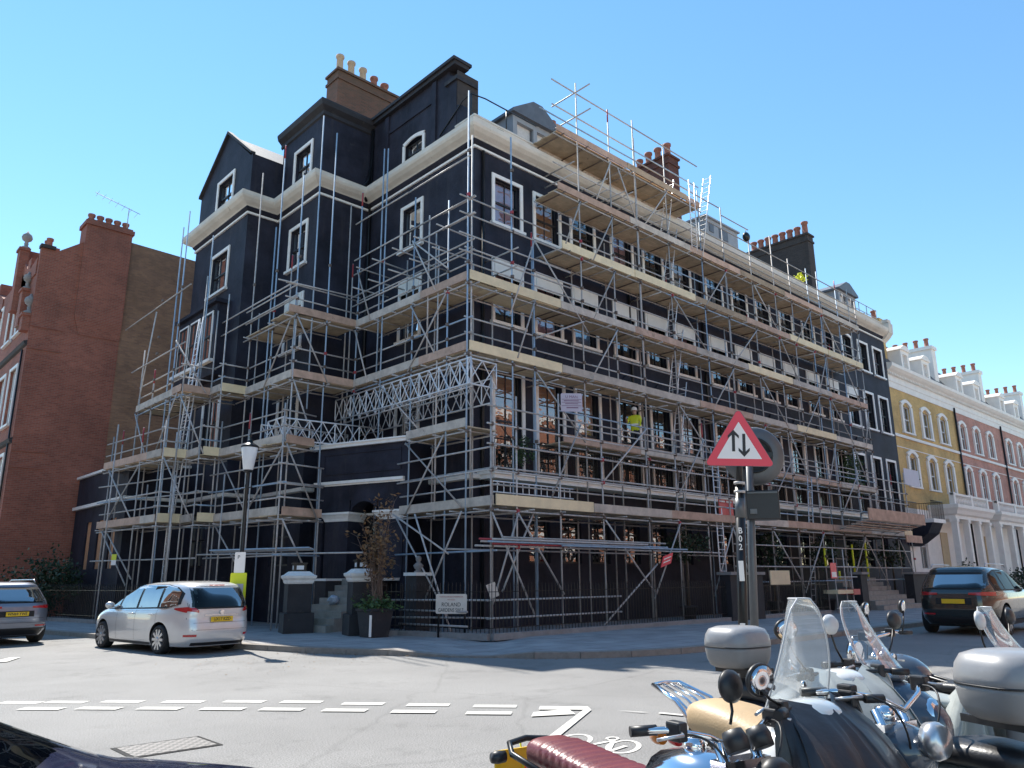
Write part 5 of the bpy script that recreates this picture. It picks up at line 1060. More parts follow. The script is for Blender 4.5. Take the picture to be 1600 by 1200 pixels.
# silver people carrier
def people_carrier(loc,rz):
    t=empty('parked_car','silver people carrier parked at the kerb, rear lights towards the entrance steps','car',loc,rz)
    fr=[(.18,2.20),(.3,2.28),(.5,2.31),(.7,2.27),(.82,2.15),(.9,1.98),(.97,1.75),(1.02,1.55),(1.2,1.15),(1.35,.82),(1.5,.42),(1.57,.15),(1.61,-.2),(1.635,-.7),(1.64,-.9)]
    re=[(.18,-2.24),(.3,-2.32),(.5,-2.35),(.62,-2.34),(.8,-2.30),(1.0,-2.30),(1.2,-2.24),(1.4,-2.13),(1.5,-2.06),(1.56,-1.98),(1.60,-1.85),(1.63,-1.5),(1.64,-1.4)]
    w=[(.18,.86),(.3,.90),(.5,.925),(.75,.93),(.9,.915),(1.0,.88),(1.2,.835),(1.4,.775),(1.5,.735),(1.56,.68),(1.60,.58),(1.63,.38),(1.64,.28)]
    c=Car(fr,re,w,1.64); b=c.body(t,'silver',(1.42,-1.34,.33),zlist([(.18,.3,2),(.3,.8,8),(.8,1.02,8),(1.02,1.5,10),(1.5,1.6,6),(1.6,1.64,4)]))
    win=lambda x0,x1,zb,zt,n='side_window': c.side(t,n,'glassd',x0,x1,zb,zt)
    for sg in (1,-1): pass
    zb=[(-2.1,1.14),(-1.6,1.06),(1.2,.98)]; zt=[(-1.95,1.34),(-1.7,1.47),(-1.2,1.54),(0,1.545),(.38,1.45),(.8,1.28),(1.25,1.06)]
    c.side(t,'window_surround','black',-1.95,1.28,[(-1.95,1.12),(-1.5,1.02),(1.28,.95)],[(-1.95,1.36),(-1.7,1.5),(-1.2,1.565),(0,1.57),(.42,1.475),(.84,1.30),(1.28,1.02)],off=.004,nx=36)
    for a,bx in ((-1.86,-1.22),(-1.12,-.28),(-.18,.62),(.72,1.16)): c.side(t,'side_window','glassd',a,bx,zb,zt,off=.010)
    c.end(t,'rear_window','glassd',-.70,.70,1.05,1.48,off=.012); c.end(t,'rear_window_surround','black',-.77,.77,1.01,1.52,off=.006)
    c.end(t,'windscreen','glassd',-.7,.7,1.04,1.5,off=.01,rear=False)
    for sg in (1,-1):
        ya,yb=(.52,.885) if sg>0 else (-.885,-.52)
        l=c.end(t,'tail_light','redlens',ya,yb,[(-.885,1.0),(-.52,.93),(.52,.93),(.885,1.0)] if 1 else .93,[(-.885,1.06),(-.6,1.04),(-.52,.99),(.52,.99),(.6,1.04),(.885,1.06)],off=.014)
        c.side(t,'tail_light','redlens',-2.15,-1.80,[(-2.15,.93),(-1.8,1.0)],[(-2.15,1.06),(-1.8,1.03)],off=.012,sides=(sg,))
        c.end(t,'rear_reflector','redlens',.55 if sg>0 else -.78,.78 if sg>0 else -.55,.40,.45,off=.012)
        c.side(t,'sill_trim','plasticb',-.93,1.02,.19,.245,off=.008,sides=(sg,),nx=30)
        c.side(t,'belt_trim','chrome',-1.9,1.2,[(-1.9,1.085),(-1.5,1.0),(1.28,.935)],[(-1.9,1.10),(-1.5,1.015),(1.28,.95)],off=.009,sides=(sg,),nx=30)
        for x in (-1.17,-.23,.67): c.side(t,'door_seam','black',x-.003,x+.003,.28,1.0,off=.003,sides=(sg,),nx=1,nz=8)
        for x in (-.05,-.95): 
            y=sg*(c.W(x,.88)+.02); mb=MB(); mb.box((x-.1,y-.012,.87),(x+.1,y+.012,.90)); mb.build('door_handle','silver',t,local=True,bevel=.006)
        y=sg*(c.W(.95,1.0)+.12); mb=MB(); mb.sphere((.98,y,1.06),.11,(.6,1,.75)); mb.box((.95,min(sg*.8,y),1.0),(1.0,max(sg*.8,y),1.03)); mb.build('door_mirror','silver',t,local=True)
        c.end(t,'headlight','lgrey',.5 if sg>0 else -.85,.85 if sg>0 else -.5,.68,.82,off=.01,rear=False)
    c.end(t,'tailgate_crease','black',-.8,.8,.70,.706,off=.003); c.end(t,'bumper_seam','black',-.86,.86,.545,.551,off=.003); c.end(t,'lower_bumper','plasticb',-.62,.62,.2,.27,off=.006); c.end(t,'chrome_strip','chrome',-.4,.4,.86,.88,off=.014)
    c.end(t,'high_stop_lamp','redlens',-.18,.18,1.535,1.55,off=.02)
    for v in (-.722,.722): c.end(t,'tailgate_seam','black',v-.003,v+.003,.56,1.0,off=.003,ny=1,nz=8)
    plate(t,c,'UX17 KZD',.775)
    mb=MB(); mb.lathe((c.rearx(0,.93)-.02,0,.93),[(.05,0),(.05,.01)],16,ax=(-1,0,0)); mb.build('emblem','chrome',t,local=True)
    mb=MB(); mb.box((-1.9,-.7,.17),(1.8,.7,.3)); mb.build('underbody','black',t,local=True)
    for x in (1.42,-1.34):
        for sg in (1,-1): wheel(t,x,sg*.905,.325,sg)
    return t
pc_=people_carrier((-7.95,1.75,0),R(97.5)); pc_.scale=(1,1,.935)
def suv(loc,rz,label,paint,platetxt,ptype=0):
    t=empty('parked_car',label,'car',loc,rz)
    fr=[(.25,2.25),(.4,2.36),(.6,2.4),(.85,2.36),(1.0,2.2),(1.06,2.0),(1.12,1.3),(1.3,.95),(1.5,.55),(1.62,.25),(1.68,-.1),(1.71,-.6),(1.72,-.9)]
    re=[(.25,-2.2),(.4,-2.36),(.6,-2.40),(.85,-2.39),(1.05,-2.36),(1.2,-2.30),(1.4,-2.12),(1.55,-1.98),(1.62,-1.95),(1.68,-1.85),(1.71,-1.6),(1.72,-1.4)]
    w=[(.25,.9),(.4,.95),(.6,.97),(.9,.97),(1.05,.94),(1.15,.90),(1.3,.84),(1.5,.76),(1.62,.69),(1.68,.6),(1.71,.42),(1.72,.3)]
    c=Car(fr,re,w,1.72); c.body(t,paint,(1.45,-1.45,.37),zlist([(.25,.4,2),(.4,.85,7),(.85,1.15,9),(1.15,1.6,9),(1.6,1.68,5),(1.68,1.72,4)]))
    c.side(t,'window_surround','black',-1.95,1.2,1.09,[(-1.95,1.3),(-1.8,1.52),(-1.3,1.62),(0,1.63),(.4,1.56),(.8,1.36),(1.2,1.16)],off=.005,nx=30)
    for a,bx in ((-1.85,-1.3),(-1.2,-.3),(-.2,.9)): c.side(t,'side_window','glassd',a,bx,1.12,[(-1.9,1.3),(-1.75,1.5),(-1.3,1.59),(0,1.6),(.4,1.53),(.9,1.3)],off=.01)
    c.end(t,'rear_window_surround','black',-.78,.78,1.13,1.56,off=.006); c.end(t,'rear_window','glassd',-.7,.7,1.17,1.5,off=.012)
    for sg in (1,-1):
        c.end(t,'tail_light','redlens',.35 if sg>0 else -.93,.93 if sg>0 else -.35,[(-.93,.97),(-.35,1.0),(.35,1.0),(.93,.97)],[(-.93,1.08),(-.35,1.05),(.35,1.05),(.93,1.08)],off=.014)
        c.side(t,'tail_light','redlens',-2.3,-1.95,.98,1.07,off=.012,sides=(sg,))
        c.side(t,'sill_trim','plasticb',-1.0,1.0,.26,.36,off=.008,sides=(sg,),nx=30)
        c.end(t,'rear_reflector','redlens',.45 if sg>0 else -.8,.8 if sg>0 else -.45,.5,.54,off=.014)
        y=sg*(c.W(.8,1.1)+.14); mb=MB(); mb.sphere((.85,y,1.2),.13,(.6,1,.8)); mb.build('door_mirror',paint,t,local=True)
        mb=MB(); mb.path([(-1.6,sg*.62,1.7),(-1.5,sg*.62,1.77),(.1,sg*.66,1.76),(.25,sg*.66,1.69)],.016,6); mb.build('roof_rail','alloy',t,local=True)
        for x in (-1.25,-.25): c.side(t,'door_seam','black',x-.003,x+.003,.4,1.1,off=.003,sides=(sg,),nx=1,nz=8)
    c.end(t,'lower_bumper','plasticb',-.74,.74,.27,.46,off=.01); c.end(t,'bumper_seam','black',-.9,.9,.60,.606,off=.004); c.end(t,'number_recess','black',-.4,.4,.76,.92,off=.004)
    c.end(t,'boot_seam','black',-.85,.85,.72,.726,off=.004)
    plate(t,c,platetxt,.84)
    mb=MB(); mb.box((-1.95,-.75,.2),(1.9,.75,.34)); mb.build('underbody','black',t,local=True)
    for x in (1.45,-1.45):
        for sg in (1,-1): wheel(t,x,sg*.955,.365,sg,spokes=7)
    return t
su_=suv((-10.75,7.7,0),R(99),'grey blue sport utility car parked at the left edge, yellow plate on its tail','bluegrey','WN69 YWE'); su_.scale=(1,1,.9)
rr_=suv((10.6,-10.1,0),R(3),'black sport utility car standing in the long street at the right edge, beyond the scooters','darkcar',''); rr_.scale=(1.05,1.07,1.04)
# near dark blue car at the lower left corner
def near_car():
    t=empty('parked_car','dark blue car in the bottom left corner, only its windscreen and bonnet in the picture','car',(-15.36,-14.66,0),R(-25)); t.scale=(1,1,.965)
    fr=[(.22,2.1),(.35,2.2),(.55,2.22),(.7,2.16),(.8,2.03),(.88,1.78),(.93,1.45),(.955,1.28),(1.0,1.13),(1.15,.80),(1.3,.42),(1.38,.15),(1.42,-.1),(1.44,-.5)]
    re=[(.22,-2.1),(.5,-2.2),(.9,-2.2),(1.1,-2.1),(1.3,-1.7),(1.38,-1.4),(1.42,-1.2),(1.44,-1.0)]
    w=[(.22,.84),(.5,.89),(.75,.89),(.88,.875),(.955,.84),(1.1,.76),(1.3,.66),(1.38,.58),(1.42,.48),(1.44,.3)]
    c=Car(fr,re,w,1.44); c.body(t,'navycar',(1.35,-1.35,.32),zlist([(.22,.7,7),(.7,.93,16),(.93,1.0,10),(1.0,1.38,9),(1.38,1.44,5)]))
    c.end(t,'windscreen','glassd',-.70,.70,1.0,1.36,off=.01,rear=False); c.end(t,'screen_surround','navycar',-.74,.74,.985,1.385,off=.005,rear=False)
    c.side(t,'side_window','glassd',-1.5,.75,.97,[(-1.5,1.2),(-1.1,1.33),(-.2,1.35),(.35,1.25),(.75,1.06)],off=.01)
    for sg in (1,-1):
        mb=MB(); mb.path([(1.12,sg*.12,.955),(1.08,sg*.4,.975),(.98,sg*.66,1.0)],.012,6); mb.path([(1.13,sg*.55,.95),(1.1,sg*.3,.965)],.016,6); mb.build('wiper','plasticb',t,local=True)
        c.side(t,'screen_trim','chrome',-.2,.62,[(-.2,1.345),(.2,1.30),(.5,1.18),(.62,1.12)],[(-.2,1.365),(.2,1.322),(.5,1.2),(.62,1.14)],off=.014,sides=(sg,))
        y=sg*(c.W(.5,.95)+.10); mb=MB(); mb.sphere((.50,y,1.0),.10,(.6,1,.7)); mb.build('door_mirror','navycar',t,local=True)
        c.end(t,'headlight','lgrey',.45 if sg>0 else -.8,.8 if sg>0 else -.45,.6,.72,off=.01,rear=False)
    mb=MB(); mb.box((-2,-.8,.18),(2,.8,.3)); mb.build('underbody','black',t,local=True)
    for x in (1.35,-1.35):
        for sg in (1,-1): wheel(t,x,sg*.87,.32,sg)
near_car()
# ================= STREET FURNITURE
def rail_run(label,pts,top=1.42,step=.125,plinth=.12):
    t=empty('iron_railing',label,'railing',(pts[0][0],pts[0][1],.1),0,'black iron railings in front of the building')
    mp=MB(); mr=MB(); mbars=MB()
    for a,b in zip(pts,pts[1:]):
        a=Vector((*a,0)); b=Vector((*b,0)); d=(b-a).normalized(); n=Vector((-d.y,d.x,0)); L=(b-a).length
        mp.box((0,-.14,.08),(L,.14,.12+plinth),(d,n,kz),a)
        for z in (.12+plinth+.12,top-.2): mr.box((0,-.02,z-.008),(L,.02,z+.008),(d,n,kz),a)
        u=.06
        while u<L:
            p=a+d*u; mbars.tube(p+kz*(.12+plinth),p+kz*(top-.06),.010,5,caps=False); mbars.tube(p+kz*(top-.06),p+kz*(top+.04),.018,4,.002,caps=False); u+=step
    mp.build('plinth','plinthstone',t); mr.build('rail','iron',t); mbars.build('bars','iron',t)
rail_run('black railings round the corner from the planter, behind the street name sign',[(-3.25,.15),(-2.74,-.11-.2),(-2.0,-3.05)])
rail_run('black railings along the long front, between the corner and the first low wall',[(-2.0,-3.05),(8.5,-3.1)])
rail_run('black railings along the long front, behind the yellow panel',[(10.6,-3.1),(15.8,-3.1)])
rail_run('black railings left of the entrance steps, behind the silver people carrier',[(-4.9,4.6),(-5.6,7.6),(-6.4,12.0),(-7.3,17.0),(-8.3,20.0)])
rail_run('black railings at the far end of the long front, beyond the far steps',[(26.3,-3.1),(33.3,-3.1)])
def pier(label,x,y,rz,h=1.62,w=.62):
    t=empty('gate_pier',label,'pier',(x,y,.1),rz,'black gate piers with white caps')
    mb=MB(); mb.box((-w/2-.08,-w/2-.08,0),(w/2+.08,w/2+.08,.55)); mb.box((-w/2,-w/2,.55),(w/2,w/2,h-.12)); mb.build('shaft','stucco_dusty',t,local=True,bevel=.012)
    mb=MB(); q=w/2
    mb.loft([[(-a,-a,z),(a,-a,z),(a,a,z),(-a,a,z)] for a,z in ((q,h-.12),(q+.03,h-.08),(q+.04,h-.02),(q+.09,h+.04),(q+.1,h+.10),(q+.03,h+.13),(q-.05,h+.2),(q-.08,h+.22))],sm=False); mb.build('cap','white',t,local=True)
    mb=MB(); mb.box((-.17,-.17,h+.22),(.17,.17,h+.42)); mb.box((-.2,-.2,h+.42),(.2,.2,h+.46)); mb.build('house_number_lamp','iron',t,local=True)
    mb=MB(); mb.box((-.1,-.172,h+.27),(.1,-.17,h+.38)); mb.box((-.172,-.1,h+.27),(-.17,.1,h+.38)); mb.build('lamp_pane','lampglass',t,local=True)
    return t
pier('black gate pier with a white cap, left of the entrance steps',-4.1,2.75,R(-18),1.45,.66); pier('black gate pier with a white cap, between the entrance steps and the planter',-3.38,.62,R(-18),1.5,.6)
def low_wall(label,x0,x1):
    t=empty('low_wall',label,'wall',((x0+x1)/2,-3.1,.1))
    mb=MB(); mb.box((x0,-3.3,.08),(x1,-2.9,1.6)); mb.build('wall','stucco_dusty',t); mb=MB(); mb.box((x0-.06,-3.38,1.6),(x1+.06,-2.82,1.7)); mb.build('coping','plinthstone',t)
low_wall('dark low wall with a pale coping, behind the warning sign post',8.5,10.6); low_wall('dark low wall with a pale coping, left of the far steps',18.6,19.2); low_wall('dark low wall with a pale coping, right of the far steps',24.3,26.3)
t=empty('far_steps','pale stone steps rising to the far entrance behind the topmost windscreen of the scooters','steps',(21.2,-3.0,.1))
for i in range(7): 
    mb=MB(); mb.box((19.6,-3.7+i*.33,.08),(23.9,-3.7+(i+1)*.33+.02,.12+.19*(i+1))); mb.build('step','step',t)
t=empty('skip_table','low trestle with a pale wooden top and red end behind the far railings','trestle',(16.8,-3.2,.1))
mb=MB(); mb.box((15.9,-3.5,.85),(17.6,-2.9,1.0)); mb.build('top','woodnew',t); mb=MB()
for x in (16.0,16.9,17.5): mb.tube((x,-3.4,.1),(x,-3.4,2.6 if x<17 else 1.9),.025,6)
for z in (.3,1.5,1.9): mb.tube((15.9,-3.4,z),(18.0,-3.4,z),.025,6)
mb.build('frame','steel',t); mb=MB(); mb.box((17.3,-3.52,.8),(17.9,-2.9,1.02)); mb.build('red_end','hose',t)
t=empty('pink_safety_notice','pink and white safety notice tied to the far scaffold above the trestle','notice',(15.8,-3.45,1.75))
mb=MB(); mb.box((15.55,-3.47,1.45),(16.05,-3.45,2.05)); mb.build('panel','signred',t); mb=MB(); mb.box((15.6,-3.476,1.5),(16.0,-3.471,1.7)); mb.build('white_strip','signwhite',t)
o=plain('plywood_board','pale yellow board leaning on the railings right of the sign posts','panel',(11.2,-3.28,1.25),(12.6,-3.24,1.75),'woodnew')
# street name sign
X=Vector((.48,-.88,0)).normalized()
t=board('street_name_sign','cream street name sign lettered ROLAND GARDENS SW7, fixed to the corner railings','sign',(-2.42,-2.05,.93),X,(0,0,1),.84,.48,'signcream',[('THE ROYAL BOROUGH OF KENSINGTON',.045,0,.17,'textred',.76),('AND CHELSEA',.036,0,.10,'textred',.9),('ROLAND',.135,0,-.02,'text',.95),('GARDENS SW.7.',.13,0,-.155,'text',.76)])
Nn=X.cross(kz); 
mb=MB(); 
for s in (-.4,.4): q=Vector((-2.42,-2.05,0))+X*s*.9-Nn*.04; mb.tube(q+kz*.12,q+kz*1.1,.025,6)
mb.build('post','iron',t)
t=empty('estate_agent_board','small cream and grey folded notice on a scaffold pole near the corner','notice',(-1.6,-2.6,1.2)); mb=MB(); mb.box((-.12,-.01,-.18),(.12,.01,.18),(Vector((.8,-.5,.35)).normalized(),Vector((.5,.85,0)).normalized(),Vector((-.35,.1,.9)).normalized()),(-1.62,-2.72,1.25)); mb.build('panel','signcream',t)
# lamp post
lx,ly=-6.9,.35
t=empty('street_lamp','black cast iron street lamp with a white tapered lantern beside the silver people carrier','street lamp',(lx,ly,.12))
mb=MB(); mb.lathe((lx,ly,.12),[(.15,0),(.15,.1),(.11,.16),(.11,.9),(.13,.95),(.09,1.05),(.07,1.2),(.06,1.6),(.075,1.64),(.05,1.7),(.042,3.6),(.055,3.65),(.04,3.7),(.038,4.0),(.06,4.05),(.03,4.12)],16); mb.build('column','iron',t)
mb=MB(); mb.tube((lx-.0,ly-.25,3.72),(lx,ly+.25,3.72),.014,6); mb.sphere((lx,ly-.26,3.72),.025); mb.sphere((lx,ly+.26,3.72),.025); mb.build('ladder_bar','iron',t)
mb=MB(); mb.lathe((lx,ly,4.15),[(.1,0),(.12,.02),(.2,.54),(.2,.56)],14); mb.build('lantern','lampglass',t)
mb=MB(); mb.lathe((lx,ly,4.71),[(.205,0),(.22,.02),(.2,.05),(.14,.09),(.07,.13),(.07,.17),(.035,.2),(.02,.27),(.035,.3),(.015,.36),(.004,.42)],16); mb.build('cap','iron',t); mb=MB(); mb.lathe((lx,ly,4.10),[(.09,0),(.12,.03),(.11,.06)],14); mb.build('lantern_base','iron',t)
XX=Vector((.73,-.68,0)); NN=Vector((-.68,-.73,0))
t=board('parking_plate','white parking plate on the street lamp column above the yellow notice','sign',(lx,ly,1.95),XX,(0,0,1),.25,.48,'signwhite',[('P',.12,-.03,.12,'text'),])
for c in list(t.children): c.location=Vector(c.location)+NN*.09
t=board('suspension_notice','yellow parking notice with a white paper sheet, fixed to the street lamp','notice',(lx,ly,1.30),XX,(0,0,1),.38,.82,'yellow',[])
mb=MB(); mb.box((-.13,-.36,.004),(.13,.16,.008),(XX,kz,NN),(lx,ly,1.30)); mb.build('paper_sheet','lilac',t)
for c in list(t.children): c.location=Vector(c.location)+NN*.10
# planter with dry shrub
def planter():
    px_,py_=-3.55,-.35
    t=empty('potted_shrub','half dry leggy shrub in a tall dark planter right of the entrance steps','potted plant',(px_,py_,.12))
    mb=MB(); mb.loft([[(px_-a,py_-a,z),(px_+a,py_-a,z),(px_+a,py_+a,z),(px_-a,py_+a,z)] for a,z in ((.26,.12),(.33,.75),(.36,.76),(.36,.82),(.3,.82))],sm=False); mb.build('planter','stucco_dusty',t)
    mb=MB(); mb.box((-.03,-.005,.1),(.03,.005,.62),(XX,NN,kz),(px_-.36,py_-.36,.05)); mb.build('white_strip','signwhite',t)
    rr=random.Random(4); mb=MB(); lf=MB(); gr=MB()
    def leaf(m_,p,s):
        a=Vector((rr.gauss(0,1),rr.gauss(0,1),rr.gauss(0,.6))).normalized(); b=a.cross(Vector((rr.gauss(0,1),rr.gauss(0,1),rr.gauss(0,1)))).normalized()
        m_.poly([p,p+a*s*.5+b*s*.22,p+a*s,p+a*s*.5-b*s*.22])
    for k in range(22):
        a=rr.random()*6.28; sp=rr.uniform(.1,.6); h=rr.uniform(1.2,2.7); p=Vector((px_+rr.uniform(-.12,.12),py_+rr.uniform(-.12,.12),.8)); pts=[p]
        for j in range(1,8):
            f=j/7; pts.append(Vector((p.x+math.cos(a)*sp*f**1.6+rr.gauss(0,.025),p.y+math.sin(a)*sp*f**1.6+rr.gauss(0,.025),.8+h*f)))
        mb.path(pts,[.014*(1-.75*i/7)+.003 for i in range(8)],5)
        for j in range(2,8):
            for q in range(3):
                e=pts[j]+Vector((rr.gauss(0,.13),rr.gauss(0,.13),rr.uniform(0,.2))); mb.tube(pts[j],e,.004,4,.002,caps=False)
                if j>3 and rr.random()<.42:
                    for l in range(6): leaf(lf,e+Vector((rr.gauss(0,.06),rr.gauss(0,.06),rr.gauss(0,.06))),rr.uniform(.09,.17))
    for k in range(700):
        p=Vector((px_+rr.gauss(0,.24),py_+rr.gauss(0,.24),.80+abs(rr.gauss(0,.15)))); leaf(gr,p,rr.uniform(.07,.15))
    mb.build('stems','twig',t); lf.build('dry_leaves','leafdry',t); gr.build('underplanting','leaf',t)
planter()
def bush(name,label,cat,c,rx_,rz_,n,mat='leafdark',trunk=None,pot=None,seed=1,group=None,ls=.11):
    rr=random.Random(seed); c=Vector(c); t=empty(name,label,cat,(c.x,c.y,.12),0,group); lf=MB()
    cl=[(Vector((rr.gauss(0,.5),rr.gauss(0,.5),rr.gauss(0,.5)))) for _ in range(14)]
    for k in range(n):
        b=rr.choice(cl); p=b+Vector((rr.gauss(0,.28),rr.gauss(0,.28),rr.gauss(0,.28)))
        if p.length>1.15: p=p.normalized()*rr.uniform(.8,1.1)
        p=c+Vector((p.x*rx_,p.y*rx_,p.z*rz_)); a=Vector((rr.gauss(0,1),rr.gauss(0,1),rr.gauss(0,1))).normalized(); b2=a.cross(Vector((rr.gauss(0,1),rr.gauss(0,1),rr.gauss(0,1)))).normalized(); s=ls*rr.uniform(.6,1.3)
        lf.poly([p,p+a*s*.5+b2*s*.28,p+a*s,p+a*s*.5-b2*s*.28])
    lf.build('crown',mat,t)
    if trunk:
        mb=MB(); mb.path([(c.x,c.y,trunk),(c.x+.03,c.y,(trunk+c.z)/2),(c.x,c.y,c.z)],[.06,.045,.03],7)
        for k in range(6): a=k*1.05; mb.path([(c.x,c.y,c.z-rz_*.6),(c.x+math.cos(a)*rx_*.6,c.y+math.sin(a)*rx_*.6,c.z+rz_*.3)],[.03,.008],5)
        mb.build('trunk','bark',t)
    if pot: mb=MB(); mb.lathe((c.x,c.y,pot),[(.2,0),(.28,.4),(.31,.42),(.31,.48),(.26,.48)],14); mb.build('pot','stucco_dusty',t)
    return t
bush('potted_tree','small round-headed tree in a pot behind the railings of the long front','tree',(7.9,-2.0,2.7),.75,.6,900,trunk=.5,pot=.12,seed=2)
bush('garden_bush','dark dense bush at the foot of the red brick wall at the left','bush',(-7.3,17.2,1.5),1.25,1.35,2600,trunk=.1,seed=3,ls=.16)
bush('balcony_plant','green plant hanging over the balcony railing near the notice board','plant',(1.6,-.55,5.35),.35,.45,420,'leaf',seed=5,ls=.1)
for i,(x,l) in enumerate(((13.9,'dark topiary tree left of the far entrance, nearest the sign posts'),(18.4,'dark topiary tree just left of the far entrance steps'),(22.0,'dark topiary tree behind the far entrance steps'),(25.6,'dark topiary tree right of the far entrance steps'))): bush('topiary_tree',l,'tree',(x,-1.9,2.5),.6,.7,700,trunk=.4,pot=.12,seed=10+i,group='topiary trees along the long front',ls=.13)
bush('balcony_plant','trailing green plant on the first floor of the far scaffolding','plant',(25.6,-.5,6.6),.6,1.3,700,'leaf',seed=21,ls=.16)
bush('roof_plant','yellow green weeds sprouting from the gutter beside the sooty chimney','plant',(22.8,.0,17.0),.45,.25,160,'yellow',seed=22,ls=.14)
bush('porch_bush','round dark green bush in front of the yellow brick house','bush',(35.2,-2.2,1.3),.9,1.0,700,trunk=.1,seed=23,ls=.2,group='bushes before the terraced houses')
bush('porch_bush','round dark green bush before the porch of the pinkish red brick house','bush',(45.8,-2.2,1.2),.9,.9,600,trunk=.1,seed=24,ls=.2,group='bushes before the terraced houses')
# things at the entrance
t=empty('plastic_bag','crumpled pale blue plastic bag left on the entrance steps','bag',(-2.9,2.2,1.0)); mb=MB(); rr=random.Random(8); bm_=[]
q=FP.p(2.15,1.02,1.35); mb.sphere(q-kz*.05,.16,(1.1,.9,.75),14,9)
for i,v in enumerate(mb.v): mb.v[i]=q+(v-q)*(1+rr.uniform(-.35,.3))
mb.build('bag_body','bag',t)
t=empty('bust_ornament','small pale bust standing on the ledge behind the shrub','ornament',(-1.9,-.2,1.5)); q=Vector((-1.55,.55,1.72))
mb=MB(); mb.lathe(q,[(.12,0),(.12,.04),(.06,.06),(.12,.12),(.15,.2),(.07,.27),(.05,.29),(.08,.34),(.085,.4),(.06,.45),(.02,.47)],14); mb.build('figure','plinthstone',t); mb=MB(); mb.box((q.x-.3,q.y-.3,q.z-.09),(q.x+.3,q.y+.3,q.z)); mb.build('ledge','white',t)
t=empty('post_box_plinth','dark plinth wall under the bust','wall',(-1.55,.55,.1)); mb=MB(); mb.box((-1.8,.3,.08),(-1.3,.8,1.62)); mb.build('wall','stucco_dusty',t)
# ================= SIGN POSTS
def signpost():
    c=Vector((-7.02,-13.13,0)); F2=(c-CAMP); F2.z=0; F2.normalize()
    X=Vector((-F2.y,F2.x,0))*-1; X=(X*math.cos(R(6))+F2*math.sin(R(6))).normalized(); N=X.cross(kz)   # N points back to the viewer
    t=empty('warning_sign','red bordered triangular two-way traffic sign on a black post lettered B02','traffic sign',(c.x,c.y,0))
    z=3.03; p=c+kz*z; PL=lambda h: c+kz*h-X*(.15*(1-h/3.0))
    X2=(X-kz*.05).normalized(); Y2=N.cross(X2); 
    def tri(s,r,n=6):
        pts=[]; 
        for k in range(3):
            a=R(90+120*k); cx,cy=math.cos(a)*(s-2*r),math.sin(a)*(s-2*r)
            for j in range(n+1): b=a-R(60)+R(120)*j/n; pts.append((cx+math.cos(b)*r,cy+math.sin(b)*r))
        return pts
    pc=c+kz*(3.01)+N*.08
    def lay(pts,d0,d1,mat,name,par): 
        mb=MB(); mb.extr([pc+X2*u+Y2*v+N*d0 for u,v in pts],N*(d1-d0)); return mb.build(name,mat,par)
    pn_=lay(tri(.462,.04),-.012,0,'signgrey','sign_plate',t); lay(tri(.452,.035),.0005,.003,'signred','red_border',pn_); lay(tri(.29,.004),.0035,.006,'signwhite','white_field',pn_)
    def arrow(u0,up,nm):
        s=1 if up else -1
        a_,b_=(-.06,.15) if up else (-.08,.147); sh=[(u0-.017,a_),(u0+.017,a_),(u0+.017,b_),(u0-.017,b_)]
        y=.195 if up else -.122; hd=[(u0,y),(u0+.062,y-s*.07),(u0+.062,y-s*.105),(u0,y-s*.045),(u0-.062,y-s*.105),(u0-.062,y-s*.07)]
        dv=0
        lay([(a,b2+dv) for a,b2 in sh],.0065,.008,'text','arrow',pn_); lay([(a,b2+dv) for a,b2 in (hd if s>0 else hd[::-1])],.0082,.0095,'text','arrow_head',pn_)
    arrow(-.062,True,'a'); arrow(.055,False,'b')
    mb=MB(); mb.tube(PL(0),PL(2.55),.055,14); mb.tube(PL(2.5),PL(3.1),.038,12); mb.build('post','iron',t)
    mb=MB(); mb.tube(PL(2.2),PL(2.42),.0575,14); mb.build('post_glint_band','signgrey',t)  # paler band imitating a glint of light on the black post
    for q0,q1 in ((.9,1.05),(1.5,1.72)):
        mb=MB(); mb.box((-.035,.056,q0),(.02,.058,q1),(X,N,kz),PL((q0+q1)/2)-kz*((q0+q1)/2)); mb.build('sticker','signwhite',t)
    mb=MB(); 
    for zz in (2.48,2.58,2.9): mb.tube(PL(zz),PL(zz+.03),.064,14)
    mb.build('clamp','steel',t)
    for k,ch in enumerate('B02'): textmesh(ch,.095,PL(2.05-.09*k)+N*.062-X*.01,X,kz,'signwhite',t,'lettering',.001,bold=.0015,sx=.85)
    # second post with the backs of two signs
    c2=c+X*.13+F2*.9; t=empty('signal_post','grey post behind the triangular sign, carrying the back of a round sign','signal post',(c2.x,c2.y,0))
    mb=MB(); mb.tube(c2-X*.15,c2+kz*3.3,.05,14); mb.build('post','signgrey',t)
    q=c2+X*.06+kz*3.05-N*.05
    mb=MB(); mb.lathe(q,[(.0,-.0),(.27,.0),(.36,.03),(.38,.06),(.36,.07),(.0,.07)],36,ax=tuple(-N)); o=mb.build('round_sign_back','signgrey',t)
    mb=MB(); mb.lathe(q+N*.012,[(.23,-.0),(.23,.014),(.2,.014),(.2,0)],36,ax=tuple(N)); mb.box((-.23,-.0,-.03),(.23,.03,.03),(X,N,kz),q); mb.build('stiffener','iron',o)
    q=c2+X*.08+kz*2.42
    mb=MB(); mb.box((-.18,-.14,-.19),(.22,.1,.17),(X,N,kz),q); o=mb.build('box_sign_back','plasticb',t,bevel=.015)
    mb=MB(); mb.box((-.16,.1,.13),(.2,.115,.15),(X,N,kz),q); mb.box((-.14,.1,-.12),(-.06,.125,-.06),(X,N,kz),q); mb.build('bracket','signgrey',o)
signpost()
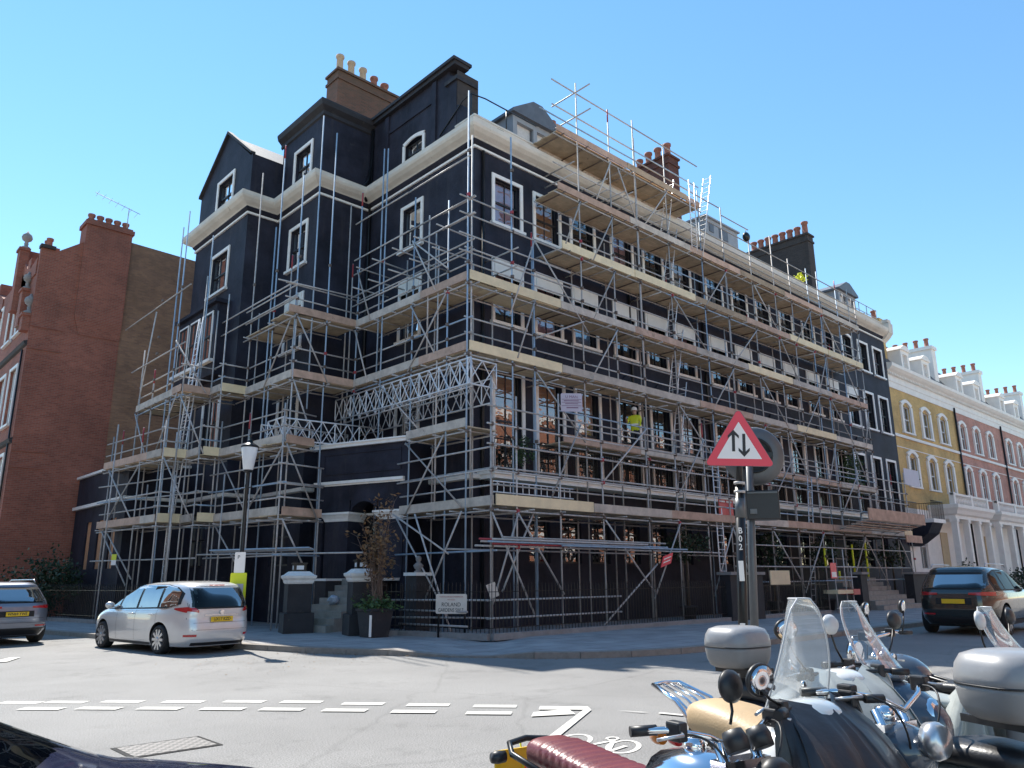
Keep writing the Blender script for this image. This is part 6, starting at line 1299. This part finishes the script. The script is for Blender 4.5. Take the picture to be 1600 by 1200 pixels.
# worker in a yellow vest on the first floor deck
def person(label,p,face,vest='yellow',seed=1):
    t=empty('person',label,'person',tuple(p),face)
    me=bpy.data.meshes.new('body'); 
    J=dict(pel=(0,0,.95),ab=(0.02,0,1.1),ch=(.02,0,1.32),nk=(.0,0,1.49),hd=(.02,0,1.62),ht=(.02,0,1.74),
      ls=(0,.19,1.42),le=(.05,.25,1.15),lw=(.22,.22,1.0),lh=(.30,.2,1.0),rs=(0,-.19,1.42),re=(.12,-.24,1.2),rw=(.34,-.2,1.3),rh=(.42,-.19,1.34),
      lhp=(0,.1,.9),lk=(.04,.11,.5),la=(0,.12,.1),lt=(.14,.13,.04),rhp=(0,-.1,.9),rk=(.0,-.12,.5),ra=(-.04,-.13,.1),rt=(.1,-.14,.04))
    Rr=dict(pel=.14,ab=.13,ch=.16,nk=.06,hd=.095,ht=.06,ls=.075,le=.045,lw=.032,lh=.035,rs=.075,re=.045,rw=.032,rh=.035,lhp=.09,lk=.06,la=.042,lt=.035,rhp=.09,rk=.06,ra=.042,rt=.035)
    K=list(J); E=[('pel','ab'),('ab','ch'),('ch','nk'),('nk','hd'),('hd','ht'),('ch','ls'),('ls','le'),('le','lw'),('lw','lh'),('ch','rs'),('rs','re'),('re','rw'),('rw','rh'),('pel','lhp'),('lhp','lk'),('lk','la'),('la','lt'),('pel','rhp'),('rhp','rk'),('rk','ra'),('ra','rt')]
    me.from_pydata([J[k] for k in K],[(K.index(a),K.index(b)) for a,b in E],[]); o=bpy.data.objects.new('body',me); scene.collection.objects.link(o)
    md=o.modifiers.new('s','SKIN'); sv=me.skin_vertices[0].data
    for i,k in enumerate(K): sv[i].radius=(Rr[k],Rr[k]); sv[i].use_root=(i==0)
    md2=o.modifiers.new('d','SUBSURF'); md2.levels=2
    dg=bpy.context.evaluated_depsgraph_get(); nm=bpy.data.meshes.new_from_object(o.evaluated_get(dg)); bpy.data.objects.remove(o)
    nm.materials.clear(); nm.materials.append(M['denim']); nm.materials.append(M['skin']); nm.materials.append(M[vest])
    for p_ in nm.polygons:
        z=p_.center.z; y=abs(p_.center.y); x=p_.center.x
        p_.material_index=2 if (.92<z<1.5 and y<.27 and x<.2) else (1 if (z>=1.5 or x>.2 and z>.9) else 0); p_.use_smooth=True
    b=bpy.data.objects.new('body',nm); scene.collection.objects.link(b); b.parent=t
    mb=MB(); mb.lathe((.02,0,1.66),[(.13,0),(.115,.02),(.11,.06),(.085,.11),(.03,.14)],16); mb.build('hard_hat','signwhite',t,local=True)
    mb=MB(); mb.lathe((.02,0,1.1),[(.172,0),(.172,.05)],18); mb.build('reflective_band','signwhite',t,local=True)
person('person in a yellow vest and white hard hat standing on a scaffold deck',(6.9,-.85,Z2+.04),R(200))
# ================= MOTORCYCLES AND SCOOTERS (local frame: x forward, y left, z up; origin on the ground midway between the wheels)
def bwheel(par,x,r,w=.06,name='wheel',spokes=18,rim='alloy',steer=0):
    mb=MB(); n=32; m=10; i0=len(mb.v)
    for k in range(n):
        a=2*math.pi*k/n
        for j in range(m):
            b=2*math.pi*j/m; q=r-w+math.cos(b)*w; mb.v.append(Vector((x+math.cos(a)*q,math.sin(b)*w*1.05,r+math.sin(a)*q)))
    for k in range(n):
        for j in range(m): mb.f.append((i0+k*m+j,i0+k*m+(j+1)%m,i0+((k+1)%n)*m+(j+1)%m,i0+((k+1)%n)*m+j)); mb.sm.append(True)
    t=mb.build(name,'rubber',par,local=True)
    mb=MB(); mb.lathe((x,-.035,r),[(r-2*w+.005,0),(r-2*w-.02,.0),(r-2*w-.02,.07),(r-2*w+.005,.07)],28,ax=(0,1,0)); mb.lathe((x,-.07,r),[(.035,0),(.055,.02),(.055,.12),(.035,.14)],14,ax=(0,1,0))
    for k in range(spokes):
        a=2*math.pi*k/spokes; a2=a+.25*(1 if k%2 else -1); mb.tube((x+math.cos(a2)*.05,(.04 if k%2 else -.04),r+math.sin(a2)*.05),(x+math.cos(a)*(r-2*w-.01),0,r+math.sin(a)*(r-2*w-.01)),.0035 if spokes>10 else .012,5,caps=False)
    mb.build('rim',rim,t,local=True)
    mb=MB(); mb.lathe((x,.075,r),[(.05,0),(.13,0),(.13,.005),(.05,.005)],24,ax=(0,1,0)); mb.build('brake_disc','alloy',t,local=True)
    return t
def sec(x,w,z0,z1,n=14,p=2.6,yo=0):
    zc,h=(z0+z1)/2,(z1-z0)/2; out=[]
    for k in range(n):
        a=2*math.pi*k/n; out.append((x,yo+math.copysign(abs(math.cos(a))**(2/p),math.cos(a))*w,zc+math.copysign(abs(math.sin(a))**(2/p),math.sin(a))*h))
    return out
def blob(par,name,mat,secs,p=2.6,subd=0,n=14):
    mb=MB(); mb.loft([sec(*s,n=n,p=p) for s in secs]); return mb.build(name,mat,par,local=True,subd=subd)
def mirror(par,x,y,z,dx,dy,dz,r=.055,stem='iron',glass='chrome',oval=1.0,mat='plasticb',facing=-1):
    mb=MB(); mb.path([(x,y,z),(x+dx*.3,y+dy*.6,z+dz*.45),(x+dx,y+dy,z+dz)],.006,6); s=mb.build('mirror',stem,par,local=True)
    c=Vector((x+dx,y+dy,z+dz+r*.6)); mb=MB(); mb.lathe(c,[(.01,.035),(r*.7,.03),(r,.012),(r,0),(r*.9,-.002)],20,ax=(-facing,0,.1)); 
    for i,v in enumerate(mb.v): mb.v[i]=Vector((v.x,c.y+(v.y-c.y)*oval,v.z))
    mb.build('mirror_shell',mat,s,local=True)
    mb=MB(); mb.lathe(c,[(r*.88,-.004),(r*.5,-.005),(.0,-.005)],20,ax=(-facing,0,.1)); 
    for i,v in enumerate(mb.v): mb.v[i]=Vector((v.x,c.y+(v.y-c.y)*oval,v.z))
    mb.build('mirror_glass',glass,s,local=True)
def bars(par,x,z,w,rise=.08,back=.12,mat='chrome',grip='plasticb',levers=True):
    mb=MB(); mb.path([(x-back,-w,z),(x-back*.5,-w*.75,z+.005),(x,-w*.35,z-rise*.3),(x+.01,0,z-rise),(x,w*.35,z-rise*.3),(x-back*.5,w*.75,z+.005),(x-back,w,z)],.012,8); b=mb.build('handlebar',mat,par,local=True)
    for s in (1,-1):
        mb=MB(); mb.tube((x-back*.72,s*w*.80,z+.003),(x-back*1.04,s*w*1.04,z),.018,10); mb.build('grip',grip,b,local=True)
        if levers: 
            mb=MB(); mb.path([(x-back*.3,s*w*.66,z+.01),(x-back*.1+.04,s*w*.75,z),(x-back*.5+.055,s*w*1.0,z-.01)],.006,6); mb.build('lever','alloy',b,local=True)
            mb=MB(); mb.box((x-back*.55,min(s*w*.62,s*w*.74),z-.03),(x-back*.55+.07,max(s*w*.62,s*w*.74),z+.035)); mb.build('switchgear','plasticb',b,local=True,bevel=.008)
    for k,(s,dz) in enumerate(((1,.0),(-1,.02))):
        P0,P1,P2=Vector((x-back*.4,s*w*.66,z-.01)),Vector((x+.16,s*w*.45,z+.05-dz)),Vector((x+.05,s*.05,z-.28)); mb=MB(); mb.path([P0*(1-q)**2+P1*2*q*(1-q)+P2*q*q for q in [j/12 for j in range(13)]],.0045,5); mb.build('cable','plasticb',b,local=True)
    return b
def topcase(par,x,z,w=.24,l=.21,h=.32,mats=('casegrey','greyplastic')):
    # two shells with a seam, wide rounded box
    prof=lambda sc,z: [(x+math.copysign(abs(math.cos(2*math.pi*k/36))**.62,math.cos(2*math.pi*k/36))*l*sc,math.copysign(abs(math.sin(2*math.pi*k/36))**.62,math.sin(2*math.pi*k/36))*w*sc,z) for k in range(36)]
    mb=MB(); mb.loft([prof(s,z+h*t) for s,t in ((.72,0),(.86,.06),(.95,.2),(1.0,.42),(1.0,.5))]); c=mb.build('top_case',mats[1],par,local=True)
    mb=MB(); mb.loft([prof(s,z+h*t) for s,t in ((.985,.50),(1.01,.52),(1.01,.62),(.97,.78),(.86,.92),(.62,.985),(.2,1.0))]); mb.build('lid',mats[0],c,local=True)
    mb=MB(); mb.loft([prof(s,z+h*t) for s,t in ((1.018,.49),(1.018,.515))]); mb.build('seam','plasticb',c,local=True)
    mb=MB(); mb.box((x-l*1.03,-.07,z+h*.3),(x-l*.98,.07,z+h*.52)); mb.build('latch','plasticb',c,local=True,bevel=.006)
    return c
def screen(par,x,z,w,h,lean,name='windscreen',curve=.10,taper=.38,mat='clear',cut=1.0):
    mb=MB(); nu,nv=14,12; G=[]
    for j in range(nv+1):
        t=j/nv; ww=w*(1-(1-taper)*t**1.8); row=[]
        if t>.85: ww*=math.sqrt(max(.12,1-((t-.85)/.15)**2*.7))
        for i in range(nu+1):
            u=-1+2*i/nu; row.append(len(mb.v)); mb.v.append(Vector((x-lean*t-curve*u*u*(1-.3*t)-.03*math.sin(t*3),u*ww,z+h*t)))
        G.append(row)
    for j in range(nv):
        for i in range(nu): mb.f.append((G[j][i],G[j][i+1],G[j+1][i+1],G[j+1][i])); mb.sm.append(True)
    o=mb.build(name,mat,par,local=True); md=o.modifiers.new('t','SOLIDIFY'); md.thickness=.004
    mb=MB(); e=[mb and Vector((0,0,0))]; pts=[o.data.vertices[G[j][0]].co for j in range(nv+1)]+[o.data.vertices[G[nv][i]].co for i in range(1,nu+1)]+[o.data.vertices[G[j][nu]].co for j in range(nv-1,-1,-1)]
    mb.path(pts,.004,5); mb.build('screen_edge','lgrey',o,local=True)
    for s in (-.45,.45):
        mb=MB(); p=o.data.vertices[G[3][int((s+1)/2*nu)]].co; mb.lathe(p,[(.012,-.008),(.014,0),(.012,.01)],10,ax=(1,0,0)); mb.build('screw','chrome',o,local=True)
    return o
def fabric(par,name,mat,rows,seed=1,amp=.012,n=40):
    'draped cloth: rows of (x,w,z) hoops going down; folds grow downwards'
    rr=random.Random(seed); ph=[rr.random()*6 for _ in range(6)]; mb=MB(); G=[]
    for j,(pts) in enumerate(rows):
        row=[]; m=len(pts)
        for i in range(n+1):
            t=i/n*(m-1); k=min(int(t),m-2); f=t-k; f=f*f*(3-2*f); p=Vector(pts[k]).lerp(Vector(pts[k+1]),f)
            a=amp*(j/(len(rows)-1)+.25); s=math.sin(i*.9+ph[0]+j*.5)*a+math.sin(i*.37+ph[1]-j*.8)*a*1.3+math.sin(i*1.9+ph[2])*a*.5+rr.uniform(-1,1)*a*.15
            d=Vector((p.x*0+.6,math.copysign(1,p.y if abs(p.y)>.02 else 1)*.7,.1)); row.append(len(mb.v)); mb.v.append(p+d*s)
        G.append(row)
    for j in range(len(rows)-1):
        for i in range(n): mb.f.append((G[j][i],G[j+1][i],G[j+1][i+1],G[j][i+1])); mb.sm.append(True)
    o=mb.build(name,mat,par,local=True,subd=1); return o
def engine(par,x,z,mat='alloy'):
    mb=MB(); mb.box((x-.2,-.13,z-.14),(x+.2,.13,z+.06)); e=mb.build('engine',mat,par,local=True,bevel=.03)
    mb=MB()
    for k in range(8): mb.box((x-.02-.1+k*.0,-.11,z+.07+k*.025),(x+.12,.11,z+.082+k*.025))
    mb.box((x-.08,-.07,z+.05),(x+.08,.07,z+.28)); mb.build('cylinder','greyplastic',e,local=True)
    mb=MB(); mb.lathe((x-.05,.13,z-.04),[(.1,0),(.1,.02),(.08,.035),(0,.04)],20,ax=(0,1,0)); mb.lathe((x-.05,-.13,z-.04),[(.11,0),(.11,.02),(.09,.035),(0,.04)],20,ax=(0,-1,0)); mb.build('engine_cover','chrome',e,local=True)
    return e
def frame(par,xf,xr,rf,rr,neck,mat='iron'):
    mb=MB(); 
    for s in (-.07,.07):
        mb.path([(neck[0],s*.4,neck[1]),(neck[0]-.12,s,neck[1]-.3),(neck[0]-.28,s,.28),(xr+.45,s,.26),(xr+.35,s,.6),(xr+.05,s,.72)],.016,7)
        mb.path([(neck[0],s*.4,neck[1]-.02),(xr+.45,s,.74),(xr-.05,s*1.2,.76)],.015,7); mb.tube((xr,s*1.5,rr),(xr+.45,s*1.3,.34),.018,7); mb.tube((xr+.02,s*1.9,rr+.02),(xr+.16,s*1.8,.7),.022,8)
    return mb.build('frame',mat,par,local=True)
def fork(par,xw,r,neck,w=.085,mat='chrome'):
    mb=MB()
    for s in (-w,w): mb.tube((xw,s,r),(neck[0]+(neck[0]-xw)*0.06,s,neck[1]+.06),.02,8); mb.tube((xw,s,r),(xw+(neck[0]-xw)*.45,s,r+(neck[1]-r)*.45),.027,8)
    mb.box((neck[0]-.03,-w-.03,neck[1]-.02),(neck[0]+.04,w+.03,neck[1]+.01)); return mb.build('fork',mat,par,local=True)
def fender(par,x,r,mat,a0,a1,w=.07,off=.035):
    mb=MB(); S=[]; n=14
    for k in range(n+1):
        a=R(a0+(a1-a0)*k/n); q=r+off; S.append([(x+math.cos(a)*(q-.05*abs(t)**2),t*w,r+math.sin(a)*(q-.05*abs(t)**2)) for t in (-1,-.6,0,.6,1)]+[(x+math.cos(a)*(q-.05*abs(t)**2-.006),t*w,r+math.sin(a)*(q-.05*abs(t)**2-.006)) for t in (1,.6,0,-.6,-1)])
    mb.loft(S); return mb.build('mudguard',mat,par,local=True)
def hang(par,name,mat,x,y,z,r,ax):
    mb=MB(); mb.lathe((x,y,z),[(r*.9,-.04),(r,0),(r*.8,.03),(0,.035)],16,ax=ax); return mb.build(name,mat,par,local=True)
# --- A: maroon ribbed seat roadster, rear to the road
def bikeA():
    t=empty('motorcycle','motorcycle with a maroon ribbed seat and black grab loop, nearest the bottom edge','motorcycle',(-12.36,-15.82,0),R(-101))
    bwheel(t,.72,.31); bwheel(t,-.68,.31); frame(t,.72,-.68,.31,.31,(.42,.9)); fork(t,.72,.31,(.42,.92)); engine(t,.02,.42)
    S=[]
    for k in range(61):
        f=k/60; x=-.80+f*.80; rib=.008*abs(math.sin(f*math.pi*15)) if .16<f<.97 else .0; w=.125+.012*math.sin(f*3)+rib*.5; z1=.80+.02*math.cos(f*4)+rib; S.append((x,w*(.55 if k in(0,60) else (.9 if k in (1,59) else 1)),.70 if 1<k<59 else .73,z1 if 1<k<59 else z1-.02))
    blob(t,'seat','maroon',S,p=3.2,n=20)
    mb=MB(); mb.path([(-.55,.15,.70),(-.86,.15,.74),(-.95,.11,.77),(-.97,0,.78),(-.95,-.11,.77),(-.86,-.15,.74),(-.55,-.15,.70)],.015,8); mb.build('grab_loop','iron',t,local=True)
    hang(t,'tail_light','redlens',-.9,0,.66,.05,(-1,0,0)); fender(t,-.68,.31,'iron',60,200)
    mb=MB(); mb.box((-1.06,-.13,.56),(-1.05,.13,.72)); p=mb.build('number_plate','yplate',t,local=True)
    for s in (1,-1): hang(t,'indicator','plasticb',-.93,s*.19,.72,.03,(0,s,0)); 
    blob(t,'tank','chrome',[(-.02,.08,.72,.82),(.05,.13,.68,.90),(.2,.15,.66,.93),(.34,.13,.68,.92),(.42,.06,.74,.86)],p=2.3); hang(t,'fuel_cap','chrome',.2,0,.935,.045,(0,0,1))
    bars(t,.40,1.03,.36); hang(t,'headlight','plasticb',.58,0,.88,.08,(1,0,0)); hang(t,'clock','plasticb',.46,.06,1.0,.045,(-.5,0,1)); hang(t,'clock','plasticb',.46,-.06,1.0,.045,(-.5,0,1))
    mirror(t,.33,.06,1.02,-.03,.04,.09,.06)
    mb=MB(); mb.path([(.18,-.13,.4),(.1,-.17,.25),(-.3,-.19,.26),(-.9,-.2,.34)],[.02,.022,.03,.035],10); mb.build('exhaust','chrome',t,local=True)
    fender(t,.72,.31,'chrome',20,150)
    mb=MB(); mb.path([(-1.02,.02,.60),(-1.12,.06,.74),(-1.05,.16,.75),(-.96,.17,.74)],.006,5); mb.build('cable_lock','yellow',t,local=True)
bikeA()
def bikeB():
    t=empty('motorcycle','classic motorcycle with a wide tan leather seat and chrome rear rack','motorcycle',(-11.38,-15.93,0),R(-101))
    bwheel(t,.75,.32,.065); bwheel(t,-.62,.31,.07); frame(t,.75,-.62,.32,.31,(.45,.92)); fork(t,.75,.32,(.45,.94)); engine(t,.05,.42)
    S=[(-.68,.08,.78,.86),(-.66,.14,.75,.91),(-.56,.175,.73,.93),(-.40,.19,.71,.92),(-.28,.19,.70,.90),(-.14,.185,.68,.86),(.0,.165,.67,.84),(.1,.13,.69,.82),(.17,.10,.70,.82),(.2,.05,.73,.79)]
    s=blob(t,'seat','tan',S,p=2.8,subd=1,n=16)
    mb=MB()
    for q in (-.09,-.03,.03,.09): mb.path([(-.58,q,.80),(-.74,q,.90),(-.92,q*.9,.955)],.008,6)
    mb.path([(-.5,.13,.72),(-.72,.13,.90),(-.93,.10,.96),(-.95,0,.962),(-.93,-.10,.96),(-.72,-.13,.90),(-.5,-.13,.72)],.012,8); mb.build('luggage_rack','chrome',t,local=True)
    mb=MB(); mb.path([(-.55,.14,.68),(-.7,.15,.74),(-.88,.12,.64)],.012,6); mb.build('rack_stay','chrome',t,local=True)
    fender(t,-.62,.31,'chrome',50,190,.085); hang(t,'tail_light','redlens',-.88,0,.70,.06,(-1,0,.2))
    for sg in (1,-1): hang(t,'indicator','amber',-.80,sg*.2,.72,.04,(-1,0,0))
    blob(t,'tank','bluebike',[(.18,.08,.72,.84),(.26,.14,.70,.93),(.42,.16,.68,.97),(.55,.12,.72,.95),(.62,.05,.78,.88)],p=2.3,subd=1); hang(t,'fuel_cap','chrome',.42,0,.975,.045,(0,0,1))
    bars(t,.5,1.08,.38,back=.18); hang(t,'headlight','alloy',.64,0,.90,.075,(1,0,0))
    fender(t,.75,.32,'bluebike',20,150)
    mb=MB(); mb.path([(.2,-.13,.4),(.1,-.17,.25),(-.3,-.2,.28),(-.8,-.22,.36)],[.02,.022,.035,.04],10); mb.build('exhaust','chrome',t,local=True)
    for sg in (1,-1): blob(t,'side_panel','bluebike',[(-.35,.02,.5,.66,),(-.25,.03,.45,.69),(-.05,.03,.45,.69),(.05,.02,.5,.66)],p=3).location.y=sg*.13
bikeB()
def scooter(label,loc,rz,body,seatm,mdz=.17,tc=None,scr=None,apron=None,mir=True,screenlean=.12,w=1.0,tcz=.84,tcx=-.72,scrw=.24,scrh=.55,scrz=.98,capmat=('casegrey','greyplastic'),tcs=1.0,mirr=.055,seatz=.82,kind='scooter',name='scooter'):
    t=empty(name,label,kind,loc,rz)
    bwheel(t,.70,.26,.06,spokes=6); bwheel(t,-.62,.26,.065,spokes=6)
    blob(t,'rear_bodywork',body,[(-.86,.05,.60,.70),(-.80,.13,.50,.76),(-.6,.19,.40,seatz-.02),(-.35,.21,.32,seatz-.02),(-.1,.19,.26,seatz-.08),(.0,.16,.22,.62),(.06,.14,.20,.48)],p=2.8,subd=1)
    blob(t,'seat',seatm,[(-.74,.06,seatz-.02,seatz+.04),(-.70,.14,seatz-.04,seatz+.07),(-.5,.165,seatz-.05,seatz+.08),(-.33,.17,seatz-.05,seatz+.06),(-.25,.165,seatz-.08,seatz-.01),(-.08,.15,seatz-.10,seatz-.02),(.06,.10,seatz-.12,seatz-.04),(.10,.04,seatz-.1,seatz-.06)],p=2.8,subd=1)
    blob(t,'floorboard','plasticb',[(-.1,.17,.2,.3),(.2,.19,.2,.3),(.45,.17,.22,.34)],p=4)
    # front shield and nose
    blob(t,'front_shield',body,[(.30,.20,.32,.90),(.36,.235,.26,.98),(.46,.22,.30,1.0),(.60,.15,.5,.95),(.70,.09,.62,.86),(.74,.03,.7,.8)],p=2.4,subd=1)
    blob(t,'handlebar_cowl',body,[(.22,.06,.98,1.04),(.27,.11,.95,1.08),(.36,.13,.94,1.09),(.46,.10,.96,1.06),(.52,.03,.98,1.03)],p=2.4,subd=1)
    bars(t,.34,1.06,.33,rise=.01,back=.10,mat='plasticb'); fender(t,.70,.26,body,10,165,.08,.045)
    hang(t,'headlight','chrome',.66,0,.82,.09,(1,0,.3))
    mb=MB(); 
    for s in (-.08,.08): mb.tube((.70,s,.26),(.5,s,.6),.02,8)
    mb.build('fork','alloy',t,local=True)
    hang(t,'tail_light','redlens',-.85,0,.66,.06,(-1,0,0)); 
    for sg in (1,-1): hang(t,'indicator','amber',-.83,sg*.12,.64,.03,(-1,sg*.4,0))
    mb=MB(); mb.box((-1.0,-.11,.42),(-.99,.11,.58)); mb.build('number_plate','yplate',t,local=True)
    mb=MB(); mb.tube((-.35,-.2,.28),(-.85,-.23,.36),.05,12); mb.build('exhaust','alloy',t,local=True)
    mb=MB(); mb.box((-.8,.08,.2),(-.3,.2,.34)); mb.build('engine_case','greyplastic',t,local=True,bevel=.03)
    if mir!='r': mirror(t,.30,.24,1.08,-.0,.10,mdz,mirr,oval=1.25,mat='plasticb')
    if mir!='l': mirror(t,.30,-.24,1.08,-.0,-.10,mdz,mirr,oval=1.25,mat='lgrey')
    if tc: topcase(t,tcx,tcz,.235*tcs,.21*tcs,.31*tcs,mats=capmat); 
    if tc: mb=MB(); mb.box((tcx-.12,-.1,tcz-.03),(tcx+.2,.1,tcz)); mb.build('luggage_rack','plasticb',t,local=True)
    if scr: screen(t,.52,scrz,scrw,scrh,screenlean)
    if apron:
        rows=[[(.30,-.26,1.07),(.36,-.16,1.09),(.24,0,1.05),(.36,.16,1.09),(.30,.26,1.07)],[(.28,-.29,.96),(.20,-.22,.99),(.14,0,.98),(.20,.22,.99),(.28,.29,.96)],[(.28,-.30,.82),(.12,-.26,.86),(.06,0,.88),(.12,.26,.86),(.28,.30,.82)],[(.29,-.31,.64),(.06,-.29,.72),(-.02,0,.80),(.06,.29,.72),(.29,.31,.64)],[(.30,-.31,.46),(.02,-.31,.54),(-.10,0,.76),(.02,.31,.54),(.30,.31,.46)],[(.30,-.30,.30),(.0,-.32,.36),(-.20,0,.79),(.0,.32,.36),(.30,.30,.30)]] if 1 else [[(.34,-.30,1.06),(.40,-.20,1.09),(.30,0,1.04),(.40,.20,1.09),(.34,.30,1.06)],[(.30,-.33,.95),(.22,-.25,1.0),(.12,0,.98),(.22,.25,1.0),(.30,.33,.95)],[(.30,-.34,.80),(.08,-.30,.88),(-.05,0,.92),(.08,.30,.88),(.30,.34,.80)],[(.32,-.35,.62),(.02,-.34,.74),(-.18,0,.90),(.02,.34,.74),(.32,.35,.62)],[(.34,-.35,.45),(-.0,-.37,.55),(-.26,0,.885),(-.0,.37,.55),(.34,.35,.45)],[(.34,-.34,.30),(.02,-.38,.36),(-.30,0,.875),(.02,.38,.36),(.34,.34,.30)]]
        fabric(t,'lap_apron',apron,rows,seed=len(label),amp=.03,n=64)
    return t
scooter('scooter with a tall clear windscreen and black lap apron',(-12.0,-16.60,0),R(82),'whitebike','seatblack',scr=1,apron='apron',scrh=.46,scrw=.20,scrz=1.0,screenlean=.12,mirr=.06,mir='l',mdz=.06,name='scooter')
scooter('white maxi scooter with a grey rain cover and a big grey top case',(-11.02,-16.2,0),R(65),'whitebike','seatblack',tc=1,apron='coverfab',capmat=('casegrey','greyplastic'),tcs=.86,tcz=.99,tcx=-.68,mir='l')
scooter('dark blue scooter with a light grey top case, behind the tan seat motorcycle',(-10.25,-15.48,0),R(-97),'bluebike','seatblack',tc=1,scr=1,scrh=.40,scrw=.17,screenlean=.24,tcx=-.62,tcz=.96,scrz=1.0,tcs=.86)
scooter('scooter covered in pale grey cloth, beyond the maxi scooter',(-9.35,-15.9,0),R(-88),'greyplastic','coverfab',apron='coverfab',scr=1,scrh=.35,scrw=.18,screenlean=.22,scrz=1.0)
def bikeG():
    t=empty('motorcycle','motorcycle with chrome crash bars and a bare handlebar, farthest right of the row','motorcycle',(-8.6,-15.6,0),R(92))
    bwheel(t,.75,.32,.065); bwheel(t,-.68,.31,.07); frame(t,.75,-.68,.32,.31,(.45,.92)); fork(t,.75,.32,(.45,.94)); engine(t,.05,.45)
    blob(t,'seat','seatblack',[(-.7,.08,.74,.82),(-.5,.15,.72,.84),(-.1,.15,.70,.80),(.12,.08,.72,.8)],p=2.8,subd=1); blob(t,'tank','bluebike',[(.08,.08,.72,.84),(.16,.14,.70,.95),(.34,.16,.68,.99),(.5,.10,.74,.95),(.56,.04,.8,.88)],p=2.3,subd=1)
    bars(t,.5,1.1,.40,back=.16); mirror(t,.36,.3,1.11,0,.08,.16); mirror(t,.36,-.3,1.11,0,-.08,.16); hang(t,'headlight','chrome',.64,0,.95,.10,(1,0,0))
    mb=MB()
    for s in (1,-1): mb.path([(.35,s*.1,.75),(.42,s*.34,.74),(.40,s*.40,.6),(.34,s*.36,.42),(.3,s*.1,.35)],.016,8)
    mb.build('crash_bar','chrome',t,local=True); fender(t,.75,.32,'bluebike',20,150); fender(t,-.68,.31,'bluebike',50,190); hang(t,'tail_light','redlens',-.9,0,.72,.05,(-1,0,0))
    topcase(t,-.78,.88,.25,.2,.3,('bluegrey','greyplastic'))
bikeG()
